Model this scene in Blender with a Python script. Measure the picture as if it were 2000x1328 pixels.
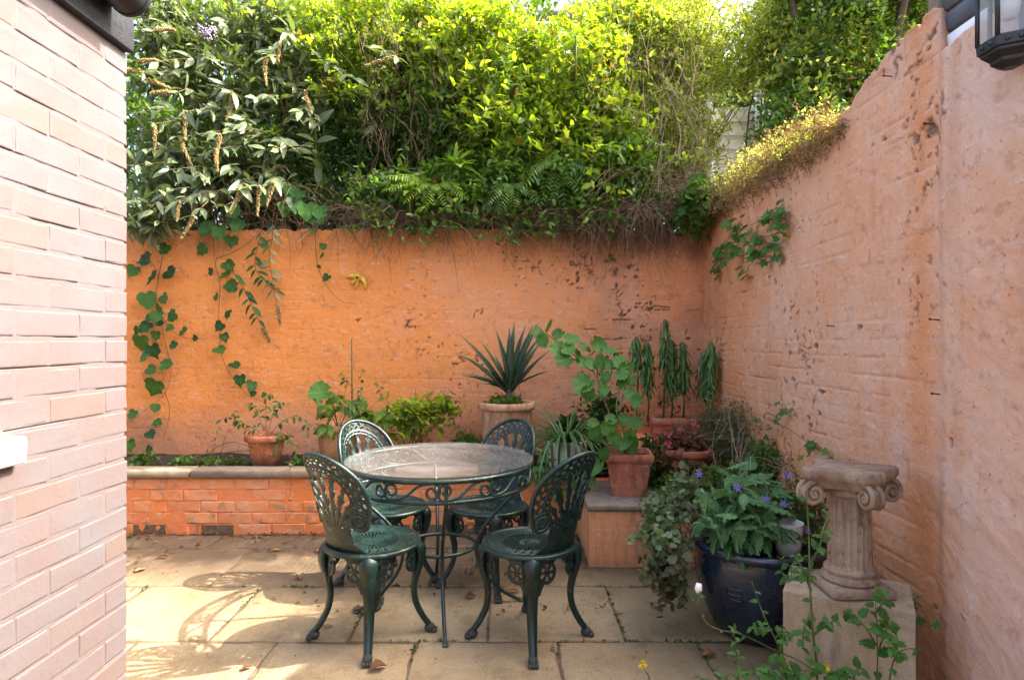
import bpy, math, random
import numpy as np
from mathutils import Vector, Matrix

for o in list(bpy.data.objects):
    bpy.data.objects.remove(o)
SC = bpy.context.scene
COL = SC.collection
R = math.radians
PI = math.pi

# ------------------------------------------------------------------ camera
F, H = 1222.0, 1.28                       # focal length in photo pixels, eye height
cd = bpy.data.cameras.new('camera')
cam = bpy.data.objects.new('camera', cd); COL.objects.link(cam)
cam.location = (0, 0, H); cam.rotation_euler = (R(90), 0, 0)
cd.sensor_width = 36; cd.lens = 36 * F / 2000; cd.clip_start = 0.05; cd.clip_end = 500
SC.camera = cam

# ------------------------------------------------------------------ light
SUN = Vector((1.0, 0.12, 1.0)).normalized()
world = bpy.data.worlds.new('World'); SC.world = world; world.use_nodes = True
wn = world.node_tree.nodes; wn.clear()
sky = wn.new('ShaderNodeTexSky'); sky.sky_type = 'NISHITA'; sky.sun_disc = False
sky.sun_elevation = math.asin(SUN.z); sky.sun_rotation = math.atan2(SUN.x, SUN.y)
sky.dust_density = 6.0; sky.ozone_density = 0.0; sky.air_density = 0.7
bg = wn.new('ShaderNodeBackground'); bg.inputs['Strength'].default_value = 0.15
wo = wn.new('ShaderNodeOutputWorld')
world.node_tree.links.new(sky.outputs[0], bg.inputs['Color'])
world.node_tree.links.new(bg.outputs[0], wo.inputs['Surface'])
sd = bpy.data.lights.new('sun', 'SUN'); sd.energy = 2.4; sd.angle = R(0.45); sd.color = (1.0, 0.945, 0.86)
so = bpy.data.objects.new('sun', sd); COL.objects.link(so)
so.rotation_euler = SUN.to_track_quat('Z', 'Y').to_euler(); so.location = (6, -1, 8)
SC.view_settings.view_transform = 'Standard'; SC.view_settings.look = 'None'
SC.view_settings.gamma = 1; SC.view_settings.use_curve_mapping = False
SC.view_settings.exposure = 2.9
SC.render.engine = 'CYCLES'
SC.cycles.use_denoising = True
SC.cycles.max_bounces = 8; SC.cycles.transparent_max_bounces = 16
SC.cycles.diffuse_bounces = 5; SC.cycles.caustics_reflective = False; SC.cycles.caustics_refractive = False

# ------------------------------------------------------------------ helpers
def W(px, py, d):
    """world point at distance d for a measured direction of the photograph"""
    return Vector(((px - 1000) / F * d, d, H - (py - 664) / F * d))

def nrm(a):
    return a / np.maximum(np.linalg.norm(a, axis=-1, keepdims=True), 1e-9)

def hash2(i, j, s):
    n = (i.astype(np.int64) * 374761393 + j.astype(np.int64) * 668265263 + s * 974634541) & 0xffffffff
    n = ((n ^ (n >> 13)) * 1274126177) & 0xffffffff
    return ((n ^ (n >> 16)) & 0xffff) / 65535.0

def vnoise(x, y, s=0):
    xi, yi = np.floor(x), np.floor(y)
    fx, fy = x - xi, y - yi
    fx = fx * fx * (3 - 2 * fx); fy = fy * fy * (3 - 2 * fy)
    xi = xi.astype(np.int64); yi = yi.astype(np.int64)
    a, b = hash2(xi, yi, s), hash2(xi + 1, yi, s)
    c, d = hash2(xi, yi + 1, s), hash2(xi + 1, yi + 1, s)
    return (a * (1 - fx) + b * fx) * (1 - fy) + (c * (1 - fx) + d * fx) * fy

def fbm(x, y, s=0, o=4):
    t = 0; a = 0.5; n = 0
    for k in range(o):
        t = t + a * vnoise(x * 2 ** k, y * 2 ** k, s + k * 17); n += a; a *= 0.5
    return t / n

def smooth(a, b, x):
    t = np.clip((x - a) / (b - a), 0, 1)
    return t * t * (3 - 2 * t)

class Geo:
    def __init__(s):
        s.v = []; s.f = []; s.n = 0; s.att = {}
    def add(s, v, faces, **att):
        v = np.asarray(v, float).reshape(-1, 3)
        for f in (faces if isinstance(faces, list) and len(faces) and isinstance(faces[0], np.ndarray) else [faces]):
            by = {}
            if isinstance(f, np.ndarray):
                by = {f.shape[1]: [f]} if len(f) else {}
            else:
                for q in f: by.setdefault(len(q), []).append(q)
                by = {k: [np.array(x)] for k, x in by.items()}
            for k, arrs in by.items():
                for q in arrs: s.f.append(q + s.n)
        s.v.append(v); s.n += len(v)
        for k, val in att.items():
            s.att.setdefault(k, []).append(np.broadcast_to(np.asarray(val, float), (len(v),)))
    def mesh(s, name, mat, smooth_=True):
        me = bpy.data.meshes.new(name)
        v = np.concatenate(s.v)
        me.vertices.add(len(v)); me.vertices.foreach_set('co', v.astype(np.float32).ravel())
        tot = np.concatenate([np.full(len(f), f.shape[1], np.int32) for f in s.f])
        idx = np.concatenate([f.ravel() for f in s.f]).astype(np.int32)
        me.loops.add(len(idx)); me.loops.foreach_set('vertex_index', idx)
        me.polygons.add(len(tot))
        st = np.zeros(len(tot), np.int32); st[1:] = np.cumsum(tot)[:-1]
        me.polygons.foreach_set('loop_start', st)
        me.polygons.foreach_set('use_smooth', np.full(len(tot), smooth_))
        for k, lst in s.att.items():
            a = me.attributes.new(k, 'FLOAT', 'POINT')
            a.data.foreach_set('value', np.concatenate(lst).astype(np.float32))
        me.update(calc_edges=True); me.validate()
        if mat: me.materials.append(mat)
        return me
    def build(s, name, mat, parent=None, smooth_=True, **props):
        return link(name, s.mesh(name, mat, smooth_), parent, **props)

def link(name, data, parent=None, loc=None, **props):
    o = bpy.data.objects.new(name, data); COL.objects.link(o)
    if parent is not None: o.parent = parent
    if loc is not None: o.location = loc
    for k, v in props.items():
        if v is not None: o[k] = v
    return o

def thing(name, label, cat, loc=(0, 0, 0), rz=0, group=None):
    o = link(name, None, None, loc, label=label, category=cat, group=group)
    o.rotation_euler = (0, 0, rz); o.empty_display_size = 0.1
    return o

def box(g, x0, x1, y0, y1, z0, z1, **att):
    v = [(x, y, z) for z in (z0, z1) for y in (y0, y1) for x in (x0, x1)]
    g.add(v, np.array([(0, 2, 3, 1), (4, 5, 7, 6), (0, 1, 5, 4), (2, 6, 7, 3), (0, 4, 6, 2), (1, 3, 7, 5)]), **att)

def rbox(g, x0, x1, y0, y1, z0, z1, b=0.004, **att):
    """box with chamfered edges"""
    c = [(x0 + x1) / 2, (y0 + y1) / 2, (z0 + z1) / 2]; h = [(x1 - x0) / 2, (y1 - y0) / 2, (z1 - z0) / 2]
    b = min(b, min(h) * 0.9)
    v = []; ix = {}
    for sx in (-1, 1):
        for sy in (-1, 1):
            for sz in (-1, 1):
                for ax in range(3):
                    p = [sx * h[0], sy * h[1], sz * h[2]]
                    for k in range(3):
                        if k != ax: p[k] -= (sx, sy, sz)[k] * b
                    ix[(sx, sy, sz, ax)] = len(v)
                    v.append([p[k] + c[k] for k in range(3)])
    f = []
    for ax in range(3):
        o1, o2 = [(1, 2), (2, 0), (0, 1)][ax]
        for s in (-1, 1):
            q = []
            for a, bb in ((-1, -1), (1, -1), (1, 1), (-1, 1)):
                t = [0, 0, 0]; t[ax] = s; t[o1] = a; t[o2] = bb
                q.append(ix[(*t, ax)])
            f.append(q if s > 0 else q[::-1])
    for ax in range(3):
        o1, o2 = [(1, 2), (2, 0), (0, 1)][ax]
        for s1 in (-1, 1):
            for s2 in (-1, 1):
                q = []
                for e, fa in ((-1, o1), (1, o1), (1, o2), (-1, o2)):
                    t = [0, 0, 0]; t[ax] = e; t[o1] = s1; t[o2] = s2
                    q.append(ix[(*t, fa)])
                f.append(q if s1 * s2 < 0 else q[::-1])
    for sx in (-1, 1):
        for sy in (-1, 1):
            for sz in (-1, 1):
                q = [ix[(sx, sy, sz, k)] for k in range(3)]
                f.append(q if sx * sy * sz > 0 else q[::-1])
    g.add(v, f, **att)

def spline(pts, n):
    """Catmull-Rom through pts, n samples"""
    P = np.array([tuple(p) for p in pts], float)
    if len(P) == 2:
        t = np.linspace(0, 1, n)[:, None]; return P[0] * (1 - t) + P[1] * t
    E = np.vstack([2 * P[0] - P[1], P, 2 * P[-1] - P[-2]])
    t = np.linspace(0, len(P) - 1 - 1e-6, n); i = t.astype(int); f = (t - i)[:, None]
    a, b, c, d = E[i], E[i + 1], E[i + 2], E[i + 3]
    return 0.5 * (2 * b + (c - a) * f + (2 * a - 5 * b + 4 * c - d) * f ** 2 + (3 * b - a - 3 * c + d) * f ** 3)

def tube(g, pts, rad, seg=6, closed=False, cap=True, **att):
    P = np.asarray([tuple(p) for p in pts], float); n = len(P)
    rad = np.broadcast_to(np.asarray(rad, float), (n,))
    T = np.roll(P, -1, 0) - np.roll(P, 1, 0) if closed else np.gradient(P, axis=0)
    T = nrm(T)
    up = np.array([0, 0, 1.0]) if abs(T[0][2]) < 0.9 else np.array([1.0, 0, 0])
    N = np.zeros_like(P); a = up - T[0] * np.dot(up, T[0]); a /= np.linalg.norm(a); N[0] = a
    for i in range(1, n):
        a = N[i - 1] - T[i] * np.dot(N[i - 1], T[i]); l = np.linalg.norm(a)
        N[i] = a / l if l > 1e-6 else N[i - 1]
    B = np.cross(T, N)
    ang = np.arange(seg) * 2 * PI / seg
    V = P[:, None] + rad[:, None, None] * (np.cos(ang)[None, :, None] * N[:, None] + np.sin(ang)[None, :, None] * B[:, None])
    m = n if closed else n - 1
    i = np.arange(m)[:, None]; j = np.arange(seg)[None]
    q = np.stack([i * seg + j, i * seg + (j + 1) % seg, ((i + 1) % n) * seg + (j + 1) % seg, ((i + 1) % n) * seg + j], -1).reshape(-1, 4)
    V = V.reshape(-1, 3)
    if not closed and cap:
        V = np.vstack([V, P[0], P[-1]]); j = np.arange(seg)
        c0 = np.stack([np.full(seg, n * seg), (j + 1) % seg, j], -1)
        c1 = np.stack([np.full(seg, n * seg + 1), (n - 1) * seg + j, (n - 1) * seg + (j + 1) % seg], -1)
        g.add(V, [q, np.vstack([c0, c1])], **att)
    else:
        g.add(V, q, **att)

def lathe(g, prof, seg=40, c=(0, 0, 0), wob=0, seed=1, flute=None, **att):
    P = np.array(prof, float); n = len(P); a = np.arange(seg) * 2 * PI / seg
    r = P[:, 0][:, None] * np.ones(seg)
    if wob: r = r * (1 + wob * (fbm(np.cos(a)[None] * 2 + 5 + P[:, 1][:, None] * 6, np.sin(a)[None] * 2 + 9, seed, 3) - 0.5))
    if flute: r = flute(r, a[None], P[:, 1][:, None])
    V = np.stack([c[0] + r * np.cos(a), c[1] + r * np.sin(a), c[2] + P[:, 1][:, None] * np.ones(seg)], -1).reshape(-1, 3)
    i = np.arange(n - 1)[:, None]; j = np.arange(seg)[None]
    q = np.stack([i * seg + j, i * seg + (j + 1) % seg, (i + 1) * seg + (j + 1) % seg, (i + 1) * seg + j], -1).reshape(-1, 4)
    g.add(V, q, **att)

def disc(g, r, z, c=(0, 0), seg=40, rough=0, seed=3, **att):
    """a bumpy filled disc (soil)"""
    v = [(c[0], c[1], z)]; f = []
    rr = random.Random(seed)
    rings = 5
    for k in range(1, rings + 1):
        for j in range(seg):
            a = j * 2 * PI / seg
            v.append((c[0] + r * k / rings * math.cos(a), c[1] + r * k / rings * math.sin(a), z + (rr.uniform(-rough, rough) if k < rings else 0)))
    for j in range(seg): f.append((0, 1 + j, 1 + (j + 1) % seg))
    for k in range(rings - 1):
        for j in range(seg):
            a, b = 1 + k * seg + j, 1 + k * seg + (j + 1) % seg
            f.append((a, a + seg, b + seg, b))
    g.add(v, f, **att)

# ------------------------------------------------------------------ materials
class NT:
    """tiny node-building helper"""
    def __init__(s, name):
        s.m = bpy.data.materials.new(name); s.m.use_nodes = True
        s.t = s.m.node_tree; s.t.nodes.clear()
        s.out = s.t.nodes.new('ShaderNodeOutputMaterial')
    def n(s, typ, ins=None, **kw):
        nd = s.t.nodes.new(typ)
        for k, v in kw.items(): setattr(nd, k, v)
        for k, v in (ins or {}).items(): s.set(nd.inputs[k], v)
        return nd
    def set(s, sock, v):
        if isinstance(v, bpy.types.NodeSocket): s.t.links.new(v, sock)
        elif isinstance(v, bpy.types.Node): s.t.links.new(v.outputs[0], sock)
        else:
            if isinstance(v, (tuple, list)) and len(v) == 3 and len(sock.default_value) == 4: v = (*v, 1)
            sock.default_value = v
    def coord(s, scale=(1, 1, 1), kind='Object'):
        tc = s.n('ShaderNodeTexCoord')
        return s.n('ShaderNodeMapping', {'Vector': tc.outputs[kind], 'Scale': scale}).outputs[0]
    def world(s, scale=(1, 1, 1)):
        ge = s.n('ShaderNodeNewGeometry')
        return s.n('ShaderNodeMapping', {'Vector': ge.outputs['Position'], 'Scale': scale}).outputs[0]
    def noise(s, vec, scale, detail=5, rough=0.6, dist=0):
        return s.n('ShaderNodeTexNoise', {'Vector': vec, 'Scale': scale, 'Detail': detail, 'Roughness': rough, 'Distortion': dist}).outputs['Fac']
    def ramp(s, fac, *stops):
        r = s.n('ShaderNodeValToRGB', {'Fac': fac}); cr = r.color_ramp
        while len(cr.elements) < len(stops): cr.elements.new(0.5)
        for e, (p, c) in zip(cr.elements, stops):
            e.position = p; e.color = (c, c, c, 1) if isinstance(c, (int, float)) else (*c, 1)
        return r.outputs['Color']
    def mix(s, fac, a, b, mode='MIX'):
        m = s.n('ShaderNodeMix', data_type='RGBA', blend_type=mode)
        s.set(m.inputs[0], fac); s.set(m.inputs[6], a); s.set(m.inputs[7], b)
        return m.outputs[2]
    def math(s, op, a, b=0.0, clamp=False):
        m = s.n('ShaderNodeMath', operation=op, use_clamp=clamp); s.set(m.inputs[0], a); s.set(m.inputs[1], b)
        return m.outputs[0]
    def attr(s, name):
        return s.n('ShaderNodeAttribute', attribute_name=name).outputs['Fac']
    def rnd(s):
        return s.n('ShaderNodeObjectInfo').outputs['Random']
    def bump(s, h, strength=0.5, dist=0.005):
        return s.n('ShaderNodeBump', {'Height': h, 'Strength': strength, 'Distance': dist}).outputs[0]
    def pbr(s, color, rough=0.7, normal=None, metal=0.0, spec=0.5, coat=0.0, **kw):
        p = s.n('ShaderNodeBsdfPrincipled', {'Base Color': color, 'Roughness': rough, 'Metallic': metal, 'Specular IOR Level': spec, 'Coat Weight': coat})
        if normal is not None: s.set(p.inputs['Normal'], normal)
        for k, v in kw.items(): s.set(p.inputs[k], v)
        s.t.links.new(p.outputs[0], s.out.inputs['Surface'])
        return s.m

def leaf_mat(name, dark, light, trans, spec=0.35, rough=0.45, tw=0.45, brown=0.0, obj=False, vein=0.0):
    t = NT(name)
    tint = t.rnd() if obj else t.attr('tint')
    nz = t.noise(t.world(), 9, 3)
    f = t.math('ADD', t.math('MULTIPLY', tint, 0.95), t.math('MULTIPLY', t.math('SUBTRACT', nz, 0.35), 0.5))
    c = t.ramp(f, (0.12, tuple(x * 0.75 for x in dark)), (0.5, tuple((x + y) / 2 for x, y in zip(dark, light))), (0.9, light))
    if obj:
        sx = t.n('ShaderNodeSeparateXYZ', {0: t.n('ShaderNodeTexCoord').outputs['Object']})
        ay = t.math('ABSOLUTE', sx.outputs['Y'])
        mid = t.math('LESS_THAN', ay, 0.012)
        rib = t.math('SINE', t.math('MULTIPLY', t.math('SUBTRACT', sx.outputs['X'], t.math('MULTIPLY', ay, 0.8)), 46.0))
        c = t.mix(t.math('MULTIPLY', t.ramp(rib, (0.80, 0.0), (1.0, 1.0)), 0.22), c, light)
        c = t.mix(t.math('MULTIPLY', mid, 0.5), c, tuple(min(1, x * 1.5 + 0.03) for x in light))
        c = t.mix(t.math('MULTIPLY', t.ramp(t.noise(t.coord(), 5, 4), (0.45, 0.0), (0.7, 1.0)), 0.35), c, dark)
    if brown:
        tt = t.math('FRACT', t.math('MULTIPLY', tint, 13.7))
        c = t.mix(t.ramp(tt, (1 - brown - 0.02, 0.0), (1 - brown, 1.0)), c, (0.20, 0.13, 0.035))
    p = t.n('ShaderNodeBsdfPrincipled', {'Base Color': c, 'Roughness': rough, 'Specular IOR Level': spec})
    tr = t.n('ShaderNodeBsdfTranslucent', {'Color': t.mix(1.0, c, trans, 'MULTIPLY')})
    mx = t.n('ShaderNodeMixShader', {0: tw, 1: p, 2: tr})
    t.t.links.new(mx.outputs[0], t.out.inputs['Surface'])
    return t.m

def plain(name, c, rough=0.7, var=0.3, scale=20, metal=0.0, spec=0.4, bump=0.3, c2=None, bdist=0.003):
    t = NT(name); co = t.coord()
    n = t.noise(co, scale, 6)
    c2 = c2 or tuple(x * (1 - var) for x in c)
    col = t.ramp(n, (0.3, c2), (0.7, c))
    return t.pbr(col, rough, t.bump(t.noise(co, scale * 3, 4), bump, bdist), metal, spec)

def wall_mat(name, deep, mid, chalk, chipc, dirt):
    """old limewash: deep and chalky coats in patches, dirt from 'stain', bare masonry from 'chip', 'warm' = share of the deep coat"""
    t = NT(name); w = t.world()
    n = t.math('ADD', t.math('MULTIPLY', t.noise(w, 1.9, 8, 0.68), 0.75), t.math('MULTIPLY', t.noise(t.world((1, 1, 0.35)), 9, 6, 0.7), 0.30))
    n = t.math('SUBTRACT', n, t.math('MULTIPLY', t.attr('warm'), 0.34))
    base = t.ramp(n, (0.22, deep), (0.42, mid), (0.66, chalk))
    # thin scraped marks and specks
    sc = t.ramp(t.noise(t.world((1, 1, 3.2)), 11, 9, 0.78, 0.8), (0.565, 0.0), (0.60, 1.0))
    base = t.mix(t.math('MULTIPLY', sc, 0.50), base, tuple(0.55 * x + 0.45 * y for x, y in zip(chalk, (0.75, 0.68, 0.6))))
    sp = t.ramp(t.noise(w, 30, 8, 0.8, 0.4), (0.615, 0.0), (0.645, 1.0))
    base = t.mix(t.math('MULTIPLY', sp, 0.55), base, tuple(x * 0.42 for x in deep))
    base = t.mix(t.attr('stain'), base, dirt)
    cc = t.mix(t.ramp(t.noise(w, 40, 6, 0.75), (0.40, 0.0), (0.70, 1.0)), chipc, tuple(x * 0.30 for x in chipc))
    base = t.mix(t.attr('chip'), base, cc)
    h = t.math('ADD', t.math('MULTIPLY', t.noise(w, 38, 8, 0.72), 0.8), t.math('MULTIPLY', t.noise(w, 170, 4, 0.7), 0.45))
    h = t.math('SUBTRACT', h, t.math('MULTIPLY', sp, 0.25))
    return t.pbr(base, 0.88, t.bump(h, 1.0, 0.011), 0, 0.15)

def brick_paint(name, c1, c2, c3, dirt=None, rough=0.6, per=0.5, worn=None):
    t = NT(name); w = t.world()
    n1 = t.noise(w, 3.2, 5, 0.6)
    base = t.mix(t.ramp(n1, (0.4, 0.0), (0.62, 1.0)), c1, c2)
    base = t.mix(t.math('MULTIPLY', t.ramp(t.rnd(), (0.72, 0.0), (1.0, 1.0)), per), base, c3)
    if dirt:
        base = t.mix(t.math('MULTIPLY', t.ramp(t.noise(w, 26, 5, 0.75), (0.58, 0.0), (0.72, 1.0)), 0.5), base, dirt)
    if worn:
        base = t.mix(t.ramp(t.noise(w, 8.5, 8, 0.75), (0.55, 0.0), (0.62, 1.0)), base, worn)
        base = t.mix(t.math('MULTIPLY', t.ramp(t.noise(t.world((1, 1, 1.7)), 14, 8, 0.8), (0.56, 0.0), (0.60, 1.0)), 0.6), base, (0.62, 0.46, 0.34))
    h = t.math('ADD', t.noise(w, 40, 5, 0.6), t.math('MULTIPLY', t.noise(w, 150, 3), 0.4))
    return t.pbr(base, rough, t.bump(h, 0.4, 0.004), 0, 0.35)

M = {}
M['back_wall'] = wall_mat('orange_limewash', (0.79, 0.285, 0.075), (0.76, 0.31, 0.13), (0.74, 0.385, 0.225), (0.30, 0.175, 0.11), (0.30, 0.13, 0.065))
M['right_wall'] = wall_mat('salmon_limewash', (0.76, 0.33, 0.145), (0.80, 0.43, 0.25), (0.80, 0.575, 0.455), (0.38, 0.24, 0.165), (0.46, 0.22, 0.11))
M['pink'] = brick_paint('pink_masonry_paint', (0.103, 0.077, 0.074), (0.097, 0.086, 0.089), (0.112, 0.072, 0.053), (0.075, 0.052, 0.044))
M['pink_mortar'] = brick_paint('pink_painted_mortar', (0.106, 0.081, 0.077), (0.100, 0.087, 0.088), (0.112, 0.076, 0.060), (0.09, 0.06, 0.048))
M['orange_brick'] = brick_paint('orange_painted_brick', (0.74, 0.25, 0.08), (0.66, 0.29, 0.14), (0.60, 0.20, 0.08), (0.38, 0.15, 0.07), 0.75, 0.6, worn=(0.40, 0.20, 0.10))
M['orange_mortar'] = brick_paint('orange_painted_mortar', (0.74, 0.22, 0.065), (0.68, 0.23, 0.09), (0.6, 0.19, 0.08), (0.3, 0.12, 0.06), 0.85)
M['dark_brick'] = plain('weathered_base_brick', (0.20, 0.13, 0.07), 0.9, 0.6, 30, bump=0.6)
M['coping'] = plain('weathered_coping_stone', (0.25, 0.19, 0.13), 0.9, 0.45, 14, bump=0.5)
M['soil'] = plain('dark_garden_soil', (0.055, 0.036, 0.022), 1.0, 0.6, 40, bump=1.0, bdist=0.02)
M['dirt'] = plain('dirt_joint', (0.19, 0.135, 0.08), 1.0, 0.5, 30, bump=0.8)

def flag_mat():
    t = NT('sandstone_flag'); w = t.world()
    base = t.mix(t.ramp(t.noise(w, 2.1, 6, 0.62), (0.36, 0.0), (0.64, 1.0)), (0.375, 0.275, 0.152), (0.27, 0.19, 0.098))
    base = t.mix(t.math('MULTIPLY', t.rnd(), 0.7), base, (0.30, 0.235, 0.145))
    base = t.mix(t.math('MULTIPLY', t.ramp(t.noise(w, 1.1, 7, 0.7, 0.5), (0.46, 0.0), (0.62, 1.0)), 0.55), base, (0.21, 0.145, 0.072))
    base = t.mix(t.math('MULTIPLY', t.ramp(t.noise(w, 6.5, 8, 0.75), (0.50, 0.0), (0.62, 1.0)), 0.65), base, (0.18, 0.125, 0.062))
    base = t.mix(t.math('MULTIPLY', t.ramp(t.noise(w, 70, 4, 0.7), (0.60, 0.0), (0.70, 1.0)), 0.6), base, (0.12, 0.085, 0.05))
    base = t.mix(t.math('MULTIPLY', t.ramp(t.noise(w, 150, 3, 0.7), (0.56, 0.0), (0.66, 1.0)), 0.45), base, (0.55, 0.43, 0.27))
    # swept dirt gathers towards the planted bed
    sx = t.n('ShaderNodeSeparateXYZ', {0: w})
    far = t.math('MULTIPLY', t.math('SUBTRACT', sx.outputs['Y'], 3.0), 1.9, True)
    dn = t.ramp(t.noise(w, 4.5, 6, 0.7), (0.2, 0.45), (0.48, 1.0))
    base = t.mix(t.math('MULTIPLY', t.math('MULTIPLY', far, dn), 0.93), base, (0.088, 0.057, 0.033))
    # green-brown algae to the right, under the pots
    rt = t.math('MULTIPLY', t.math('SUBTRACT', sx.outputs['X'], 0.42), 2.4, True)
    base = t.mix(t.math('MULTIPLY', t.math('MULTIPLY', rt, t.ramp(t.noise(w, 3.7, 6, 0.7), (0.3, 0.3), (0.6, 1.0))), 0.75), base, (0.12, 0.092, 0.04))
    rid = t.n('ShaderNodeTexWave', {'Vector': t.world((1, 0.3, 1)), 'Scale': 9.0, 'Distortion': 5.0, 'Detail': 3.0}).outputs['Fac']
    h = t.math('ADD', t.math('ADD', t.noise(w, 22, 6, 0.65), t.math('MULTIPLY', t.noise(w, 120, 4), 0.5)), t.math('MULTIPLY', rid, 0.12))
    return t.pbr(base, 0.8, t.bump(h, 0.8, 0.008), 0, 0.25)
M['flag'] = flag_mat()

def green_paint():
    t = NT('worn_green_gloss_paint'); co = t.coord()
    base = t.mix(t.noise(co, 14, 4), (0.0012, 0.008, 0.007), (0.003, 0.021, 0.016))
    wear = t.ramp(t.noise(co, 38, 8, 0.75), (0.56, 0.0), (0.66, 1.0))
    base = t.mix(t.math('MULTIPLY', wear, 0.6), base, (0.03, 0.125, 0.09))
    ch = t.ramp(t.noise(co, 60, 8, 0.82), (0.63, 0.0), (0.66, 1.0))
    base = t.mix(t.math('MULTIPLY', ch, 0.7), base, (0.45, 0.46, 0.42))
    ge = t.n('ShaderNodeNewGeometry')
    pt = t.ramp(ge.outputs['Pointiness'], (0.56, 0.0), (0.66, 1.0))
    base = t.mix(t.math('MULTIPLY', t.math('MULTIPLY', pt, t.noise(co, 25, 5)), 0.55), base, (0.13, 0.30, 0.22))
    rg = t.ramp(t.noise(co, 30, 5), (0.3, 0.24), (0.75, 0.55))
    return t.pbr(base, rg, t.bump(t.noise(co, 90, 6, 0.7), 0.4, 0.004), 0, 0.5, 0.0)
M['green'] = green_paint()
M['foot'] = plain('rusty_paw', (0.07, 0.055, 0.045), 0.8, 0.6, 60, bump=0.7, c2=(0.012, 0.03, 0.025))

def glass_mat():
    t = NT('dusty_table_glass')
    tr = t.n('ShaderNodeBsdfTransparent', {'Color': (0.975, 0.99, 0.985)})
    gl = t.n('ShaderNodeBsdfGlossy', {'Roughness': 0.05, 'Color': (0.9, 0.95, 1)})
    ge = t.n('ShaderNodeNewGeometry')
    fr = t.math('MULTIPLY', t.n('ShaderNodeFresnel', {'IOR': 1.33}).outputs[0], t.math('SUBTRACT', 1.0, ge.outputs['Backfacing']))
    m1 = t.n('ShaderNodeMixShader', {0: fr, 1: tr, 2: gl})
    df = t.n('ShaderNodeBsdfDiffuse', {'Color': (0.72, 0.70, 0.66)})
    n = t.noise(t.coord(), 5, 6, 0.7)
    sz = t.n('ShaderNodeSeparateXYZ', {0: t.n('ShaderNodeTexCoord').outputs['Object']})
    up = t.math('GREATER_THAN', sz.outputs['Z'], 0.7165)
    m2 = t.n('ShaderNodeMixShader', {0: t.math('MULTIPLY', up, t.ramp(n, (0.3, 0.035), (0.75, 0.11))), 1: m1, 2: df})
    t.t.links.new(m2.outputs[0], t.out.inputs['Surface'])
    return t.m
M['glass'] = glass_mat()

def pane_mat():
    t = NT('clear_pane')
    tr = t.n('ShaderNodeBsdfTransparent', {'Color': (0.9, 0.93, 0.93)})
    gl = t.n('ShaderNodeBsdfGlossy', {'Roughness': 0.05})
    ge = t.n('ShaderNodeNewGeometry')
    fr = t.math('MULTIPLY', t.n('ShaderNodeFresnel', {'IOR': 1.5}).outputs[0], t.math('SUBTRACT', 1.0, ge.outputs['Backfacing']))
    m1 = t.n('ShaderNodeMixShader', {0: fr, 1: tr, 2: gl})
    df = t.n('ShaderNodeBsdfDiffuse', {'Color': (0.6, 0.62, 0.6)})
    m2 = t.n('ShaderNodeMixShader', {0: 0.3, 1: m1, 2: df})
    t.t.links.new(m2.outputs[0], t.out.inputs['Surface'])
    return t.m
M['pane'] = pane_mat()

def terracotta(name, c, pale):
    t = NT(name); co = t.coord()
    b = t.mix(t.ramp(t.noise(co, 5, 6, 0.65), (0.4, 0.0), (0.7, 1.0)), c, pale)
    b = t.mix(t.math('MULTIPLY', t.ramp(t.noise(t.coord((1, 1, 0.25)), 14, 7, 0.75), (0.45, 0.0), (0.62, 1.0)), 0.7), b, tuple(x * 0.42 for x in c))
    b = t.mix(t.math('MULTIPLY', t.ramp(t.noise(co, 22, 8, 0.78), (0.56, 0.0), (0.64, 1.0)), 0.45), b, (0.55, 0.46, 0.36))
    return t.pbr(b, 0.85, t.bump(t.noise(co, 70, 5), 0.35, 0.003), 0, 0.25)
M['terra'] = terracotta('terracotta', (0.42, 0.135, 0.055), (0.48, 0.22, 0.12))
M['terra_pale'] = terracotta('limescaled_terracotta', (0.50, 0.23, 0.10), (0.58, 0.42, 0.26))
M['terra_red'] = terracotta('red_terracotta', (0.40, 0.13, 0.065), (0.44, 0.19, 0.11))
M['black'] = plain('black_gloss', (0.014, 0.015, 0.017), 0.45, 0.4, 40, spec=0.5, bump=0.25)
M['black_wood'] = plain('flaking_black_board', (0.035, 0.037, 0.045), 0.7, 0.6, 45, bump=0.7)
M['white'] = plain('white_paint', (0.80, 0.80, 0.78), 0.5, 0.06, 20, bump=0.1)
M['iron'] = plain('rusty_iron', (0.06, 0.035, 0.025), 0.9, 0.5, 80)

def blue_glaze():
    t = NT('blue_glaze'); co = t.coord()
    b = t.mix(t.ramp(t.noise(co, 6, 6, 0.65), (0.35, 0.0), (0.7, 1.0)), (0.006, 0.012, 0.026), (0.013, 0.027, 0.055))
    b = t.mix(t.math('MULTIPLY', t.ramp(t.noise(co, 28, 7, 0.75), (0.6, 0.0), (0.68, 1.0)), 0.6), b, (0.10, 0.055, 0.04))
    return t.pbr(b, t.ramp(t.noise(co, 12, 5), (0.3, 0.12), (0.7, 0.4)), t.bump(t.noise(co, 16, 4), 0.12, 0.004), 0, 0.6, 0.4)
M['blue'] = blue_glaze()

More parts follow.
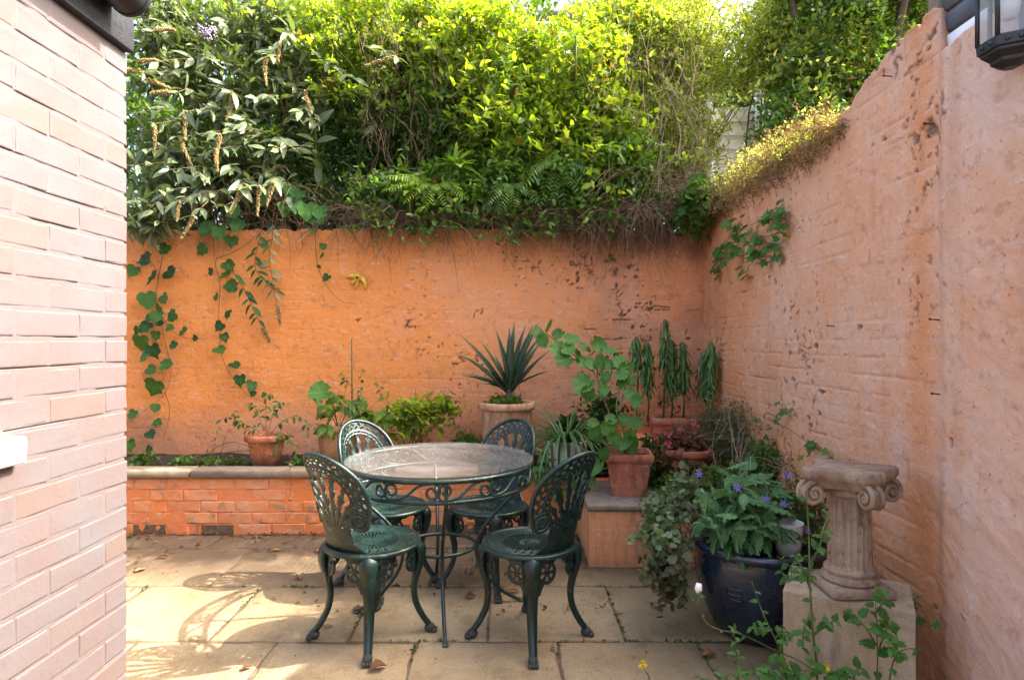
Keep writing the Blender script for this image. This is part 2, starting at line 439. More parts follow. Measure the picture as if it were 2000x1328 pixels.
def stone(name, c, c2, pits=0.5, lich=(0.55, 0.47, 0.36)):
    t = NT(name); co = t.coord()
    b = t.mix(t.ramp(t.noise(co, 7, 6, 0.7), (0.38, 0.0), (0.66, 1.0)), c, c2)
    b = t.mix(t.math('MULTIPLY', t.ramp(t.noise(co, 55, 5, 0.75), (0.58, 0.0), (0.68, 1.0)), pits), b, tuple(x * 0.3 for x in c2))
    b = t.mix(t.math('MULTIPLY', t.ramp(t.noise(co, 15, 6, 0.7), (0.56, 0.0), (0.7, 1.0)), 0.5), b, lich)
    b = t.mix(t.math('MULTIPLY', t.ramp(t.noise(t.coord((1, 1, 0.12)), 20, 7, 0.75), (0.50, 0.0), (0.66, 1.0)), 0.55), b, tuple(x * 0.5 for x in c2))
    h = t.math('ADD', t.noise(co, 34, 8, 0.75), t.math('MULTIPLY', t.noise(co, 150, 4), 0.5))
    return t.pbr(b, 0.92, t.bump(h, 1.0, 0.009), 0, 0.15)
M['column'] = stone('weathered_cast_stone', (0.43, 0.315, 0.21), (0.23, 0.145, 0.10), 0.75)
M['block'] = stone('pale_limestone_block', (0.50, 0.385, 0.25), (0.40, 0.29, 0.18), 0.5, (0.58, 0.47, 0.33))
def stripe_mat():
    t = NT('striped_glaze')
    tc = t.n('ShaderNodeTexCoord'); sx = t.n('ShaderNodeSeparateXYZ', {0: tc.outputs['Object']})
    a = t.math('ARCTAN2', sx.outputs['Y'], sx.outputs['X'])
    s = t.math('SINE', t.math('MULTIPLY', a, 15.0))
    m = t.math('MULTIPLY', t.ramp(t.math('ADD', s, t.math('MULTIPLY', t.noise(tc.outputs['Object'], 25), 0.7)), (0.3, 0.0), (0.65, 1.0)), 0.92)
    return t.pbr(t.mix(m, (0.55, 0.48, 0.40), (0.045, 0.04, 0.05)), 0.35)
M['stripe'] = stripe_mat()
M['yellow_glaze'] = plain('yellow_glaze', (0.75, 0.42, 0.03), 0.3, 0.35, 30, spec=0.6)
M['cane'] = plain('green_garden_cane', (0.05, 0.10, 0.035), 0.6, 0.4, 40)
M['twig'] = plain('dry_twig', (0.20, 0.125, 0.065), 0.9, 0.6, 12)
M['straw'] = plain('straw_stem', (0.42, 0.33, 0.19), 0.9, 0.45, 12)
M['bark'] = plain('bark', (0.11, 0.08, 0.05), 0.95, 0.5, 25, bump=0.8)
M['stem'] = plain('green_stem', (0.11, 0.15, 0.04), 0.6, 0.4, 20)
M['red_stem'] = plain('reddish_stem', (0.14, 0.07, 0.035), 0.7, 0.4, 20)
M['spike'] = plain('brown_seed_head', (0.34, 0.24, 0.09), 0.95, 0.5, 90, bump=1.0)
M['dry_leaf'] = leaf_mat('dry_leaf', (0.16, 0.075, 0.03), (0.30, 0.16, 0.07), (1.2, 0.8, 0.5), 0.2, 0.7, 0.25, obj=True)
M['litter'] = leaf_mat('leaf_litter', (0.045, 0.028, 0.016), (0.17, 0.095, 0.045), (1, 0.8, 0.5), 0.15, 0.8, 0.15)
M['purple'] = plain('violet_petal', (0.22, 0.13, 0.55), 0.6, 0.3, 30)
M['yellow'] = plain('yellow_petal', (0.80, 0.55, 0.02), 0.6, 0.3, 30)
M['pinkf'] = plain('pink_petal', (0.55, 0.10, 0.11), 0.6, 0.3, 30)
M['lilac'] = plain('lilac_petal', (0.45, 0.36, 0.55), 0.7, 0.3, 30)
YG = (1.9, 1.7, 0.35)
M['bud'] = leaf_mat('buddleia_leaf', (0.085, 0.125, 0.045), (0.17, 0.215, 0.10), (1.3, 1.4, 0.5), 0.5, 0.42, 0.30)
M['bud_o'] = leaf_mat('buddleia_leaf_large', (0.09, 0.135, 0.05), (0.20, 0.245, 0.125), (1.3, 1.4, 0.5), 0.5, 0.42, 0.30, obj=True)
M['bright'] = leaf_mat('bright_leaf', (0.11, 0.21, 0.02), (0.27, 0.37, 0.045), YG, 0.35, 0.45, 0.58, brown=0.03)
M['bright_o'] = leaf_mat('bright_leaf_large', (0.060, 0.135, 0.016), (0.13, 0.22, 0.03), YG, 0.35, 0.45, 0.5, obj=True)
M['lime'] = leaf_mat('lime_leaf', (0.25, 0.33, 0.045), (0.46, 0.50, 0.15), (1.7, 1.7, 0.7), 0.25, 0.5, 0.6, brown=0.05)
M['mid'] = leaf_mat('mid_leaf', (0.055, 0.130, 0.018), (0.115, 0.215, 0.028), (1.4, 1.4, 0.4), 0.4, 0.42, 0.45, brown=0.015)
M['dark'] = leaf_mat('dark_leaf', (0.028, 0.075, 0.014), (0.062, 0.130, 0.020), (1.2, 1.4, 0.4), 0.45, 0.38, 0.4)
M['dry'] = leaf_mat('dry_foliage', (0.17, 0.11, 0.05), (0.32, 0.26, 0.10), (1.2, 1.0, 0.5), 0.15, 0.7, 0.4)
M['ivy'] = leaf_mat('ivy_leaf', (0.022, 0.075, 0.014), (0.060, 0.150, 0.022), (1.2, 1.4, 0.4), 0.25, 0.5, 0.35, obj=True)
M['ger'] = leaf_mat('geranium_leaf', (0.055, 0.145, 0.024), (0.10, 0.22, 0.04), (1.3, 1.4, 0.4), 0.25, 0.55, 0.35, obj=True)
M['sage'] = leaf_mat('blue_green_leaf', (0.060, 0.155, 0.050), (0.13, 0.25, 0.09), (1.2, 1.4, 0.5), 0.3, 0.5, 0.3, obj=True)
M['sword'] = leaf_mat('sword_leaf', (0.018, 0.038, 0.020), (0.040, 0.070, 0.034), (1.2, 1.3, 0.5), 0.25, 0.5, 0.15, obj=True)
M['strap'] = leaf_mat('strap_leaf', (0.028, 0.090, 0.022), (0.065, 0.155, 0.040), (1.2, 1.4, 0.4), 0.4, 0.4, 0.25, obj=True)
M['spire'] = leaf_mat('spire_leaf', (0.022, 0.075, 0.012), (0.085, 0.18, 0.026), (1.2, 1.4, 0.4), 0.45, 0.4, 0.2, obj=True)
M['weed'] = leaf_mat('weed_leaf', (0.055, 0.150, 0.026), (0.10, 0.23, 0.045), (1.3, 1.4, 0.4), 0.25, 0.5, 0.4, obj=True)
M['purpleleaf'] = leaf_mat('bronze_leaf', (0.10, 0.075, 0.045), (0.12, 0.155, 0.070), (1.2, 1.1, 0.6), 0.3, 0.5, 0.3)
M['redleaf'] = leaf_mat('red_green_leaf', (0.06, 0.11, 0.03), (0.26, 0.085, 0.05), (1.2, 1.0, 0.5), 0.3, 0.5, 0.35)
M['greymist'] = leaf_mat('grey_green_leaf', (0.085, 0.110, 0.050), (0.17, 0.175, 0.085), (1.2, 1.2, 0.5), 0.2, 0.6, 0.35)
M['mistleaf'] = leaf_mat('soft_grey_green_leaf', (0.095, 0.155, 0.065), (0.20, 0.26, 0.125), (1.2, 1.2, 0.5), 0.2, 0.6, 0.3)
M['render'] = plain('pale_house_render', (0.62, 0.60, 0.56), 0.8, 0.15, 3)
M['slate'] = plain('slate_roof', (0.10, 0.11, 0.13), 0.6, 0.4, 8)
M['dark_glass'] = plain('window_pane', (0.05, 0.07, 0.09), 0.08, 0.3, 2, spec=0.7, bump=0.0)
#@@BODY
# ================================================================== SETTING
YB, XR, XL = 4.80, 1.47, -1.21            # back wall face, right wall face, left wall face
rng = np.random.default_rng(7)

g = Geo(); g.add([(-120, -120, -0.06), (120, -120, -0.06), (120, 120, -0.06), (-120, 120, -0.06)], np.array([(0, 1, 2, 3)]))
g.build('ground', M['dirt'], kind='structure')

# raised garden behind the back wall
nx, ny = 60, 40
xs = np.linspace(-16, 16, nx); ys = np.linspace(YB + 0.2, 24, ny); X, Y = np.meshgrid(xs, ys)
Z = 2.0 + 0.12 * (fbm(X * 1.3, Y * 1.3, 4) - 0.5) + 0.05 * (Y - 5)
V = np.stack([X, Y, Z], -1).reshape(-1, 3)
i, j = np.meshgrid(np.arange(ny - 1), np.arange(nx - 1), indexing='ij')
q = np.stack([i * nx + j, i * nx + j + 1, (i + 1) * nx + j + 1, (i + 1) * nx + j], -1).reshape(-1, 4)
g = Geo(); g.add(V, q)
n0 = len(V)                                # front and side skirts of the terrace
fr = V[:nx].copy(); lo = fr.copy(); lo[:, 2] = -0.05
a = np.arange(nx - 1)
g.add(np.vstack([fr, lo]), np.stack([a, a + nx, a + nx + 1, a + 1], -1))
g.build('upper_garden_terrain', M['soil'], kind='structure')

# ---------------------------------------------------------------- patio
patio = link('patio', None, kind='structure')
g = Geo(); box(g, -3.6, XR + 0.05, -1.6, 4.16, -0.05, -0.008)
g.build('paving_bed', M['dirt'], patio)
rows = [(-1.51, -0.92), (-0.92, -0.32), (-0.32, 0.28), (0.28, 0.88), (0.88, 1.47), (1.47, 2.07), (2.07, 2.665), (2.665, 3.26), (3.26, 3.855), (3.855, 4.125)]
def flag_mesh(w, d, seed):
    n = 16; g = Geo(); rr = random.Random(seed)
    us = np.concatenate([[0, 0.004, 0.012], np.linspace(0.05, w - 0.05, n), [w - 0.012, w - 0.004, w]])
    vs = np.concatenate([[0, 0.004, 0.012], np.linspace(0.05, d - 0.05, n), [d - 0.012, d - 0.004, d]])
    U, Vv = np.meshgrid(us, vs)
    e = np.minimum(np.minimum(U, w - U), np.minimum(Vv, d - Vv))
    ux = U + (fbm(Vv * 9, U * 0 + seed, seed, 4) - 0.5) * 0.022 * (e < 0.02)
    vy = Vv + (fbm(U * 9, Vv * 0 + seed, seed + 5, 4) - 0.5) * 0.022 * (e < 0.02)
    z = -0.03 * (e <= 0) - 0.004 * (e < 0.008) + 0.004 * (fbm(U * 7, Vv * 7, seed + 9) - 0.5) - 0.0015 * (e < 0.02)
    Vx = np.stack([ux - w / 2, vy - d / 2, z], -1).reshape(-1, 3); m = len(us); k = len(vs)
    i, j = np.meshgrid(np.arange(k - 1), np.arange(m - 1), indexing='ij')
    g.add(Vx, np.stack([i * m + j, i * m + j + 1, (i + 1) * m + j + 1, (i + 1) * m + j], -1).reshape(-1, 4))
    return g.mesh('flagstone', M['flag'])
fm = {}
for ri, (y0, y1) in enumerate(rows):
    off = -0.405 if ri % 2 == 0 else -0.11
    for k in range(-7, 5):
        x0 = off + 0.595 * k; x1 = x0 + 0.595
        if x1 < -3.3 or x0 > XR - 0.06: continue
        x1 = min(x1, XR - 0.005)
        wd = x1 - x0 - 0.004; dp = y1 - y0 - 0.004
        key = (round(wd, 2), round(dp, 2), (k + ri) % 5)
        if key not in fm: fm[key] = flag_mesh(wd, dp, (k + ri) % 5 + 3)
        o = link('flagstone', fm[key], patio, ((x0 + x1) / 2, (y0 + y1) / 2, rng.uniform(-0.002, 0.002)))
        o.rotation_euler = (rng.uniform(-.003, .003), rng.uniform(-.003, .003), 0)

# ---------------------------------------------------------------- heightfield walls
def wall_surface(name, mat, parent, org, ud, vd, nd, ulen, step, top, hfun, thick=0.2, v0=0.0):
    nu = int(ulen / step) + 1; vmax = max(float(np.max(top(np.linspace(0, ulen, 400)))), 0.5)
    nv = int((vmax - v0) / step) + 1
    us = np.linspace(0, ulen, nu)
    tp = top(us)
    t = np.linspace(0, 1, nv)
    U = np.repeat(us[None], nv, 0); Vv = v0 + t[:, None] * (tp - v0)[None]
    h, chip, stain, warm = hfun(U, Vv, tp[None])
    K = 12
    kk = np.arange(1, K + 1)[:, None] / K
    Uc = np.repeat(us[None], K, 0)
    hc = h[-1][None] * (1 - kk) - kk * thick
    vc = tp[None] + 0.035 * (fbm(Uc * 14, hc * 14, 3) - 0.45) * np.minimum(kk * 6, 1)
    U = np.vstack([U, Uc]); Vv = np.vstack([Vv, vc]); h = np.vstack([h, hc])
    chip = np.vstack([chip, np.full_like(Uc, 0.55)]); stain = np.vstack([stain, np.full_like(Uc, 0.5)]); warm = np.vstack([warm, np.full_like(Uc, 0.5)])
    org, ud, vd, nd = map(np.array, (org, ud, vd, nd))
    P = org + U[..., None] * ud + Vv[..., None] * vd + h[..., None] * nd
    m, k = nu, nv + K
    i, j = np.meshgrid(np.arange(k - 1), np.arange(m - 1), indexing='ij')
    q = np.stack([i * m + j, i * m + j + 1, (i + 1) * m + j + 1, (i + 1) * m + j], -1).reshape(-1, 4)
    if np.dot(np.cross(ud, vd), nd) < 0: q = q[:, ::-1]
    gg = Geo(); gg.add(P.reshape(-1, 3), q, chip=chip.ravel(), stain=stain.ravel(), warm=warm.ravel())
    return gg.build(name, mat, parent)

def courses(U, V, seed, amt):
    """recessed brick joints that show through the coats of paint only in places"""
    wob = 0.012 * (fbm(U * 2.2, V * 2.2, seed) - 0.5)
    vv = (V + wob) / 0.0755
    row = np.floor(vv); fv = np.abs(vv - row - 0.5)
    dv = (0.5 - fv) * 0.0755
    uu = (U + 0.006 * (fbm(U * 9, V * 9, seed + 3) - 0.5)) / 0.226 + 0.5 * (row % 2)
    du = (0.5 - np.abs(uu - np.floor(uu) - 0.5)) * 0.226
    mask = smooth(0.40, 0.62, fbm(U * 1.7, V * 3.4, seed + 11))
    brk = smooth(0.44, 0.56, fbm(U * 5, V * 16, seed + 23, 4)); brk2 = smooth(0.5, 0.6, fbm(U * 14, V * 7, seed + 29, 4))
    jt = np.exp(-(dv / 0.0055) ** 2) * (0.15 + 0.85 * brk) + 0.6 * np.exp(-(du / 0.005) ** 2) * brk2
    br = hash2(np.floor(uu).astype(np.int64), row.astype(np.int64), seed) - 0.5
    return -0.0085 * amt * np.minimum(jt, 1) * (0.2 + mask) + 0.003 * amt * br * (0.3 + mask), np.minimum(jt, 1), mask

def back_h(U, V, top):
    X = U - 3.6
    c, jt, mask = courses(U, V, 21, 0.26)
    h = c + 0.022 * (fbm(U * 1.6, V * 1.6, 31) - 0.5) + 0.007 * (fbm(U * 9, V * 9, 41) - 0.5) + 0.003 * (fbm(U * 40, V * 40, 51, 2) - 0.5)
    right = smooth(-0.2, 1.0, X)
    hole = (0.2 + 0.8 * smooth(-1.2, 0.0, X)) * np.maximum(smooth(0.715, 0.745, fbm(U * 30, V * 34, 61, 6) + 0.04 * right), smooth(0.018, 0.008, np.abs(fbm(U * 8, V * 10, 65, 5) - 0.5)) * smooth(0.59, 0.66, fbm(U * 5, V * 5, 64, 4) + 0.03 * right)) * smooth(0.47, 0.55, fbm(U * 2.1, V * 2.1, 66) + 0.05 * right)
    jh = 0.9 * jt * smooth(0.66, 0.71, fbm(U * 7, V * 14, 71, 4)) * smooth(0.3, 0.9, right) * smooth(0.9, 1.2, V)
    chip = np.maximum(hole, jh)
    for (px, py, rx, ry) in [(940, 617, 20, 16), (802, 636, 14, 18), (1283, 603, 34, 8), (1270, 632, 12, 16), (1345, 648, 10, 6), (1340, 672, 22, 10),
                             (700, 622, 7, 10), (700, 455, 8, 6), (1215, 612, 8, 12), (890, 700, 12, 20), (868, 722, 12, 14), (1090, 490, 6, 20),
                             (800, 505, 24, 8), (1195, 500, 30, 5), (1130, 470, 40, 4)]:
        p = W(px, py, YB)
        d = ((X - p.x) / (rx * YB / F)) ** 2 + ((V - p.z) / (ry * YB / F)) ** 2 + 16 * np.abs(fbm(U * 12, V * 12, int(px), 6) - 0.5) - 0.15
        chip = np.maximum(chip, smooth(1.0, 0.35, d))
    ed = smooth(0.16, 0.0, top - V + 0.20 * (fbm(U * 5, V * 5, 81) - 0.5))
    chip = np.maximum(chip, ed * smooth(0.42, 0.6, fbm(U * 7, V * 9, 91)) * (0.3 + 0.7 * right))
    h = h - 0.014 * chip
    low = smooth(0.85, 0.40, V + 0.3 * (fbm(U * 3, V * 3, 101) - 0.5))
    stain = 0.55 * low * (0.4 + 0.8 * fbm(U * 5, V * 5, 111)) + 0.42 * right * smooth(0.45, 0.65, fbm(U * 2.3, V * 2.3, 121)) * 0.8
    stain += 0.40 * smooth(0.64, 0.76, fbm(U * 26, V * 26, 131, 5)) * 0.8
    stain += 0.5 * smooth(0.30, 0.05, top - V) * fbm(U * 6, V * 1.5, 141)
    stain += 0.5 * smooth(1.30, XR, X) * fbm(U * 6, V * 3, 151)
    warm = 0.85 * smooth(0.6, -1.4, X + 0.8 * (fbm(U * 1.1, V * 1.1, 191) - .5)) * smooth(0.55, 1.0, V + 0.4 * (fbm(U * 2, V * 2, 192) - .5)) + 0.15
    return h, chip, np.clip(stain, 0, 0.9), np.clip(warm, 0, 1)

bw = thing('garden_wall', 'orange limewashed rear wall with flaking patches behind the raised bed', 'wall', (0, 0, 0))
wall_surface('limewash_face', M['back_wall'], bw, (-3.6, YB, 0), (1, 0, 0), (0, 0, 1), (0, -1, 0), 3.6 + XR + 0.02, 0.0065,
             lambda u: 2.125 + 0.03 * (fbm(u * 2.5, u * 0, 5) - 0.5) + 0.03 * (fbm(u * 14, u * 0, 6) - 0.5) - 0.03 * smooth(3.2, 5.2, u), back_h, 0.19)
g = Geo(); box(g, -3.6, XR + 0.2, YB + 0.03, YB + 0.195, -0.05, 2.06); g.build('wall_core', M['dirt'], bw)

def right_h(U, V, top):
    Y = U + 0.2
    c, jt, mask = courses(U, V, 22, 0.50)
    near = smooth(2.17, 2.09, Y)
    c = c * (1 - 0.75 * near)
    h = c + 0.014 * (fbm(U * 1.8, V * 1.8, 32) - 0.5) + 0.008 * (fbm(U * 10, V * 10, 42, 5) - 0.5) + 0.004 * (fbm(U * 38, V * 38, 52, 2) - 0.5)
    h = h + 0.013 * near * (0.7 + 0.3 * smooth(0.3, 0.5, V))
    # shallow diagonal trowel marks on the nearer, smoother coat
    h = h + 0.004 * near * (fbm((U + V * 0.6) * 3, (V - U * 0.6) * 22, 62, 3) - 0.5)
    jh = 0.8 * jt * smooth(0.68, 0.74, fbm(U * 5, V * 13, 72, 4)) * (1 - near)
    hole = np.maximum(smooth(0.70, 0.73, fbm(U * 28, V * 28, 63, 6)), smooth(0.020, 0.009, np.abs(fbm(U * 7, V * 9, 68, 5) - 0.5)) * smooth(0.58, 0.65, fbm(U * 5, V * 5, 69, 4))) * smooth(0.5, 0.58, fbm(U * 2.0, V * 2.0, 67)) * (1 - 0.8 * near)
    chip = np.maximum(0.8 * jh, hole)
    for (px, py, rx, ry) in [(1608, 400, 26, 5), (1583, 425, 5, 18), (1570, 315, 10, 5), (1660, 300, 4, 3), (1515, 550, 9, 8), (1500, 375, 6, 14), (1720, 275, 34, 5), (1500, 545, 5, 10),
                             (1680, 640, 6, 10), (1862, 862, 4, 14), (1540, 690, 3, 40), (1525, 780, 3, 60), (1820, 1185, 20, 14), (1470, 830, 20, 12), (1640, 255, 40, 3), (1560, 610, 10, 7),
                             (1750, 130, 12, 30), (1740, 95, 8, 26), (1780, 70, 8, 30)]:
        d0 = F * XR / (px - 1000); z = H - (py - 664) / F * d0
        # footprint of the mark on the wall itself
        ry_ = ry * d0 / F; rx_ = rx * d0 / (px - 1000)
        d = ((Y - d0) / max(rx_, .006)) ** 2 + ((V - z) / max(ry_, .006)) ** 2 + 14 * np.abs(fbm(U * 13, V * 13, int(px), 6) - 0.5) - 0.15
        chip = np.maximum(chip, smooth(1.0, 0.4, d))
    h = h - 0.014 * chip
    drip = smooth(0.56, 0.75, fbm(U * 7, V * 0.7, 122, 4))
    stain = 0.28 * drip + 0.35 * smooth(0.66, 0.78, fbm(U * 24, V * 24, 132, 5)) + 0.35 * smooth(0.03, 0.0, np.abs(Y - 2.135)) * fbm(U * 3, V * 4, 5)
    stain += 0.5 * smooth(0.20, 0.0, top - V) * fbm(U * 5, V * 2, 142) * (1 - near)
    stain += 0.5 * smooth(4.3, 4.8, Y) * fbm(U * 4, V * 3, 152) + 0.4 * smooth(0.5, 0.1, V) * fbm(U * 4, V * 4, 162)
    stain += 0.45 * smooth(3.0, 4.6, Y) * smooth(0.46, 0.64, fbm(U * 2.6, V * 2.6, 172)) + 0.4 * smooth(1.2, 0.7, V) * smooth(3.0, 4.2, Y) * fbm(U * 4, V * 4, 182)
    warm = 0.15 * (1 - near) + 0.85 * smooth(3.0, 4.4, Y + 0.9 * (fbm(U * 1.3, V * 1.3, 193) - .5)) + 0.8 * smooth(1.0, 0.35, V + 0.5 * (fbm(U * 1.5, V * 1.5, 194) - .5)) * smooth(2.0, 2.4, Y) + 0.5 * smooth(0.12, 0.0, np.abs(Y - 2.25))
    return h, chip, np.clip(stain, 0, 0.85), np.clip(warm, 0, 1)

def right_top(u):
    y = u + 0.2
    t = 2.27 + 0.05 * (fbm(u * 3, u * 0, 15) - 0.5) + 0.03 * (fbm(u * 16, u * 0, 16) - 0.5)
    t = t + 0.16 * smooth(2.85, 2.35, y) * smooth(2.13, 2.16, y) + 0.07 * (fbm(u * 16, u * 0, 19) - 0.5) * smooth(2.13, 2.16, y)
    return t - 0.05 * smooth(3.6, 4.6, y)
rw = thing('garden_wall', 'salmon pink rough rendered wall with nails and a lantern along the side of the yard', 'wall', (0, 0, 0))
wall_surface('limewash_face', M['right_wall'], rw, (XR, 0.2, 0), (0, 1, 0), (0, 0, 1), (-1, 0, 0), YB - 0.2 + 0.02, 0.0062, right_top, right_h, 0.21)
g = Geo(); box(g, XR + 0.03, XR + 0.215, -2.0, YB + 0.2, -0.05, 2.2); g.build('wall_core', M['dirt'], rw)
g = Geo(); box(g, XR - 0.024, XR + 0.03, -2.0, 0.21, -0.05, 2.27); g.build('plain_face', M['right_wall'], rw)
for (px, py, l) in [(1630, 637, 0.012), (1835, 625, 0.014), (1825, 243, 0.016), (1742, 150, 0.012), (1835, 770, 0.006)]:
    d0 = F * XR / (px - 1000); z = H - (py - 664) / F * d0
    g = Geo(); tube(g, [(0, 0, 0), (-0.02 - l, 0, 0.003)], 0.0024, 6); tube(g, [(-0.018 - l, 0, 0.003), (-0.021 - l, 0, 0.003)], 0.0048, 8)
    g.build('nail', M['iron'], rw).location = (XR + 0.0, d0, z)
# exposed old masonry stub beside the higher coping
g = Geo()
stub = thing('brick_stub', 'crumbling grey brick stub with whitewash remains above the salmon wall', 'wall', (XR + 0.12, 1.95, 2.26))
for k in range(3):
    for jx in range(2):
        gb = Geo(); rbox(gb, -0.10, 0.06, -0.23 + jx * 0.235, -0.015 + jx * 0.235, 0.0 + k * 0.075, 0.066 + k * 0.075, 0.006)
        gb.build('brick', M['white'] if (k + jx) % 3 == 1 else M['slate'], stub)
g = Geo(); box(g, -0.09, 0.05, -0.225, 0.22, 0.0, 0.215); g.build('mortar_core', M['dirt'], stub)
gb = Geo(); rbox(gb, -0.115, 0.06, 0.225, 0.275, -0.02, 0.3, 0.008); gb.build('upright_slab', M['coping'], stub)

# ---------------------------------------------------------------- house wall on the left (bricks laid one by one)
house = thing('house_wing', 'pale pink painted brick house wall with black eaves board', 'house', (0, 0, 0))
YE = 1.968
def brick_mesh(L, seed, mat, hgt=0.0665, bev=0.0045, amp=0.0022, name='brick'):
    """a brick seen on its face: u along, v up, front towards +n; local x=u, y=n, z=v"""
    rr = np.random.default_rng(seed); nu, nv = max(5, int(L / 0.022)), 4
    us = np.concatenate([[0, 0, 0.003], np.linspace(0.006, L - 0.006, nu), [L - 0.003, L, L]]); vs = np.concatenate([[0, 0, 0.003], np.linspace(0.006, hgt - 0.006, nv), [hgt - 0.003, hgt, hgt]])
    U, V = np.meshgrid(us, vs); nU, nV = len(us), len(vs)
    iu = np.arange(nU)[None].repeat(nV, 0); iv = np.arange(nV)[:, None].repeat(nU, 1)
    ring = np.minimum(np.minimum(iu, nU - 1 - iu), np.minimum(iv, nV - 1 - iv))
    n = np.where(ring == 0, -0.03, np.where(ring == 1, -bev, 0.0))
    n = n + amp * 2 * (fbm(U * 18 + seed, V * 22, seed, 3) - 0.5) * (ring > 0)
    sag = 0.003 * (fbm(U * 9, U * 0 + seed, seed + 2, 3) - 0.5)
    V = V + np.where(iv <= 1, sag, 0) + np.where(iv >= nV - 2, 0.7 * sag[::-1], 0)
    U = U + np.where((iu <= 1) | (iu >= nU - 2), 0.003 * (fbm(V * 30, V * 0 + seed, seed + 4, 2) - 0.5), 0)
    g = Geo(); i, j = np.meshgrid(np.arange(nV - 1), np.arange(nU - 1), indexing='ij')
    q = np.stack([i * nU + j, i * nU + j + 1, (i + 1) * nU + j + 1, (i + 1) * nU + j], -1).reshape(-1, 4)
    g.add(np.stack([U, -n, V], -1).reshape(-1, 3), q)       # face looks along -y
    return g.mesh(name, mat)
pinkS = [brick_mesh(0.2155, 300 + k, M['pink'], 0.0655, 0.0018, 0.0018) for k in range(8)]
pinkH = [brick_mesh(0.103, 330 + k, M['pink'], 0.0655, 0.0018, 0.0018) for k in range(4)]
hb = np.random.default_rng(11)
for k in range(0, 30):
    z = 0.003 + k * 0.075
    if z > 2.19: break
    y = YE; first = (k % 2 == 0)
    while y > 0.55:
        L = 0.103 if first else 0.2155
        o = link('brick', pinkH[hb.integers(4)] if first else pinkS[hb.integers(8)], house)
        # local x runs from the near end to the far end (+y); face looks to +x
        o.rotation_euler = (hb.uniform(-.012, .012), hb.uniform(-.012, .012) - 0.0, R(90) + hb.uniform(-.006, .006))
        o.location = (XL - hb.uniform(0, 0.0016), y - L, z + 0.0105 + hb.uniform(-0.0012, 0.0012))
        y -= L + 0.0095; first = False
# mortar face: an uneven sheet a few millimetres behind the brick faces
nu, nv = 120, 1500
U, V = np.meshgrid(np.linspace(0, YE - 0.50, nu), np.linspace(0, 2.24, nv))
n = -0.0022 + 0.0026 * (fbm(U * 16, V * 16, 77, 3) - 0.5)
fv = (V - 0.003) / 0.075; fv = (fv - np.floor(fv)) * 0.075
n = n - 0.006 * (np.abs(fv - 0.0088) < 0.0014) * smooth(0.56, 0.63, fbm(U * 5, np.floor((V - 0.003) / 0.075) * 3.7, 78, 4))
n[:, -1] = -0.008
P = np.stack([XL + n, 0.50 + U - 0.002, V], -1).reshape(-1, 3)
i, j = np.meshgrid(np.arange(nv - 1), np.arange(nu - 1), indexing='ij')
g = Geo(); g.add(P, np.stack([i * nu + j, (i + 1) * nu + j, (i + 1) * nu + j + 1, i * nu + j + 1], -1).reshape(-1, 4)[:, ::-1])
g.build('mortar', M['pink_mortar'], house)
g = Geo(); box(g, XL - 3.0, XL - 0.0115, -2.0, YE - 0.003, -0.05, 2.24); g.build('wall_core', M['pink_mortar'], house)
g = Geo(); box(g, XL - 0.0115, XL, -2.0, 0.55, -0.05, 2.24); g.build('plain_face', M['pink'], house)
# eaves board, gutter, roof
g = Geo(); rbox(g, XL - 0.010, XL + 0.026, -2.0, 1.962, 2.178, 2.42, 0.004); g.build('eaves_board', M['black_wood'], house)
gut = Geo(); cx, cz, gr = XL + 0.083, 2.292, 0.056
a = np.linspace(PI, 2 * PI, 13)
prof = np.array([(cx + gr * math.cos(t), cz + gr * math.sin(t)) for t in a] + [(cx + (gr - .005) * math.cos(t), cz + (gr - .005) * math.sin(t)) for t in a[::-1]])
m = len(prof); ys = np.array([-2.0, 1.85])
P = np.stack([np.tile(prof[:, 0], 2), np.repeat(ys, m), np.tile(prof[:, 1], 2)], -1); j = np.arange(m)
gut.add(P, np.stack([j, (j + 1) % m, m + (j + 1) % m, m + j], -1))
P2 = np.array([(cx, 1.852, cz)] + [(cx + (gr + .003) * math.cos(t), 1.852, cz + (gr + .003) * math.sin(t)) for t in a]); k = np.arange(1, 13)
P3 = P2.copy(); P3[:, 1] = 1.838
gut.add(np.vstack([P2, P3]), [np.stack([np.zeros(12, int), k, k + 1], -1), np.stack([np.full(12, 14), k + 15, k + 14], -1), ])
gut.add(np.vstack([P2, P3]), np.stack([k, k + 14, k + 15, k + 1], -1))
go = gut.build('gutter', M['black'], house)
for yy in (0.6, 1.55):
    g = Geo(); a2 = np.linspace(PI * 0.95, 2.05 * PI, 12)
    tube(g, [(cx + (gr + .006) * math.cos(t), yy, cz + (gr + .006) * math.sin(t)) for t in a2], 0.008, 6); g.build('bracket', M['black'], go)
g = Geo()
g.add([(XL + 0.07, -2, 2.36), (XL + 0.07, 1.99, 2.36), (XL - 3.0, 1.99, 3.7), (XL - 3.0, -2, 3.7), (XL + 0.07, -2, 2.385), (XL + 0.07, 1.99, 2.385), (XL - 3.0, 1.99, 3.725), (XL - 3.0, -2, 3.725)],
      np.array([(0, 1, 2, 3), (7, 6, 5, 4), (0, 4, 5, 1), (1, 5, 6, 2), (2, 6, 7, 3)])); g.build('roof', M['slate'], house)
# window sill end
g = Geo(); rbox(g, XL - 0.02, XL + 0.034, 0.9, 1.522, 0.982, 1.046, 0.006)
rbox(g, XL - 0.02, XL + 0.012, 0.9, 1.475, 1.0465, 1.068, 0.004); g.build('window_sill', M['white'], house)

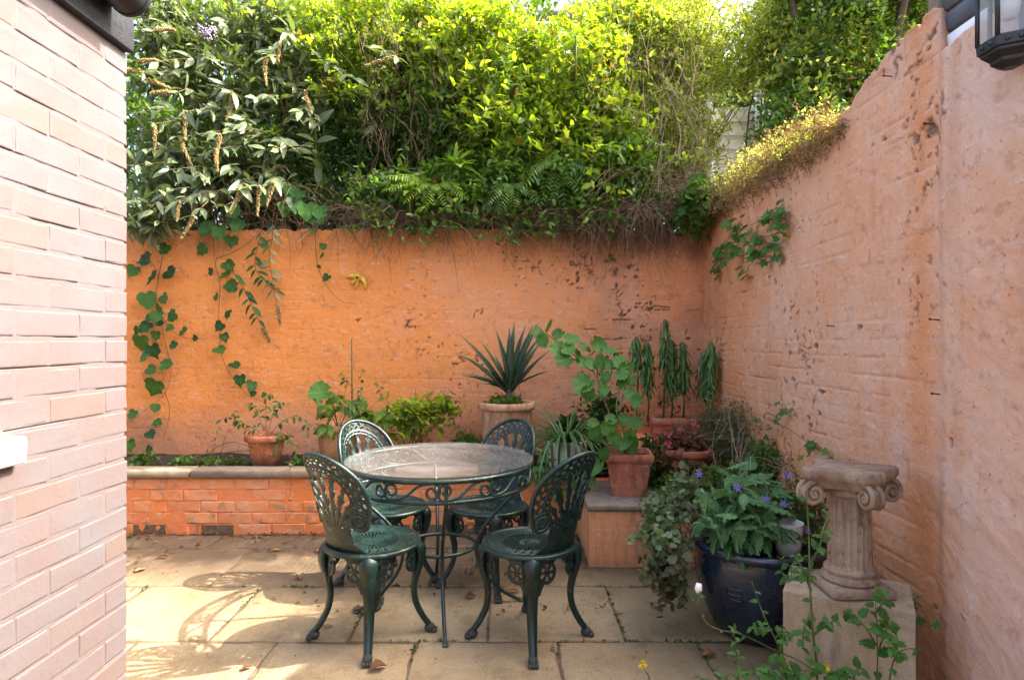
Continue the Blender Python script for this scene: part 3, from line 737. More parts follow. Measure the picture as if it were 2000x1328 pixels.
# ---------------------------------------------------------------- raised bed
bed = thing('raised_bed', 'raised bed with orange painted brick front and stone coping along the rear wall', 'planter', (0, 0, 0))
oS = [brick_mesh(0.2155, 400 + k, M['orange_brick'], 0.0690, 0.003, 0.0055) for k in range(7)]
dS = [brick_mesh(0.2155, 420 + k, M['dark_brick'], 0.0665, 0.007, 0.005) for k in range(4)]
YF = 4.135; BX = 0.50
for k in range(5):
    z = 0.0 + k * 0.0745 - 0.004
    x = -3.4 + (0.11 if k % 2 else 0)
    while x < BX:
        dark = k == 0 and hb.random() < 0.7
        wh = k == 0 and min(abs(x - W(377, 1030, YF).x), abs(x - W(517, 1030, YF).x)) < 0.11
        o = link('brick', dS[hb.integers(4)] if dark else oS[hb.integers(7)], bed)
        o.location = (x, YF + hb.uniform(-0.003, 0.003), z + hb.uniform(-0.002, 0.002)); o.rotation_euler = (0, hb.uniform(-.008, .008), hb.uniform(-.012, .012))
        if dark: o['label'] = 'bare dark base brick with its paint worn off'
        x += 0.2155 + 0.009 + (0.022 if wh else 0)
g = Geo(); U, V = np.meshgrid(np.linspace(-3.4, BX + 0.2, 160), np.linspace(-0.05, 0.372, 30))
n = 0.0015 - 0.006 * (fbm(U * 15, V * 15, 88, 3) - 0.5)
for px in (377, 517):
    n = n + 0.10 * smooth(0.016, 0.008, np.abs(U - W(px, 1030, YF).x)) * smooth(0.075, 0.06, V)
P = np.stack([U, YF + n, V], -1).reshape(-1, 3); i, j = np.meshgrid(np.arange(29), np.arange(159), indexing='ij')
g.add(P, np.stack([i * 160 + j, i * 160 + j + 1, (i + 1) * 160 + j + 1, (i + 1) * 160 + j], -1).reshape(-1, 4)); g.build('mortar', M['orange_mortar'], bed)
cx0 = -3.4
for x1 in (-2.12, -1.16, -0.22, BX):
    gn = Geo(); rbox(gn, cx0 + 0.004, x1 - 0.004, YF - 0.028, YF + 0.125, 0.371, 0.424, 0.007)
    gn.build('coping_stone', M['coping'], bed).rotation_euler = (0, hb.uniform(-.001, .001), 0); cx0 = x1
g = Geo(); U, V = np.meshgrid(np.linspace(-3.5, XR + 0.05, 160), np.linspace(YF + 0.11, YB + 0.05, 30))
Zz = 0.375 + 0.06 * (fbm(U * 5, V * 5, 99, 5) - 0.5) + 0.03 * smooth(4.4, 4.8, V)
P = np.stack([U, V, Zz], -1).reshape(-1, 3); i, j = np.meshgrid(np.arange(29), np.arange(159), indexing='ij')
g.add(P, np.stack([i * 160 + j, i * 160 + j + 1, (i + 1) * 160 + j + 1, (i + 1) * 160 + j], -1).reshape(-1, 4)); g.build('soil', M['soil'], bed)

# orange plinth block returning from the bed
plinth = thing('plinth_block', 'low orange painted masonry block with mossy stone top under the terracotta trough', 'plinth', (0, 0, 0))
g = Geo(); nu, nv = 90, 34
def face(org, ud, vd, nd, lu, lv, nu, nv, seed):
    U, V = np.meshgrid(np.linspace(0, lu, nu), np.linspace(0, lv, nv))
    h = 0.012 * (fbm(U * 6, V * 6, seed) - 0.5) + 0.004 * (fbm(U * 60, V * 6, seed + 1, 3) - 0.5)
    e = np.minimum(np.minimum(U, lu - U), lv - V + 0.02); h = h - 0.012 * smooth(0.015, 0.0, e)
    P = np.array(org) + U[..., None] * np.array(ud) + V[..., None] * np.array(vd) + h[..., None] * np.array(nd)
    i, j = np.meshgrid(np.arange(nv - 1), np.arange(nu - 1), indexing='ij')
    q = np.stack([i * nu + j, i * nu + j + 1, (i + 1) * nu + j + 1, (i + 1) * nu + j], -1).reshape(-1, 4)
    g.add(P.reshape(-1, 3), q, chip=np.clip(0.5 * smooth(0.66, 0.74, fbm(U * 14, V * 9, seed + 3, 5)) , 0, 1).ravel(),
          warm=np.full(U.size, 1.0), stain=np.clip(0.35 * smooth(0.50, 0.66, fbm(U * 60, V * 5, seed + 2, 5)) * smooth(0.0, 0.2, V + 0.1) + 0.6 * smooth(0.10, 0.0, V), 0, .8).ravel())
face((0.435, 3.53, 0), (1, 0, 0), (0, 0, 1), (0, -1, 0), 1.03, 0.315, 120, 40, 201)
face((0.435, 4.16, 0), (0, -1, 0), (0, 0, 1), (-1, 0, 0), 0.63, 0.315, 70, 40, 211)
g.build('painted_face', M['right_wall'], plinth)
g = Geo(); rbox(g, 0.425, 0.93, 3.518, 4.14, 0.314, 0.350, 0.007); g.build('stone_slab', M['coping'], plinth)
g = Geo(); rbox(g, 0.938, XR - 0.02, 3.520, 4.25, 0.312, 0.348, 0.007); g.build('stone_slab', M['coping'], plinth)
# a second, higher step of the bed in the corner
g = Geo(); rbox(g, 0.70, XR - 0.02, 4.12, YB - 0.02, 0.34, 0.62, 0.01); g.build('rear_step', M['orange_mortar'], plinth)
# ================================================================== CAST CHAIRS AND TABLE
def pierced(g, field, u0, u1, v0, v1, step, mapf, th, **att):
    """plate cut out where field<0: marching squares in (u,v), extruded by th and bent by mapf(u,v,w)"""
    us = np.arange(u0, u1 + step, step); vs = np.arange(v0, v1 + step, step)
    U, V = np.meshgrid(us, vs, indexing='ij'); Fv = field(U, V)
    inside = Fv > 0
    verts = []; key = {}; polys = []
    def vid(k, u, v):
        if k not in key: key[k] = len(verts); verts.append((u, v))
        return key[k]
    Fl = Fv.tolist(); ul = us.tolist(); vl = vs.tolist()
    cell = inside[:-1, :-1].astype(int) + inside[1:, :-1] + inside[1:, 1:] + inside[:-1, 1:]
    for i, j in np.argwhere(cell > 0).tolist():
        c = ((i, j), (i + 1, j), (i + 1, j + 1), (i, j + 1)); poly = []
        for k in range(4):
            a, b = c[k], c[(k + 1) % 4]; fa, fb = Fl[a[0]][a[1]], Fl[b[0]][b[1]]
            if fa > 0: poly.append(vid(a, ul[a[0]], vl[a[1]]))
            if (fa > 0) != (fb > 0):
                if a > b: a, b, fa, fb = b, a, fb, fa
                t = min(max(fa / (fa - fb), 0.02), 0.98)
                poly.append(vid((a, b), ul[a[0]] + t * (ul[b[0]] - ul[a[0]]), vl[a[1]] + t * (vl[b[1]] - vl[a[1]])))
        if len(poly) >= 3: polys.append(poly)
    uv = np.array(verts); t = th(uv[:, 0], uv[:, 1])
    A = mapf(uv[:, 0], uv[:, 1], t / 2); B = mapf(uv[:, 0], uv[:, 1], -t / 2)
    g.add(A, polys, **att); g.add(B, [p[::-1] for p in polys], **att)
    E = {}
    for p in polys:
        for k in range(len(p)):
            e = (p[k], p[(k + 1) % len(p)])
            if (e[1], e[0]) in E: del E[(e[1], e[0])]
            else: E[e] = 1
    e = np.array(list(E)); n = len(e)
    V4 = np.concatenate([A[e[:, 0]], A[e[:, 1]], B[e[:, 1]], B[e[:, 0]]]); k = np.arange(n)
    g.add(V4, np.stack([k, k + 3 * n, k + 2 * n, k + n], -1), **att)

SH = 0.415                                  # seat height
def back_map(u, v, w):
    """seat-back surface: wrapped round the rear of the seat and leaning away (front is +x)"""
    r = 0.178 + 0.26 * np.clip(v, 0, 1) + 0.10 * np.clip(v, 0, 1) ** 2 + 0.0
    Rc = 0.235
    ph = u / Rc
    x = -(r - Rc) - (Rc + w) * np.cos(ph)
    y = (Rc + w) * np.sin(ph)
    return np.stack([x, y, SH + v], -1)

EC, EW, EH = 0.225, 0.193, 0.188
def egg(u, v): return np.sqrt((u / EW) ** 2 + ((v - EC) / EH) ** 2)
def back_field(u, v):
    s = egg(u, v); th = np.arctan2(u, v - EC)
    body = np.minimum((1.0 - s) * 0.19, (v - 0.125))
    wv = 0.092 + 0.05 * smooth(0.05, -0.01, v) + 0.02 * smooth(0.10, 0.18, v)
    stem = np.minimum(np.minimum(wv - np.abs(u), v + 0.008), 0.20 - v)
    vol = 0.043 - np.hypot(np.abs(u) - 0.137, v - 0.138)
    f = np.maximum(np.maximum(body, stem), vol)
    # lace band
    n = 28
    p = th * n / (2 * PI)
    a = p - np.floor(p) - 0.5
    b = (p + 0.5) - np.floor(p + 0.5) - 0.5
    h1 = 1 - (((a + 2.6 * (s - 0.905)) / 0.25) ** 2 + ((s - 0.905) / 0.042) ** 2)
    h2 = 1 - (((b - 3.0 * (s - 0.81)) / 0.27) ** 2 + ((s - 0.81) / 0.038) ** 2)
    bandm = np.where((v > 0.105) & (np.hypot(np.abs(u) - 0.137, v - 0.138) > 0.047), 1.0, -1.0)
    hole = np.minimum(np.maximum(h1, h2) * 0.010, bandm * 0.05)
    # little beads pierced between the two arches
    p3 = th * 34 / (2 * PI); c = p3 - np.floor(p3) - 0.5
    h3 = (1 - ((c / 0.22) ** 2 + ((s - 0.675) / 0.022) ** 2)) * 0.004
    hole = np.maximum(hole, np.minimum(h3, bandm * 0.05))
    # palmette: stems fanning up from the seat, with lobed leaves
    du, dv = u, v - 0.015
    r = np.hypot(du, dv); an = np.arctan2(du, dv)
    st = np.full_like(u, -1.0)
    for k, (a0, ph) in enumerate([(0, 0), (.20, 1), (-.20, 1), (.40, 2.2), (-.40, 2.2), (.62, .6), (-.62, .6), (.88, 1.7), (-.88, 1.7)]):
        ac = a0 * (0.55 + 1.5 * r)
        w = 0.0062 + 0.0105 * np.abs(np.sin(r * 52 + ph)) ** 1.3 * np.where(np.sin(r * 104 + 2 * ph + (an > ac) * 2.2) > -0.55, 1, 0.35)
        st = np.maximum(st, w - np.abs(an - ac) * r)
    inner = np.minimum((0.615 - s) * 0.19, v - 0.055)
    inner = np.minimum(inner, np.where(np.abs(u) < 0.125, 1.0, -1.0))
    hole = np.maximum(hole, np.minimum(inner, -st))
    return np.minimum(f, -hole)
def back_th(u, v):
    s = egg(u, v); th = np.arctan2(u, v - EC)
    t = 0.007 + 0.004 * np.exp(-((s - 0.72) / 0.022) ** 2) + 0.004 * np.exp(-((s - 0.635) / 0.02) ** 2) + 0.0025 * np.exp(-((s - 0.675) / 0.02) ** 2) * np.cos(th * 34)
    r = np.hypot(u, v - 0.015); an = np.arctan2(u, v - 0.015)
    t = t + 0.0028 * np.cos(an / (0.55 + 1.5 * r) * 31) * (s < 0.62) + 0.0018 * np.sin(r * 95) * (s < 0.62)
    t = t + 0.002 * np.sin(u * 420) * np.sin(v * 420) * (s > 0.74)
    d = np.hypot(np.abs(u) - 0.137, v - 0.138)
    return t + 0.006 * (d < 0.043) * (0.5 + 0.5 * np.cos(d * 330))

def seat_field(u, v):
    r = np.hypot(u, v); an = np.arctan2(v, u)
    f = 0.200 - r
    n = 40; p = an * n / (2 * PI); a = np.abs(p - np.floor(p) - 0.5)
    slot = np.minimum(np.minimum(r - 0.048, 0.112 - r), (0.25 - a) * 2 * PI * r / n)
    p2 = an * 28 / (2 * PI); a2 = p2 - np.floor(p2) - 0.5
    h2 = (1 - ((a2 / 0.20) ** 2 + ((r - 0.150) / 0.011) ** 2)) * 0.004
    return np.minimum(f, -np.maximum(slot, np.where(np.cos(an) < -0.2, h2, -1)))
def seat_th(u, v):
    r = np.hypot(u, v); an = np.arctan2(v, u)
    t = 0.009 + 0.012 * smooth(0.180, 0.190, r) + 0.004 * np.exp(-((r - 0.122) / 0.005) ** 2) + 0.003 * np.exp(-((r - 0.045) / 0.006) ** 2)
    t = t + 0.004 * np.sin(an * 28 + r * 260) * (r > 0.125) * (r < 0.178)
    return t + 0.005 * np.cos(an * 20) * (r < 0.042)

def rim_path(sgn):
    pts = []
    a0 = R(116)
    for a in np.linspace(0, a0, 26): pts.append((sgn * EW * math.sin(a), EC + EH * math.cos(a)))
    x1, y1 = pts[-1]; c = (abs(x1) - 0.040, y1 - 0.004)
    for k, a in enumerate(np.linspace(0, -R(560), 40)):
        if k == 0: continue
        r = 0.040 * (1 - k / 40 * 0.8)
        pts.append((sgn * (c[0] + r * math.cos(a)), c[1] + r * math.sin(a)))
    return pts

def build_chair_meshes():
    m = {}
    g = Geo(); pierced(g, back_field, -0.2, 0.2, -0.012, 0.42, 0.0027, back_map, back_th)
    m['backrest'] = g.mesh('backrest', M['green'])
    L, Rr = rim_path(-1), rim_path(1)
    p = np.array(L[::-1] + Rr[1:]); P = back_map(p[:, 0], p[:, 1], np.zeros(len(p)))
    rad = np.concatenate([np.linspace(0.0055, 0.0098, 30), np.full(len(p) - 60, 0.0098), np.linspace(0.0098, 0.0055, 30)])
    g = Geo(); tube(g, P, rad, 8)
    m['back_rim'] = g.mesh('back_rim', M['green'])
    g = Geo(); pierced(g, seat_field, -0.203, 0.203, -0.203, 0.203, 0.0034, lambda u, v, w: np.stack([u, v, SH - 0.006 + w - 0.008 * smooth(0.16, 0.0, np.hypot(u, v))], -1), seat_th)
    a = np.linspace(0, 2 * PI, 60, endpoint=False)
    tube(g, np.stack([0.197 * np.cos(a), 0.197 * np.sin(a), np.full(60, SH - 0.010)], -1), 0.0115, 8, closed=True)
    m['seat'] = g.mesh('seat', M['green'])
    # cabriole leg in its own radial plane (x = radius)
    prof = spline([(0.172, SH - 0.012), (0.200, 0.375), (0.203, 0.325), (0.186, 0.262), (0.176, 0.20), (0.184, 0.135), (0.212, 0.075), (0.240, 0.035)], 30)
    g = Geo(); n = len(prof); seg = 12; t = np.linspace(0, 1, n)
    wt = np.interp(t, [0, .12, .3, .5, .8, 1], [0.042, 0.041, 0.031, 0.024, 0.0195, 0.017])
    wn_ = np.interp(t, [0, .15, .35, .6, 1], [0.018, 0.022, 0.0165, 0.0125, 0.0115])
    tg = nrm(np.gradient(prof, axis=0)); nn = np.stack([-tg[:, 1], tg[:, 0]], -1)
    if nn[0, 0] < 0: nn = -nn
    rings = []
    for k in range(n):
        for q in range(seg):
            an = q * 2 * PI / seg; ca, sa = math.cos(an), math.sin(an)
            ridge = 1 + 0.30 * max(0, ca) ** 6 + 0.10 * math.sin(k * 2.1) * (abs(sa) > 0.6) * (t[k] < 0.7)
            rings.append((prof[k, 0] + nn[k, 0] * wn_[k] * ca * ridge, wt[k] * sa * (1 - 0.25 * abs(ca)), prof[k, 1] + nn[k, 1] * wn_[k] * ca * ridge))
    i = np.arange(n - 1)[:, None]; j = np.arange(seg)[None]
    g.add(rings, np.stack([i * seg + j, i * seg + (j + 1) % seg, (i + 1) * seg + (j + 1) % seg, (i + 1) * seg + j], -1).reshape(-1, 4))
    m['leg'] = g.mesh('leg', M['green'])
    # paw: a ball with three toes
    g = Geo()
    def blob(c, r, sx=1, sy=1, sz=1, nu=10, nv=7):
        P = []
        for b in range(nv + 1):
            ph = PI * b / nv
            for a in range(nu):
                an = 2 * PI * a / nu
                P.append((c[0] + r * sx * math.sin(ph) * math.cos(an), c[1] + r * sy * math.sin(ph) * math.sin(an), c[2] + r * sz * math.cos(ph)))
        i = np.arange(nv)[:, None]; j = np.arange(nu)[None]
        g.add(P, np.stack([i * nu + j, (i + 1) * nu + j, (i + 1) * nu + (j + 1) % nu, i * nu + (j + 1) % nu], -1).reshape(-1, 4))
    blob((0.246, 0, 0.021), 0.021, 1.15, 1.0, 1.0)
    for yy in (-0.013, 0, 0.013): blob((0.266, yy, 0.010), 0.0105, 1.3, 0.8, 0.95, 8, 6)
    m['foot'] = g.mesh('foot', M['foot'])
    # pierced knee brackets with a rosette each side
    def bf(u, v):
        au = np.abs(u); d = np.hypot(au - 0.066, v + 0.060)
        f = 0.047 - d
        f = np.maximum(f, np.minimum(np.minimum(0.045 * smooth(-0.17, -0.03, v) + 0.022 - au + 0.01, v + 0.150), -v))
        f = np.maximum(f, np.minimum(np.minimum(0.125 - au, v + 0.03 - 0.02 * np.cos(au * 50)), -v + 0.002))
        an = np.arctan2(v + 0.060, au - 0.066)
        h = np.minimum(np.minimum(d - 0.013, 0.035 - d), (0.30 - np.abs((an * 6 / (2 * PI)) % 1 - 0.5)) * d)
        h2 = 0.007 - np.hypot(au - 0.028, v + 0.040) ; h3 = 0.006 - np.hypot(au - 0.026, v + 0.095)
        return np.minimum(f, -np.maximum(np.maximum(h, h2), h3))
    def bth(u, v):
        d = np.hypot(np.abs(u) - 0.066, v + 0.060)
        return 0.006 + 0.005 * np.exp(-((d - 0.041) / 0.005) ** 2) + 0.004 * (d < 0.013)
    def bm(u, v, w):
        r = 0.188 + w - 0.10 * np.abs(u) - 0.03 * (-v)
        a = u / 0.19
        return np.stack([r * np.cos(a), r * np.sin(a), SH - 0.016 + v], -1)
    g = Geo(); pierced(g, bf, -0.13, 0.13, -0.152, 0.003, 0.0027, bm, bth)
    m['bracket'] = g.mesh('bracket', M['green'])
    return m
CM = build_chair_meshes()
CHAIRS = 'green cast metal chairs around the glass table'
def make_chair(label, x, y, deg):
    t = thing('garden_chair', label, 'chair', (x, y, 0.0), R(deg), CHAIRS)
    link('seat', CM['seat'], t); b = link('backrest', CM['backrest'], t); link('back_rim', CM['back_rim'], b)
    for k in range(4):
        a = PI / 4 + k * PI / 2
        l = link('leg', CM['leg'], t); l.rotation_euler = (0, 0, a)
        link('bracket', CM['bracket'], l); link('foot', CM['foot'], l)
    return t
make_chair('green pierced metal chair with sunlit back nearest the pink house wall', -0.605, 2.715, 53)
make_chair('shaded dark green metal chair in front of the orange plinth block, back towards us', 0.075, 2.70, 137)
make_chair('bright teal sunlit metal chair behind the glass table, below the leafy pot with a cane', -0.655, 3.29, 318)
make_chair('dark green metal chair behind the glass table, below the spiky cordyline pot', -0.125, 3.30, 238)

# table
TX, TY = -0.346, 3.0
tab = thing('garden_table', 'round glass topped table on a scrolled green iron frame', 'table', (TX, TY, 0), 0)
TZ = 0.715
g = Geo(); lathe(g, [(0.0005, TZ + 0.004), (0.438, TZ + 0.004), (0.446, TZ + 0.002), (0.446, TZ - 0.004), (0.0005, TZ - 0.004)], 96)
g.build('glass_top', M['glass'], tab, smooth_=False)
def ringm(name, r, z, rad, flat=1.0):
    g = Geo(); a = np.linspace(0, 2 * PI, 96, endpoint=False)
    tube(g, np.stack([r * np.cos(a), r * np.sin(a), np.full(96, z)], -1), rad, 8, closed=True)
    return g.build(name, M['green'], tab)
ringm('upper_ring', 0.438, TZ - 0.017, 0.0115); ringm('lower_ring', 0.432, 0.610, 0.0095); ringm('foot_ring', 0.170, 0.300, 0.009)
def scroll_pts():
    c = 0.086; rr = 0.0385; P = []
    n0 = 40
    for k in range(n0):
        a = R(-190) + (R(270) - R(-190)) * k / (n0 - 1); r = 0.009 + (rr - 0.009) * k / (n0 - 1)
        P.append((-c + r * math.cos(a), r * math.sin(a)))
    left = np.array(P)
    right = -left[::-1]
    mid = spline([left[-2], left[-1], (-0.030, -0.023), (0, 0), (0.030, 0.023), right[0], right[1]], 21)[5:-5]
    return np.vstack([left[:-1], mid, right[1:]])
sp = scroll_pts(); zc = (0.610 + TZ - 0.014) / 2
def wrap(p, r=0.436):
    a = p[:, 0] / r
    return np.stack([r * np.cos(a), r * np.sin(a), zc + p[:, 1]], -1)
g = Geo(); tube(g, wrap(sp), 0.0062, 6); scroll_me = g.mesh('scroll', M['green'])
for k in range(12): link('scroll', scroll_me, tab).rotation_euler = (0, 0, 2 * PI * k / 12 + R(261))
g = Geo(); tube(g, spline([(0.434, 0, 0.70), (0.428, 0, 0.60), (0.350, 0, 0.52), (0.235, 0, 0.405), (0.178, 0, 0.30), (0.195, 0, 0.19), (0.290, 0, 0.07), (0.392, 0, 0.006)], 36), 0.0085, 8)
rbox(g, 0.382, 0.404, -0.012, 0.012, 0.0, 0.012, 0.003)
leg_me = g.mesh('leg', M['green'])
for k in range(4): link('leg', leg_me, tab).rotation_euler = (0, 0, R(280) + k * PI / 2)

# ---------------------------------------------------------------- lantern on the right wall
lan = thing('wall_lantern', 'black six sided wall lantern with clear panes on the salmon wall', 'lantern', (XR - 0.02, 1.74, 2.035), 0)
lan.scale = (0.86, 0.86, 0.86)
def hexr(r): return [(-0.075 + r * math.cos(R(60 * k + 30)), r * math.sin(R(60 * k + 30))) for k in range(6)]
def hexloft(g, lv):
    n = len(lv); V = []
    for z, r in lv: V += [(x, y, z) for x, y in hexr(r)]
    i = np.arange(n - 1)[:, None]; j = np.arange(6)[None]
    g.add(V, np.stack([i * 6 + j, i * 6 + (j + 1) % 6, (i + 1) * 6 + (j + 1) % 6, (i + 1) * 6 + j], -1).reshape(-1, 4))
    g.add([V[k] for k in range(6)], [[5, 4, 3, 2, 1, 0]]); g.add(V[-6:], [[0, 1, 2, 3, 4, 5]])
g = Geo(); hexloft(g, [(0, 0.022), (0.012, 0.045), (0.016, 0.052), (0.026, 0.054), (0.040, 0.070), (0.044, 0.078), (0.052, 0.079), (0.056, 0.088), (0.085, 0.090), (0.090, 0.086)])
g.build('lantern_base', M['black'], lan, smooth_=False)
for k in range(6):
    a, b = hexr(0.086)[k], hexr(0.086)[(k + 1) % 6]
    gp = Geo(); tube(gp, [(*a, 0.085), (*a, 0.30)], 0.0075, 6); gp.build('post', M['black'], lan)
    gp = Geo(); i0 = Vector((a[0] + 0.075, a[1])) * 0.96; i1 = Vector((b[0] + 0.075, b[1])) * 0.96
    gp.add([(i0.x - .075, i0.y, .088), (i1.x - .075, i1.y, .088), (i1.x - .075, i1.y, .30), (i0.x - .075, i0.y, .30)], np.array([(0, 1, 2, 3)])); gp.build('pane', M['pane'], lan)
    gp = Geo(); mid = ((a[0] + b[0]) / 2, (a[1] + b[1]) / 2)
    for q in (0.3, 0.7):
        c0 = (a[0] + (b[0] - a[0]) * q, a[1] + (b[1] - a[1]) * q); ox, oy = (c0[0] + .075) * 0.05, c0[1] * 0.05
        tube(gp, [(c0[0], c0[1], 0.071), (c0[0] + ox * 1.6, c0[1] + oy * 1.6, 0.071)], 0.008, 8)
    gp.build('stud', M['black'], lan)
g = Geo(); hexloft(g, [(0.298, 0.094), (0.312, 0.098), (0.33, 0.085), (0.40, 0.035), (0.42, 0.012)]); g.build('cap', M['black'], lan, smooth_=False)
g = Geo(); tube(g, [(-0.075, 0, 0.30), (-0.075, 0, 0.245)], 0.018, 10); tube(g, [(-0.075, 0, 0.245), (-0.075, 0, 0.225), (-0.075, 0, 0.16)], [0.014, 0.03, 0.022], 12); g.build('bulb', M['white'], lan)
g = Geo(); rbox(g, -0.014, 0.018, -0.045, 0.045, 0.05, 0.36, 0.005); g.build('back_plate', M['black'], lan)

# ---------------------------------------------------------------- pedestal, column
blk = thing('stone_pedestal', 'pale limestone block standing on the paving under the broken column', 'pedestal', (0.954, 2.20, 0), R(-29))
def rough_box(sx, sy, sz, seed, n=14, amp=0.004):
    g = Geo()
    def fc(o, u, v, nn, lu, lv):
        U, V = np.meshgrid(np.linspace(0, lu, n), np.linspace(0, lv, n)); 
        e = np.minimum(np.minimum(U, lu - U), np.minimum(V, lv - V)); 
        P = np.array(o) + U[..., None] * np.array(u) + V[..., None] * np.array(v)
        hh = amp * (fbm(P[..., 0] * 9 + P[..., 1] * 5, P[..., 2] * 9 + P[..., 1] * 3, seed) - 0.5) * 2
        cdir = P - np.array([sx / 2, sy / 2, sz / 2])
        P = P + hh[..., None] * nrm(cdir)
        i, j = np.meshgrid(np.arange(n - 1), np.arange(n - 1), indexing='ij')
        g.add(P.reshape(-1, 3), np.stack([i * n + j, i * n + j + 1, (i + 1) * n + j + 1, (i + 1) * n + j], -1).reshape(-1, 4))
    fc((0, 0, 0), (1, 0, 0), (0, 0, 1), 0, sx, sz); fc((sx, sy, 0), (-1, 0, 0), (0, 0, 1), 0, sx, sz)
    fc((0, sy, 0), (0, -1, 0), (0, 0, 1), 0, sy, sz); fc((sx, 0, 0), (0, 1, 0), (0, 0, 1), 0, sy, sz)
    fc((0, 0, sz), (1, 0, 0), (0, 1, 0), 0, sx, sy)
    return g
rough_box(0.392, 0.29, 0.398, 5).build('block', M['block'], blk, smooth_=False)
col = thing('column', 'broken fluted cast stone column with scrolled capital on a limestone block', 'column', (1.195, 2.215, 0.40), 0)
g = Geo(); rbox(g, -0.108, 0.108, -0.105, 0.105, 0.0, 0.034, 0.006); g.build('base_slab', M['column'], col)
def fl(r, a, z):
    k = ((z > 0.088) & (z < 0.335)).astype(float)
    cr = np.exp(-((a - R(283) + 0.10 * (fbm(z * 30, z * 0, 4) - .5)) / 0.13) ** 2) * smooth(0.16, 0.24, z) * k * smooth(0.38, 0.55, fbm(z * 28, a * 3, 6))
    return r - 0.0065 * k * np.abs(np.cos(a * 10)) ** 0.7 - 0.02 * cr
prof = [(0.001, 0.034), (0.088, 0.034), (0.094, 0.042), (0.092, 0.052), (0.080, 0.057), (0.078, 0.064), (0.085, 0.070), (0.083, 0.079), (0.074, 0.084), (0.0715, 0.092)]
prof += [(0.0715 - 0.006 * k / 40 + 0.0, 0.092 + 0.24 * k / 40) for k in range(1, 41)] + [(0.072, 0.338), (0.074, 0.346), (0.066, 0.352), (0.080, 0.372), (0.001, 0.372)]
g = Geo(); lathe(g, prof, 160, (0, 0, 0), 0.05, 3, fl); g.build('fluted_shaft', M['column'], col)
# capital: abacus with concave sides turned 45 degrees-ish, one scroll under each corner
cap = Geo(); a = np.linspace(0, 2 * PI, 97)[:-1]; CA = R(-82)
def abr(t): return 0.112 + 0.068 * np.abs(np.cos(2 * (t - CA) / 1.0)) ** 3
rr_ = abr(a) * (1 + 0.05 * (fbm(a * 4, a * 0, 8) - 0.5))
front = np.exp(-((((a - CA + PI) % (2 * PI)) - PI) / 0.33) ** 2); rr_ = rr_ * (1 - 0.30 * front)
lv = [(0.365, 0.72), (0.385, 0.86), (0.398, 0.97), (0.405, 1.0), (0.424, 1.0), (0.430, 0.97)]
V = []
for z, s in lv: V += [(s * r * math.cos(t), s * r * math.sin(t), z) for t, r in zip(a, rr_)]
V.append((0, 0, 0.431)); n = len(a); i = np.arange(len(lv) - 1)[:, None]; j = np.arange(n)[None]
cap.add(V, [np.stack([i * n + j, i * n + (j + 1) % n, (i + 1) * n + (j + 1) % n, (i + 1) * n + j], -1).reshape(-1, 4),
            np.stack([(len(lv) - 1) * n + np.arange(n), (len(lv) - 1) * n + (np.arange(n) + 1) % n, np.full(n, len(lv) * n)], -1)])
capo = cap.build('capital', M['column'], col)
for k in range(4):
    an = CA + k * PI / 2; L = 0.148 if k else 0.105; cen = Vector((L * math.cos(an), L * math.sin(an), 0.345)); rd = Vector((math.cos(an), math.sin(an), 0)); sd_ = Vector((-math.sin(an), math.cos(an), 0))
    g = Geo()
    # spiral band in the plane (radial, vertical), extruded sideways
    for s in (-1, 1):
        pts = []
        for q in range(44):
            t = q / 43; ang = R(100) + t * R(-640) ; r = 0.041 * (1 - 0.86 * t)
            pts.append(cen + rd * (r * math.cos(ang)) + Vector((0, 0, r * math.sin(ang))) + sd_ * (s * (0.016 + 0.010 * t)))
        tube(g, pts, np.linspace(0.0105, 0.0055, 44), 7)
    pd = [cen + sd_ * (-0.019), cen + sd_ * 0.019]; tube(g, pd, 0.037, 20)
    tube(g, [cen + sd_ * (-0.028), cen + sd_ * 0.028], 0.010, 10)
    g.build('scroll', M['column'], capo)
# ================================================================== PLANTS: leaf shapes
def tpl_lance(w=0.26, fold=0.10, droop=0.18, teeth=0):
    """long leaf, base at origin, pointing +x, length 1; (verts, faces)"""
    st = [(0.0, 0.03), (0.25, 0.85), (0.5, 1.0), (0.75, 0.66), (1.0, 0.0)]
    v = []; f = []
    for i, (x, k) in enumerate(st):
        z = -droop * x * x
        v += [(x, -w / 2 * k, z + fold * k * w), (x, 0, z), (x, w / 2 * k, z + fold * k * w)]
    for i in range(4):
        a = i * 3
        f += [(a, a + 3, a + 4, a + 1), (a + 1, a + 4, a + 5, a + 2)]
    return np.array(v), np.array(f)
def tpl_small(w=0.5, fold=0.12, droop=0.15):
    v = [(0, 0, 0), (0.35, -w / 2, fold * w), (0.4, 0, -droop * .16), (0.35, w / 2, fold * w), (0.75, -w * .36, fold * w * .7 - droop * .5), (0.78, 0, -droop * .6), (0.75, w * .36, fold * w * .7 - droop * .5), (1, 0, -droop)]
    f = [(0, 1, 2), (0, 2, 3), (1, 4, 5), (1, 5, 2), (2, 5, 6), (2, 6, 3), (4, 7, 5), (5, 7, 6)]
    return np.array(v), np.array(f)
def tpl_dia(w=0.45):
    return np.array([(0, 0, 0), (0.45, -w / 2, 0.06), (1, 0, -0.08), (0.45, w / 2, 0.06)]), np.array([(0, 1, 2), (0, 2, 3)])
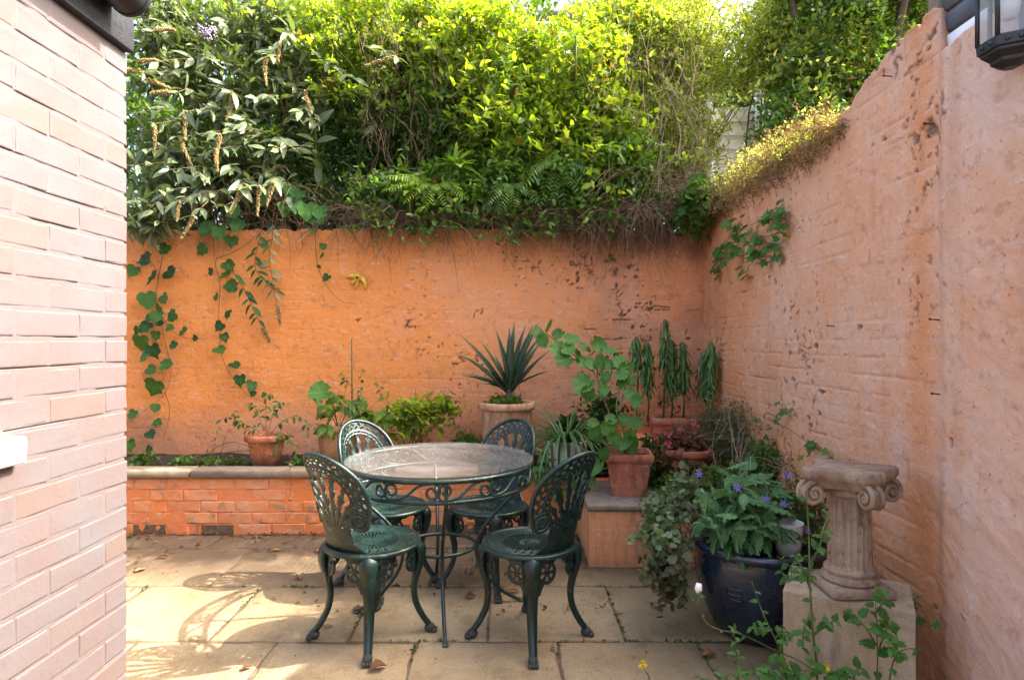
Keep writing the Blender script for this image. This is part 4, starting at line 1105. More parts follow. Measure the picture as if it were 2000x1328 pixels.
def tpl_outline(pts, cup=0.10, centre=(0.35, 0), droop=0.1):
    """fan leaf from an outline"""
    P = np.array(pts, float); n = len(P)
    r = np.hypot(P[:, 0] - centre[0], P[:, 1])
    v = [(centre[0], centre[1], 0)]
    mid = [(centre[0] + (p[0] - centre[0]) * 0.55, p[1] * 0.55, cup * 0.25 * rr_ + 0.02 * math.sin(i * 2.1)) for i, (p, rr_) in enumerate(zip(P, r))]
    out = [(p[0], p[1], cup * rr_ - droop * max(0, p[0]) ** 2 + 0.035 * math.sin(i * 1.9)) for i, (p, rr_) in enumerate(zip(P, r))]
    v += mid + out
    f3 = [(0, 1 + i, 1 + (i + 1) % n) for i in range(n)]
    f4 = [(1 + i, 1 + n + i, 1 + n + (i + 1) % n, 1 + (i + 1) % n) for i in range(n)]
    return np.array(v), [np.array(f3), np.array(f4)]
IVY = [(0.0, 0.0), (-0.12, 0.22), (0.02, 0.42), (0.22, 0.50), (0.34, 0.40), (0.55, 0.42), (0.66, 0.30), (0.80, 0.14), (1.0, 0.0),
       (0.80, -0.14), (0.66, -0.30), (0.55, -0.42), (0.34, -0.40), (0.22, -0.50), (0.02, -0.42), (-0.12, -0.22)]
def round_leaf(n=22, sc=0.05):
    P = []
    for i in range(n):
        a = -PI + 0.22 + (2 * PI - 0.44) * i / (n - 1)
        r = 0.5 * (1 + sc * math.cos(i * PI)) * (1 + 0.05 * math.sin(a * 3))
        P.append((0.40 + r * math.cos(a), r * math.sin(a)))
    P.append((0.14, 0.0))
    return P
def serrate(n=8, w=0.30):
    up = []
    for i in range(n + 1):
        x = i / n; y = w * math.sin(PI * min(1, x ** 0.75)) * (1 - 0.25 * x)
        up.append((x, y))
        if i < n: up.append((x + 0.6 / n, y + 0.035 * (1 - x) + 0.01))
    up = [p for p in up if p[0] <= 1.0]
    return up + [(x, -y) for x, y in up[::-1][1:-1]]
def lobed(n=5, depth=0.5, cutn=3):
    """palmate lobed leaf"""
    P = []; tot = n * 4
    for i in range(tot + 1):
        a = -2.5 + 5.0 * i / tot
        k = (i % 4) / 4
        r = (1 - depth * (abs(((i / 4.0) % 1) - 0.5) < 0.26)) * (0.62 + 0.38 * math.cos(a * 0.62))
        P.append((0.12 + 0.88 * r * math.cos(a) * 0.9, 0.75 * r * math.sin(a)))
    return P + [(0.02, 0)]

T_LANCE, T_WIDE, T_SMALL, T_DIA = tpl_lance(), tpl_lance(0.42, 0.08, 0.22), tpl_small(), tpl_dia()
T_NARROW = tpl_lance(0.13, 0.1, 0.3)

def frames(d, n):
    x = nrm(d); z = n - x * np.sum(n * x, -1, keepdims=True); z = nrm(z); y = np.cross(z, x)
    return x, y, z

def scatter(g, tpl, pos, d, n, scale, tint, wscale=None):
    v, f = tpl; N = len(pos); k = len(v)
    x, y, z = frames(d, n); s = np.broadcast_to(np.asarray(scale, float), (N,))[:, None, None]
    ws = s if wscale is None else s * wscale[:, None, None]
    P = pos[:, None] + s * v[None, :, 0:1] * x[:, None] + ws * v[None, :, 1:2] * y[:, None] + s * v[None, :, 2:3] * z[:, None]
    off = (np.arange(N) * k)[:, None, None]
    fl = f if isinstance(f, list) else [f]
    # quads and triangles go in together
    g.add(P.reshape(-1, 3), [(a[None] + off).reshape(-1, a.shape[1]) for a in fl], tint=np.repeat(tint, k))

def rdir(rng, n): return nrm(rng.normal(size=(n, 3)))

def sprigs(rng, g, gs, tpl, tips, axis, L, per, size, side=1.0, up=0.5, opp=False, twr=0.0016, jit=0.35, tvar=0.35, fr=(0.08, 1.0)):
    """leafy twigs: every twig a curved line from tips-axis*L to tips, leaves set along it"""
    N = len(tips); axis = nrm(axis); L = np.broadcast_to(np.asarray(L, float), (N,))
    t = np.linspace(fr[0], fr[1], per)[None, :] + rng.uniform(-.03, .03, (N, per))
    sag = rng.uniform(0.05, 0.30, (N, 1))
    base = tips - axis * L[:, None]
    def along(t):
        return base[:, None] + axis[:, None] * (L[:, None] * t)[..., None] - np.array([0, 0, 1.0]) * (sag * L[:, None] * t ** 2)[..., None]
    P = along(t)
    perp = nrm(np.cross(axis, rdir(rng, N)))
    bi = np.cross(axis, perp)
    k = np.arange(per)[None, :]
    ang = (k * PI if not opp else (k // 2) * (PI / 2) + (k % 2) * PI) + rng.uniform(-.5, .5, (N, per)) + (0 if opp else (k * 0.6))
    sd = perp[:, None] * np.cos(ang)[..., None] + bi[:, None] * np.sin(ang)[..., None]
    d = axis[:, None] * (0.35 + 0.5 * t[..., None]) + sd * side + rng.normal(size=(N, per, 3)) * jit
    n = np.array([0, 0, 1.0]) * up + rng.normal(size=(N, per, 3)) * 0.45 + axis[:, None] * 0.2
    sz = size * rng.uniform(0.6, 1.2, (N, per)) * (1.0 - 0.35 * np.abs(t - 0.45))
    tw = rng.uniform(0, 1, (N, 1))
    tint = np.clip(tw * (1 - tvar) + rng.uniform(0, 1, (N, per)) * tvar, 0, 1)
    if callable(tpl) or True:
        scatter(g, tpl, P.reshape(-1, 3), d.reshape(-1, 3), n.reshape(-1, 3), sz.ravel(), tint.ravel())
    if gs is not None and twr:
        tt = np.array([0, 0.5, 1.0])[None].repeat(N, 0); C = along(tt)
        a = nrm(np.cross(axis, rdir(rng, N))); b = np.cross(axis, a)
        V = []
        for s in range(3):
            r = twr * (1.2 - 0.4 * s)
            for q in range(3):
                an = q * 2 * PI / 3
                V.append(C[:, s] + r * (math.cos(an) * a + math.sin(an) * b))
        V = np.stack(V, 1); F_ = []
        for s in range(2):
            for q in range(3): F_.append((s * 3 + q, s * 3 + (q + 1) % 3, s * 3 + 3 + (q + 1) % 3, s * 3 + 3 + q))
        F_ = np.array(F_)
        gs.add(V.reshape(-1, 3), (F_[None] + (np.arange(N) * 9)[:, None, None]).reshape(-1, 4))

def blob_pts(rng, n, blobs, shell=0.55):
    """points in a union of ellipsoids (cx,cy,cz,rx,ry,rz[,weight]), denser near the surface; returns points and outward directions"""
    B = np.array([b[:6] for b in blobs], float); w = np.array([(b[6] if len(b) > 6 else 1) * b[3] * b[5] for b in blobs])
    k = rng.choice(len(B), n, p=w / w.sum()); u = rdir(rng, n)
    r = rng.uniform(0, 1, n) ** (1 / 3.0); r = shell + (1 - shell) * r if False else np.maximum(r, rng.uniform(shell, 1, n))
    # uneven outline
    lump = 0.62 + 0.72 * fbm(u[:, 0] * 3.2 + k * 7.3 + 9, u[:, 2] * 3.2 + u[:, 1] * 2.1 + k * 3.1 + 9, 5, 3)
    return B[k, :3] + u * B[k, 3:] * (r * lump)[:, None], u

def shrub(name, label, cat, base, blobs, ntwig, per, size, tpl, mat, seed, L=0.22, droop=0.0, outw=0.8, up=0.6, group=None, opp=False, twr=0.0016,
          nstem=7, stem_mat='bark', shell=0.5, side=1.0, jit=0.35, stem_r=0.012, tree=False, keep=None, part=None):
    rng = np.random.default_rng(seed)
    t = thing(name, label, cat, base, 0, group)
    base = np.array(base, float)
    P, u = blob_pts(rng, ntwig, blobs, shell)
    if keep is not None:
        k = keep(P); P, u = P[k], u[k]
    ax = u * outw + rng.normal(size=P.shape) * 0.45 + np.array([0, 0, 0.25 - droop])
    g = Geo(); gs = Geo()
    sprigs(rng, g, gs, tpl, P - base, ax, L * rng.uniform(0.6, 1.3, len(P)), per, size, side, up, opp, twr, jit)
    rr = random.Random(seed)
    if tree:
        gt = Geo(); top = np.mean([b[:3] for b in blobs], 0) - base
        tube(gt, spline([(0, 0, 0), (0.05, 0.03, top[2] * 0.35), tuple(top * 0.8), tuple(top)], 14), np.linspace(stem_r * 2.2, stem_r * 0.7, 14), 8)
        gt.build('trunk', M['bark'], t)
    for s in range(nstem):
        q = P[rr.randrange(len(P))] - base
        st = (np.array([rr.uniform(-.12, .12), rr.uniform(-.08, .08), 0]) if not tree else top * rr.uniform(0.4, 0.8))
        m = (q + st) / 2 + np.array([rr.uniform(-.1, .1), rr.uniform(-.1, .1), rr.uniform(0, .2)])
        tube(gs, spline([st, m, q], 9), np.linspace(stem_r, stem_r * 0.25, 9), 5)
    g.build('crown' if tree else 'foliage', M[mat], t, kind='stuff')
    gs.build('branches', M[stem_mat], t, kind='stuff')
    return t

def leaf_mesh(tpl, mat, name='leaf'):
    g = Geo(); v, f = tpl
    g.add(v, f if isinstance(f, list) else [f])
    return g.mesh(name, M[mat])

def put_leaf(me, parent, pos, d, n, s, ws=1.0, name='leaf'):
    d = np.array(d, float); n = np.array(n, float)
    if abs(np.dot(d, n)) > 0.97 * np.linalg.norm(d) * np.linalg.norm(n): n = n + np.array([0.31, 0.17, 0.05])
    x, y, z = frames(d[None], n[None]); x, y, z = x[0] * s, y[0] * s * ws, z[0] * s
    o = link(name, me, parent)
    o.matrix_basis = Matrix(((x[0], y[0], z[0], pos[0]), (x[1], y[1], z[1], pos[1]), (x[2], y[2], z[2], pos[2]), (0, 0, 0, 1)))
    return o

# ------------------------------------------------------------------ shrubs over the rear wall
BT = 2.10
def P6(px, py, d, rx, ry, rz, w=1.0):
    p = W(px, py, d); return (p.x, p.y, p.z, rx, ry, rz, w)
SG = 'shrubs spilling over the rear wall'
# dark evergreen mass that closes the view
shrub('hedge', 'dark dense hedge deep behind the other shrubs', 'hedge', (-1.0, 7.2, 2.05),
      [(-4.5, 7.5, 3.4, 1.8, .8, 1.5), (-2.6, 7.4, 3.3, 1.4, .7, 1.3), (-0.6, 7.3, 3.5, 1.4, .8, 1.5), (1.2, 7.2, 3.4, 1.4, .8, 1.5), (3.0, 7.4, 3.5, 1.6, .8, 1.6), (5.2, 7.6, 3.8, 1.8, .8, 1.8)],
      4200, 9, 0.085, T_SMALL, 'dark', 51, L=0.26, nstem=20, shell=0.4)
shrub('tall_tree', 'tall leafy tree with a broad light green crown above the dark hedge', 'tree', (-0.6, 10.5, 2.05),
      [(-2.0, 10.5, 5.6, 2.6, 1.4, 1.9), (1.0, 10.7, 6.0, 2.6, 1.4, 2.0), (-4.6, 10.8, 5.4, 2.2, 1.2, 1.8)], 2600, 9, 0.13, T_SMALL, 'mid', 52, L=0.4, nstem=14, tree=True, stem_r=0.05, shell=0.4)
# small leaved climber, upper left centre
shrub('climber', 'bright small leaved climber at the top between the buddleia and the centre shrub', 'climbing plant', (-1.2, 5.7, BT),
      [P6(640, 60, 5.3, .55, .35, .40), P6(760, 40, 5.3, .50, .35, .42), P6(560, 150, 5.4, .5, .3, .5, .7), P6(720, 170, 5.5, .40, .3, .35, .7), P6(420, 40, 5.5, .7, .3, .4, .8)],
      1700, 9, 0.055, T_SMALL, 'bright', 53, L=0.20, group=SG, nstem=14)
# dark fine leaved shrub in the hollow left of centre
shrub('evergreen_shrub', 'dark green fine leaved shrub in the shaded hollow left of centre', 'shrub', (-1.35, 5.5, BT),
      [P6(640, 300, 5.3, .50, .28, .40), P6(560, 350, 5.15, .42, .28, .32), P6(720, 250, 5.5, .5, .3, .5), P6(800, 300, 5.5, .45, .3, .40), P6(690, 380, 5.05, .50, .18, .18)],
      2000, 10, 0.042, T_SMALL, 'dark', 54, L=0.17, group=SG, nstem=10, droop=0.2)
# the big mounded shrub in the centre
shrub('mounded_shrub', 'large mounded bright green shrub bulging over the middle of the rear wall', 'shrub', (0.0, 5.5, BT),
      [P6(960, 110, 5.1, .62, .40, .46), P6(1120, 150, 4.95, .55, .40, .50), P6(1010, 230, 4.85, .45, .34, .36), P6(1180, 250, 4.85, .42, .34, .36), P6(880, 60, 5.3, .5, .3, .4), P6(1240, 90, 5.2, .5, .35, .5), P6(1100, 330, 4.9, .50, .24, .26)],
      2500, 9, 0.068, T_SMALL, 'bright', 55, L=0.21, group=SG, nstem=14, droop=0.15, shell=0.55)
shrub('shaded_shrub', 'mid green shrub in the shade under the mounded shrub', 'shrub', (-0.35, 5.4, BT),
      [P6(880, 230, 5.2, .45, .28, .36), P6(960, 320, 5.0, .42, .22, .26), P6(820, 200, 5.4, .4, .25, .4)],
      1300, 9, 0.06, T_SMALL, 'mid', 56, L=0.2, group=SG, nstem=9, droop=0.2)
# yellow fine leaved shrub, upper right
shrub('jasmine', 'glowing yellow green fine leaved jasmine at the upper right over the wall corner', 'shrub', (1.2, 5.6, BT),
      [P6(1300, 130, 5.2, .48, .40, .60), P6(1400, 80, 5.3, .55, .4, .55), P6(1340, 270, 5.05, .34, .28, .36), P6(1250, 20, 5.5, .7, .4, .4)],
      2300, 12, 0.040, T_DIA, 'lime', 57, L=0.24, group=SG, nstem=22, twr=0.0015, shell=0.45, stem_mat='twig')
shrub('honeysuckle', 'bright yellow green arching honeysuckle sprays beyond the side wall', 'shrub', (2.0, 5.2, BT),
      [P6(1540, 90, 5.0, .42, .35, .40), P6(1620, 110, 4.7, .36, .35, .30), P6(1660, 60, 4.9, .3, .3, .24), P6(1560, 30, 5.4, .5, .3, .35)],
      1500, 11, 0.050, T_SMALL, 'lime', 58, L=0.26, group=SG, nstem=14, outw=1.1, twr=0.002)
shrub('dark_tree', 'dark green tree with violet flower spikes rising behind the top of the side wall', 'tree', (2.9, 6.3, 2.05),
      [P6(1680, 20, 6.0, .75, .5, .55), P6(1760, 50, 5.8, .55, .5, .45), P6(1600, 10, 6.4, .6, .5, .5), P6(1750, -60, 6.0, .9, .5, .5)],
      2800, 10, 0.05, T_LANCE, 'dark', 59, L=0.3, nstem=12, tree=True, stem_r=0.03)
dt = bpy.data.objects['dark_tree']
for px, py in [(1655, 50), (1688, 28), (1776, 36), (1640, 60), (1700, 72)]:
    p = W(px, py, 5.3) - dt.location; g = Geo()
    tube(g, spline([p + Vector((0, 0, .10)), p + Vector((.01, 0, .04)), p - Vector((.0, 0, .07))], 9), [0.006, .015, .024, .028, .027, .024, .018, .011, .005], 8)
    g.build('flower_spike', M['lilac'], dt)
# tall shade trees of the neighbour, beyond the side wall
shrub('neighbour_tree', 'tall green tree standing in the neighbouring yard beyond the side wall', 'tree', (2.7, 4.75, -0.05),
      [(2.5, 4.78, 3.35, .55, .55, .70), (2.95, 4.85, 4.1, .70, .60, .55), (2.1, 4.62, 2.8, .4, .45, .4), (3.1, 4.66, 4.9, .65, .46, .6), (3.3, 4.9, 5.0, .6, .6, .6), (2.4, 4.72, 4.25, .5, .5, .5, 1.6)],
      5200, 9, 0.055, T_SMALL, 'mid', 60, L=0.26, nstem=14, tree=True, stem_r=0.045, shell=0.4)

# ------------------------------------------------------------------ buddleia with drooping brown flower spikes
def buddleia():
    rng = np.random.default_rng(91); rr = random.Random(91)
    base = Vector((-2.2, 5.25, BT))
    t = thing('buddleia', 'grey green long leaved buddleia with drooping brown flower spikes at the upper left', 'shrub', base, 0, SG)
    tips = [(300, 70, 4.5), (280, 150, 4.45), (335, 190, 4.4), (365, 225, 4.4), (455, 190, 4.5), (520, 120, 4.6), (548, 90, 4.7), (470, 375, 4.3), (508, 372, 4.3), (535, 362, 4.35),
            (378, 430, 4.25), (350, 400, 4.3), (285, 165, 4.5), (595, 185, 4.75), (775, 120, 4.7), (430, 270, 4.4), (350, 275, 4.4), (420, 300, 4.35), (270, 130, 4.5), (300, 250, 4.4),
            (270, 330, 4.35), (300, 420, 4.3), (265, 440, 4.3), (620, 250, 4.7), (560, 290, 4.55), (480, 250, 4.5), (400, 120, 4.6), (440, 60, 4.7), (500, 200, 4.5), (390, 350, 4.35), (330, 340, 4.3),
            (440, 410, 4.3), (580, 230, 4.65), (640, 130, 4.9), (690, 160, 4.85), (255, 230, 4.4), (540, 40, 4.9), (340, 20, 4.7), (480, 20, 4.9), (520, 300, 4.4), (450, 340, 4.35), (310, 380, 4.25), (280, 300, 4.35)]
    spiky = set(range(0, 20))
    g = Geo(); gs = Geo(); lm = leaf_mesh(tpl_lance(0.36, 0.12, 0.22), 'bud_o'); nl = 0
    for q, (px, py, d) in enumerate(tips):
        tip = np.array(W(px, py, d)) + np.array([0, 0, 0.03])
        b = np.array(base) + np.array([rr.uniform(-.7, .9), rr.uniform(-.1, .2), 0])
        b[0] = 0.6 * b[0] + 0.4 * tip[0]
        hi = np.array([(b[0] * .45 + tip[0] * .55), (b[1] * .45 + tip[1] * .55), max(tip[2] + 0.14, b[2] + 0.32)]) + np.array([rr.uniform(-.06, .06), 0, 0])
        path = spline([b, (b + hi) / 2 + np.array([0, 0.02, .1]), hi, tip], 26) - np.array(base)
        tube(gs, path, np.linspace(0.007, 0.0018, 26), 5)
        T = nrm(np.gradient(path, axis=0))
        for k in range(9, 26, 2):
            for s in (-1, 1):
                sd = np.cross(T[k], np.array([0, 0, 1.0])); sd = sd / (np.linalg.norm(sd) + 1e-6) * s
                if (k // 2) % 2: sd = sd * 0.5 + np.array([0, -0.6, 0.25 * s])
                d_ = T[k] * 0.65 + sd * 0.8 + np.array([0, -0.15, -0.30]) + rng.normal(size=3) * 0.42
                n_ = np.array([0.25, -0.25, 1.0]) + rng.normal(size=3) * 0.5
                sz = (0.17 if k < 20 else 0.12) * rr.uniform(0.55, 1.25)
                if nl < 290 and k > 11 and rr.random() < 0.62:
                    put_leaf(lm, t, path[k], d_, n_, sz); nl += 1
                else:
                    scatter(g, tpl_lance(0.34, .12, .2), path[k][None], d_[None], n_[None], [sz], np.array([rr.random()]))
        if q in spiky:
            e = path[-1]; Ls = rr.uniform(0.12, 0.20); lean = np.array([rr.uniform(-.3, .35), -0.1, -1.0])
            if q in (0, 2, 1, 12, 14, 18): lean = np.array([rr.choice([-.9, .9]), -0.2, rr.uniform(-.35, .25)])
            lean = lean / np.linalg.norm(lean)
            gg = Geo(); n = 150; tt = rng.uniform(0, 1, n); rad = 0.022 * (1 - tt * 0.75) * (1 - np.exp(-tt * 14))
            a1 = nrm(np.cross(lean, [0.3, 1, 0.2])); b1 = np.cross(lean, a1); an = rng.uniform(0, 2 * PI, n)
            bend = np.array([rr.uniform(-.05, .05), 0, -0.03])
            out = np.cos(an)[:, None] * a1 + np.sin(an)[:, None] * b1
            C = e + lean * (tt * Ls)[:, None] + bend * (tt ** 2)[:, None] + out * rad[:, None] * rng.uniform(.5, 1, n)[:, None]
            ov = np.array([(1, 0, 0), (-1, 0, 0), (0, 1, 0), (0, -1, 0), (0, 0, 1.4), (0, 0, -1.4)]) * 0.0056
            of = np.array([(0, 2, 4), (2, 1, 4), (1, 3, 4), (3, 0, 4), (2, 0, 5), (1, 2, 5), (3, 1, 5), (0, 3, 5)])
            gg.add((C[:, None] + ov[None] * rng.uniform(.7, 1.3, (n, 1, 1))).reshape(-1, 3), (of[None] + (np.arange(n) * 6)[:, None, None]).reshape(-1, 3))
            tube(gg, [e, e + lean * Ls * .5 + bend * .25, e + lean * Ls * .95 + bend * .9], 0.0025, 4)
            gg.build('flower_spike', M['lilac'] if q == 26 else M['spike'], t, smooth_=False)
    # the lilac flower still in bloom
    p = np.array(W(405, 62, 4.55)) - np.array(base); gg = Geo(); n = 90
    C = p + rng.normal(size=(n, 3)) * np.array([0.04, 0.02, 0.022]); ov = np.array([(1, 0, 0), (-1, 0, 0), (0, 1, 0), (0, -1, 0), (0, 0, 1), (0, 0, -1)]) * 0.007
    of = np.array([(0, 2, 4), (2, 1, 4), (1, 3, 4), (3, 0, 4), (2, 0, 5), (1, 2, 5), (3, 1, 5), (0, 3, 5)])
    gg.add((C[:, None] + ov[None]).reshape(-1, 3), (of[None] + (np.arange(n) * 6)[:, None, None]).reshape(-1, 3)); gg.build('blossom', M['lilac'], t)
    # inner twiggy foliage
    bl = [P6(330, 120, 4.95, .42, .25, .35), P6(440, 180, 4.95, .45, .25, .38), P6(330, 300, 4.8, .40, .2, .30), P6(460, 320, 4.8, .38, .2, .24), P6(560, 150, 5.1, .35, .2, .4), P6(350, 30, 5.1, .5, .25, .3), P6(290, 420, 4.65, .25, .14, .2), P6(520, 60, 5.1, .4, .2, .3)]
    P, u = blob_pts(rng, 620, bl, 0.4)
    sprigs(rng, g, gs, T_LANCE, P - np.array(base), u * 0.7 + rng.normal(size=P.shape) * .4 + np.array([0, -.3, 0.0]), 0.24, 8, 0.13, 0.9, 0.7, True, 0.0022)
    g.build('foliage', M['bud'], t, kind='stuff'); gs.build('branches', M['twig'], t, kind='stuff')
buddleia()

# ------------------------------------------------------------------ large leaved and ferny plants on the wall top
def rosette(name, label, cat, base, n, size, tpl, mat, seed, elev=(0.1, 1.0), fwd=0.4, group=None, stem=0.0, ws=1.0):
    rr = random.Random(seed); t = thing(name, label, cat, base, 0, group); lm = leaf_mesh(tpl, mat)
    if stem:
        g = Geo(); tube(g, [(0, 0.02, -stem), (0, 0.01, -stem * .4), (0, 0, 0.02)], 0.007, 6); g.build('stem', M['stem'], t)
    for k in range(n):
        a = k * 2.399 + rr.uniform(-.2, .2); e = elev[0] + (elev[1] - elev[0]) * k / n
        d = (math.cos(a) * math.cos(e), math.sin(a) * math.cos(e) - fwd * 0.4, math.sin(e))
        put_leaf(lm, t, (d[0] * 0.012, d[1] * .012, 0.02 * k / n), d, (-d[0] * .3, -d[1] * .3 - .25, 1.0), size * rr.uniform(.75, 1.1) * (1 - 0.35 * k / n), ws)
    return t
rosette('broadleaf_plant', 'broad leaved pale green rosette plant on the wall top, tallest over the middle', 'plant', W(895, 325, 4.55), 15, 0.20, tpl_lance(0.34, 0.14, 0.30), 'bright_o', 5, (-0.25, 1.15), 0.5, stem=0.3)
rosette('broadleaf_plant', 'small yellowish rosette plant low on the wall top left of the middle', 'plant', W(800, 375, 4.5), 11, 0.15, tpl_lance(0.32, 0.14, 0.35), 'bright_o', 6, (-0.4, 0.9), 0.5, stem=0.15)
rosette('broadleaf_plant', 'fresh green leaf cluster hanging over the dry twigs right of the middle', 'plant', W(1190, 290, 4.45), 12, 0.14, tpl_lance(0.42, 0.14, 0.35), 'bright_o', 8, (-0.6, 0.7), 0.6, stem=0.2)
rosette('broadleaf_plant', 'pale young shoot with upright leaves at the top of the centre shrub', 'plant', W(1125, 75, 4.55), 8, 0.15, tpl_lance(0.3, 0.14, 0.25), 'bright_o', 9, (-0.3, 1.2), 0.4, stem=0.3)

def ferns(name, label, base, fronds, seed, mat='mid'):
    """drooping pinnate fronds; every frond a part"""
    rng = np.random.default_rng(seed); t = thing(name, label, 'fern', base, 0)
    for (dx, dz, L) in fronds:
        g = Geo(); gs = Geo()
        p = spline([(0, 0.03, 0), (dx * .4, -0.10, dz * .25 + .06), (dx, -0.20, dz)], 22); T = nrm(np.gradient(p, axis=0))
        tube(g, p, np.linspace(0.0025, 0.001, 22), 4, tint=0.5)
        for s in (-1, 1):
            sd = np.cross(T, np.array([0, -0.6, 0.8])); sd = nrm(sd) * s
            k = np.arange(2, 22); sc = 0.075 * np.sin(np.linspace(0.5, PI - 0.25, 20)) * (0.8 + 0.4 * rng.random(20))
            scatter(g, tpl_lance(0.26, .1, .2), p[k], sd[k] + T[k] * 0.45 + np.array([0, 0, -.15]), np.tile([0.1, -0.5, 0.8], (20, 1)) + rng.normal(size=(20, 3)) * .15, sc, rng.random(20))
        g.build('frond', M[mat], t)
    return t
ferns('fern', 'dark ferny fronds arching over the dry wall edge below the mounded shrub', W(1090, 330, 4.62), [(-.30, -.22, 1), (-.14, -.32, 1), (.04, -.36, 1), (.18, -.30, 1), (.32, -.16, 1), (.10, -.2, 1), (-.22, -.1, 1), (-.05, -.27, 1), (.25, -.24, 1)], 3)
ferns('fern', 'lighter ferny fronds on the wall top below the broad leaved rosette', W(850, 370, 4.62), [(-.32, -.05, 1), (-.2, -.14, 1), (-.05, -.20, 1), (.12, -.20, 1), (-.36, .04, 1), (.25, -.12, 1)], 4, 'bright')
ferns('fern', 'dark fern hanging at the wall corner under the dry grass', W(1000, 370, 4.62), [(-.18, -.16, 1), (.02, -.20, 1), (.2, -.16, 1), (-.1, -.22, 1)], 14, 'mid')

# dry twigs and roots hanging over the wall edge
def tangle(name, label, n, x0, x1, seed, zlo, zhi, ln, yf=(4.50, 4.85), mat='twig', hang=1.0, rad=0.0019, vert=0.0):
    rng = np.random.default_rng(seed); g = Geo()
    for k in range(n):
        x = rng.uniform(x0, x1); z = rng.uniform(zlo, zhi); y = rng.uniform(*yf); L = ln * rng.uniform(0.4, 1.3)
        a = rng.normal(size=3) * np.array([1, 0.45, 0.5]); a[2] -= 0.2
        if vert: a = np.array([rng.normal() * .35, rng.normal() * .25, vert])
        a = a / np.linalg.norm(a); d2 = a + np.array([rng.normal() * .4, -0.1 * hang, -1.1 * hang]); d2 = d2 / np.linalg.norm(d2)
        p0 = np.array([x, y, z]); p1 = p0 + a * L * .45; p2 = p1 + d2 * L * .55; p2[1] = min(p2[1], 4.79) if p2[2] < 2.12 else p2[1]
        tube(g, spline([p0, p1, p2], 6), np.linspace(rad * rng.uniform(.8, 1.8), rad * .5, 6), 3, cap=False)
    o = g.build(name, M[mat], None, kind='stuff', label=label)
    o['category'] = 'dry twigs'
    return o
tangle('dry_twigs', 'tangle of dry brown twigs and roots hanging along the top edge of the rear wall', 300, -1.15, 1.42, 21, 2.06, 2.30, 0.36)
tangle('dry_twigs', 'pale bleached twig tangle over the wall corner under the jasmine', 420, 0.70, 1.45, 22, 2.15, 2.55, 0.40, (4.45, 5.0))
tangle('dry_twigs', 'dark twigs tangled under the buddleia along the wall top', 400, -2.9, -1.0, 23, 2.08, 2.5, 0.32, (4.6, 5.1))
tangle('dry_twigs', 'pale straw stems standing among the yellow green jasmine', 170, 0.55, 1.5, 27, 2.3, 3.3, 0.5, (4.55, 5.0), 'straw', 0.15, 0.0022, 1.0)
tangle('dry_twigs', 'fine dry stems running up through the centre shrubs', 420, -1.2, 1.4, 24, 2.4, 3.6, 0.5, (4.75, 5.2), 'twig', 0.25, 0.0018, 0.9)

# dry cushion along the top of the side wall
def cushion():
    rng = np.random.default_rng(33); t = thing('dry_stonecrop', 'dry brown trailing cushion plant along the top of the salmon side wall', 'plant', (XR + .05, 3.4, 2.3))
    base = np.array(t.location); g = Geo(); gs = Geo()
    y = rng.uniform(2.75, 4.6, 1700); w = np.clip(np.minimum((y - 2.72) / .25, (4.7 - y) / .5), 0.15, 1)
    P = np.stack([XR - 0.03 + rng.normal(size=1700) * 0.07, y, 2.22 + rng.uniform(-.09, .13, 1700) * w + 0.02 - 0.03 * smooth(3.6, 4.6, y)], -1)
    sprigs(rng, g, gs, T_DIA, P - base, rng.normal(size=P.shape) + np.array([-.5, 0, .3]), 0.10, 8, 0.016, 0.8, 0.4, False, 0.0012)
    g.build('foliage', M['dry'], t, kind='stuff')
    y = rng.uniform(2.9, 4.6, 800); P = np.stack([XR + 0.05 + rng.normal(size=800) * 0.07, y, 2.30 + rng.uniform(0, .10, 800) + .14 * smooth(3.4, 4.0, y) * rng.random(800)], -1); g = Geo()
    sprigs(rng, g, gs, T_DIA, P - base, rng.normal(size=P.shape) * .5 + np.array([-.2, 0, 1.0]), 0.16, 9, 0.022, 0.8, 0.4, False, 0.0012)
    g.build('shoots', M['lime'], t, kind='stuff'); gs.build('branches', M['twig'], t, kind='stuff')
cushion()
shrub('ivy_clump', 'rounded fresh green clump of leaves clinging in the wall corner', 'plant', (1.30, 4.55, 2.15), [(1.33, 4.42, 2.28, .12, .13, .15), (1.30, 4.55, 2.18, .12, .12, .11)], 150, 7, 0.065, tpl_outline(IVY), 'mid', 61, L=0.12, nstem=4, stem_r=.004, up=0.4)

# clinging plants on the face of the side wall
def wall_cling(label, spots, seed, size=0.05):
    rr = random.Random(seed); rng = np.random.default_rng(seed)
    d0 = F * (XR) / (spots[0][0] - 1000); t = thing('wall_fern', label, 'plant', (XR, d0, H - (spots[0][1] - 664) / F * d0)); base = np.array(t.location)
    lm = leaf_mesh(tpl_outline(lobed(5, .35)), 'ger'); n = 0
    g = Geo(); prev = None
    for (px, py, k) in spots:
        d = F * (XR - 0.02) / (px - 1000); c = np.array([XR - 0.02, d, H - (py - 664) / F * d]) - base
        if prev is not None: tube(g, spline([prev, (prev + c) / 2 + np.array([-.02, 0, .03]), c], 8), 0.0018, 4)
        prev = c
        for _ in range(k):
            p = c + np.array([-abs(rr.gauss(0, .03)), rr.gauss(0, .045), rr.gauss(0, .03)])
            put_leaf(lm, t, p, (-.5, rr.gauss(-.2, .6), rr.gauss(-.5, .3)), (-.8, -.5 + rr.gauss(0, .3), .6), size * rr.uniform(.6, 1.25)); n += 1
    g.build('stem', M['red_stem'], t)
wall_cling('small leafy fern rooted high on the salmon wall', [(1520, 415, 9), (1535, 430, 9), (1505, 425, 6), (1530, 460, 4)], 1, .062)
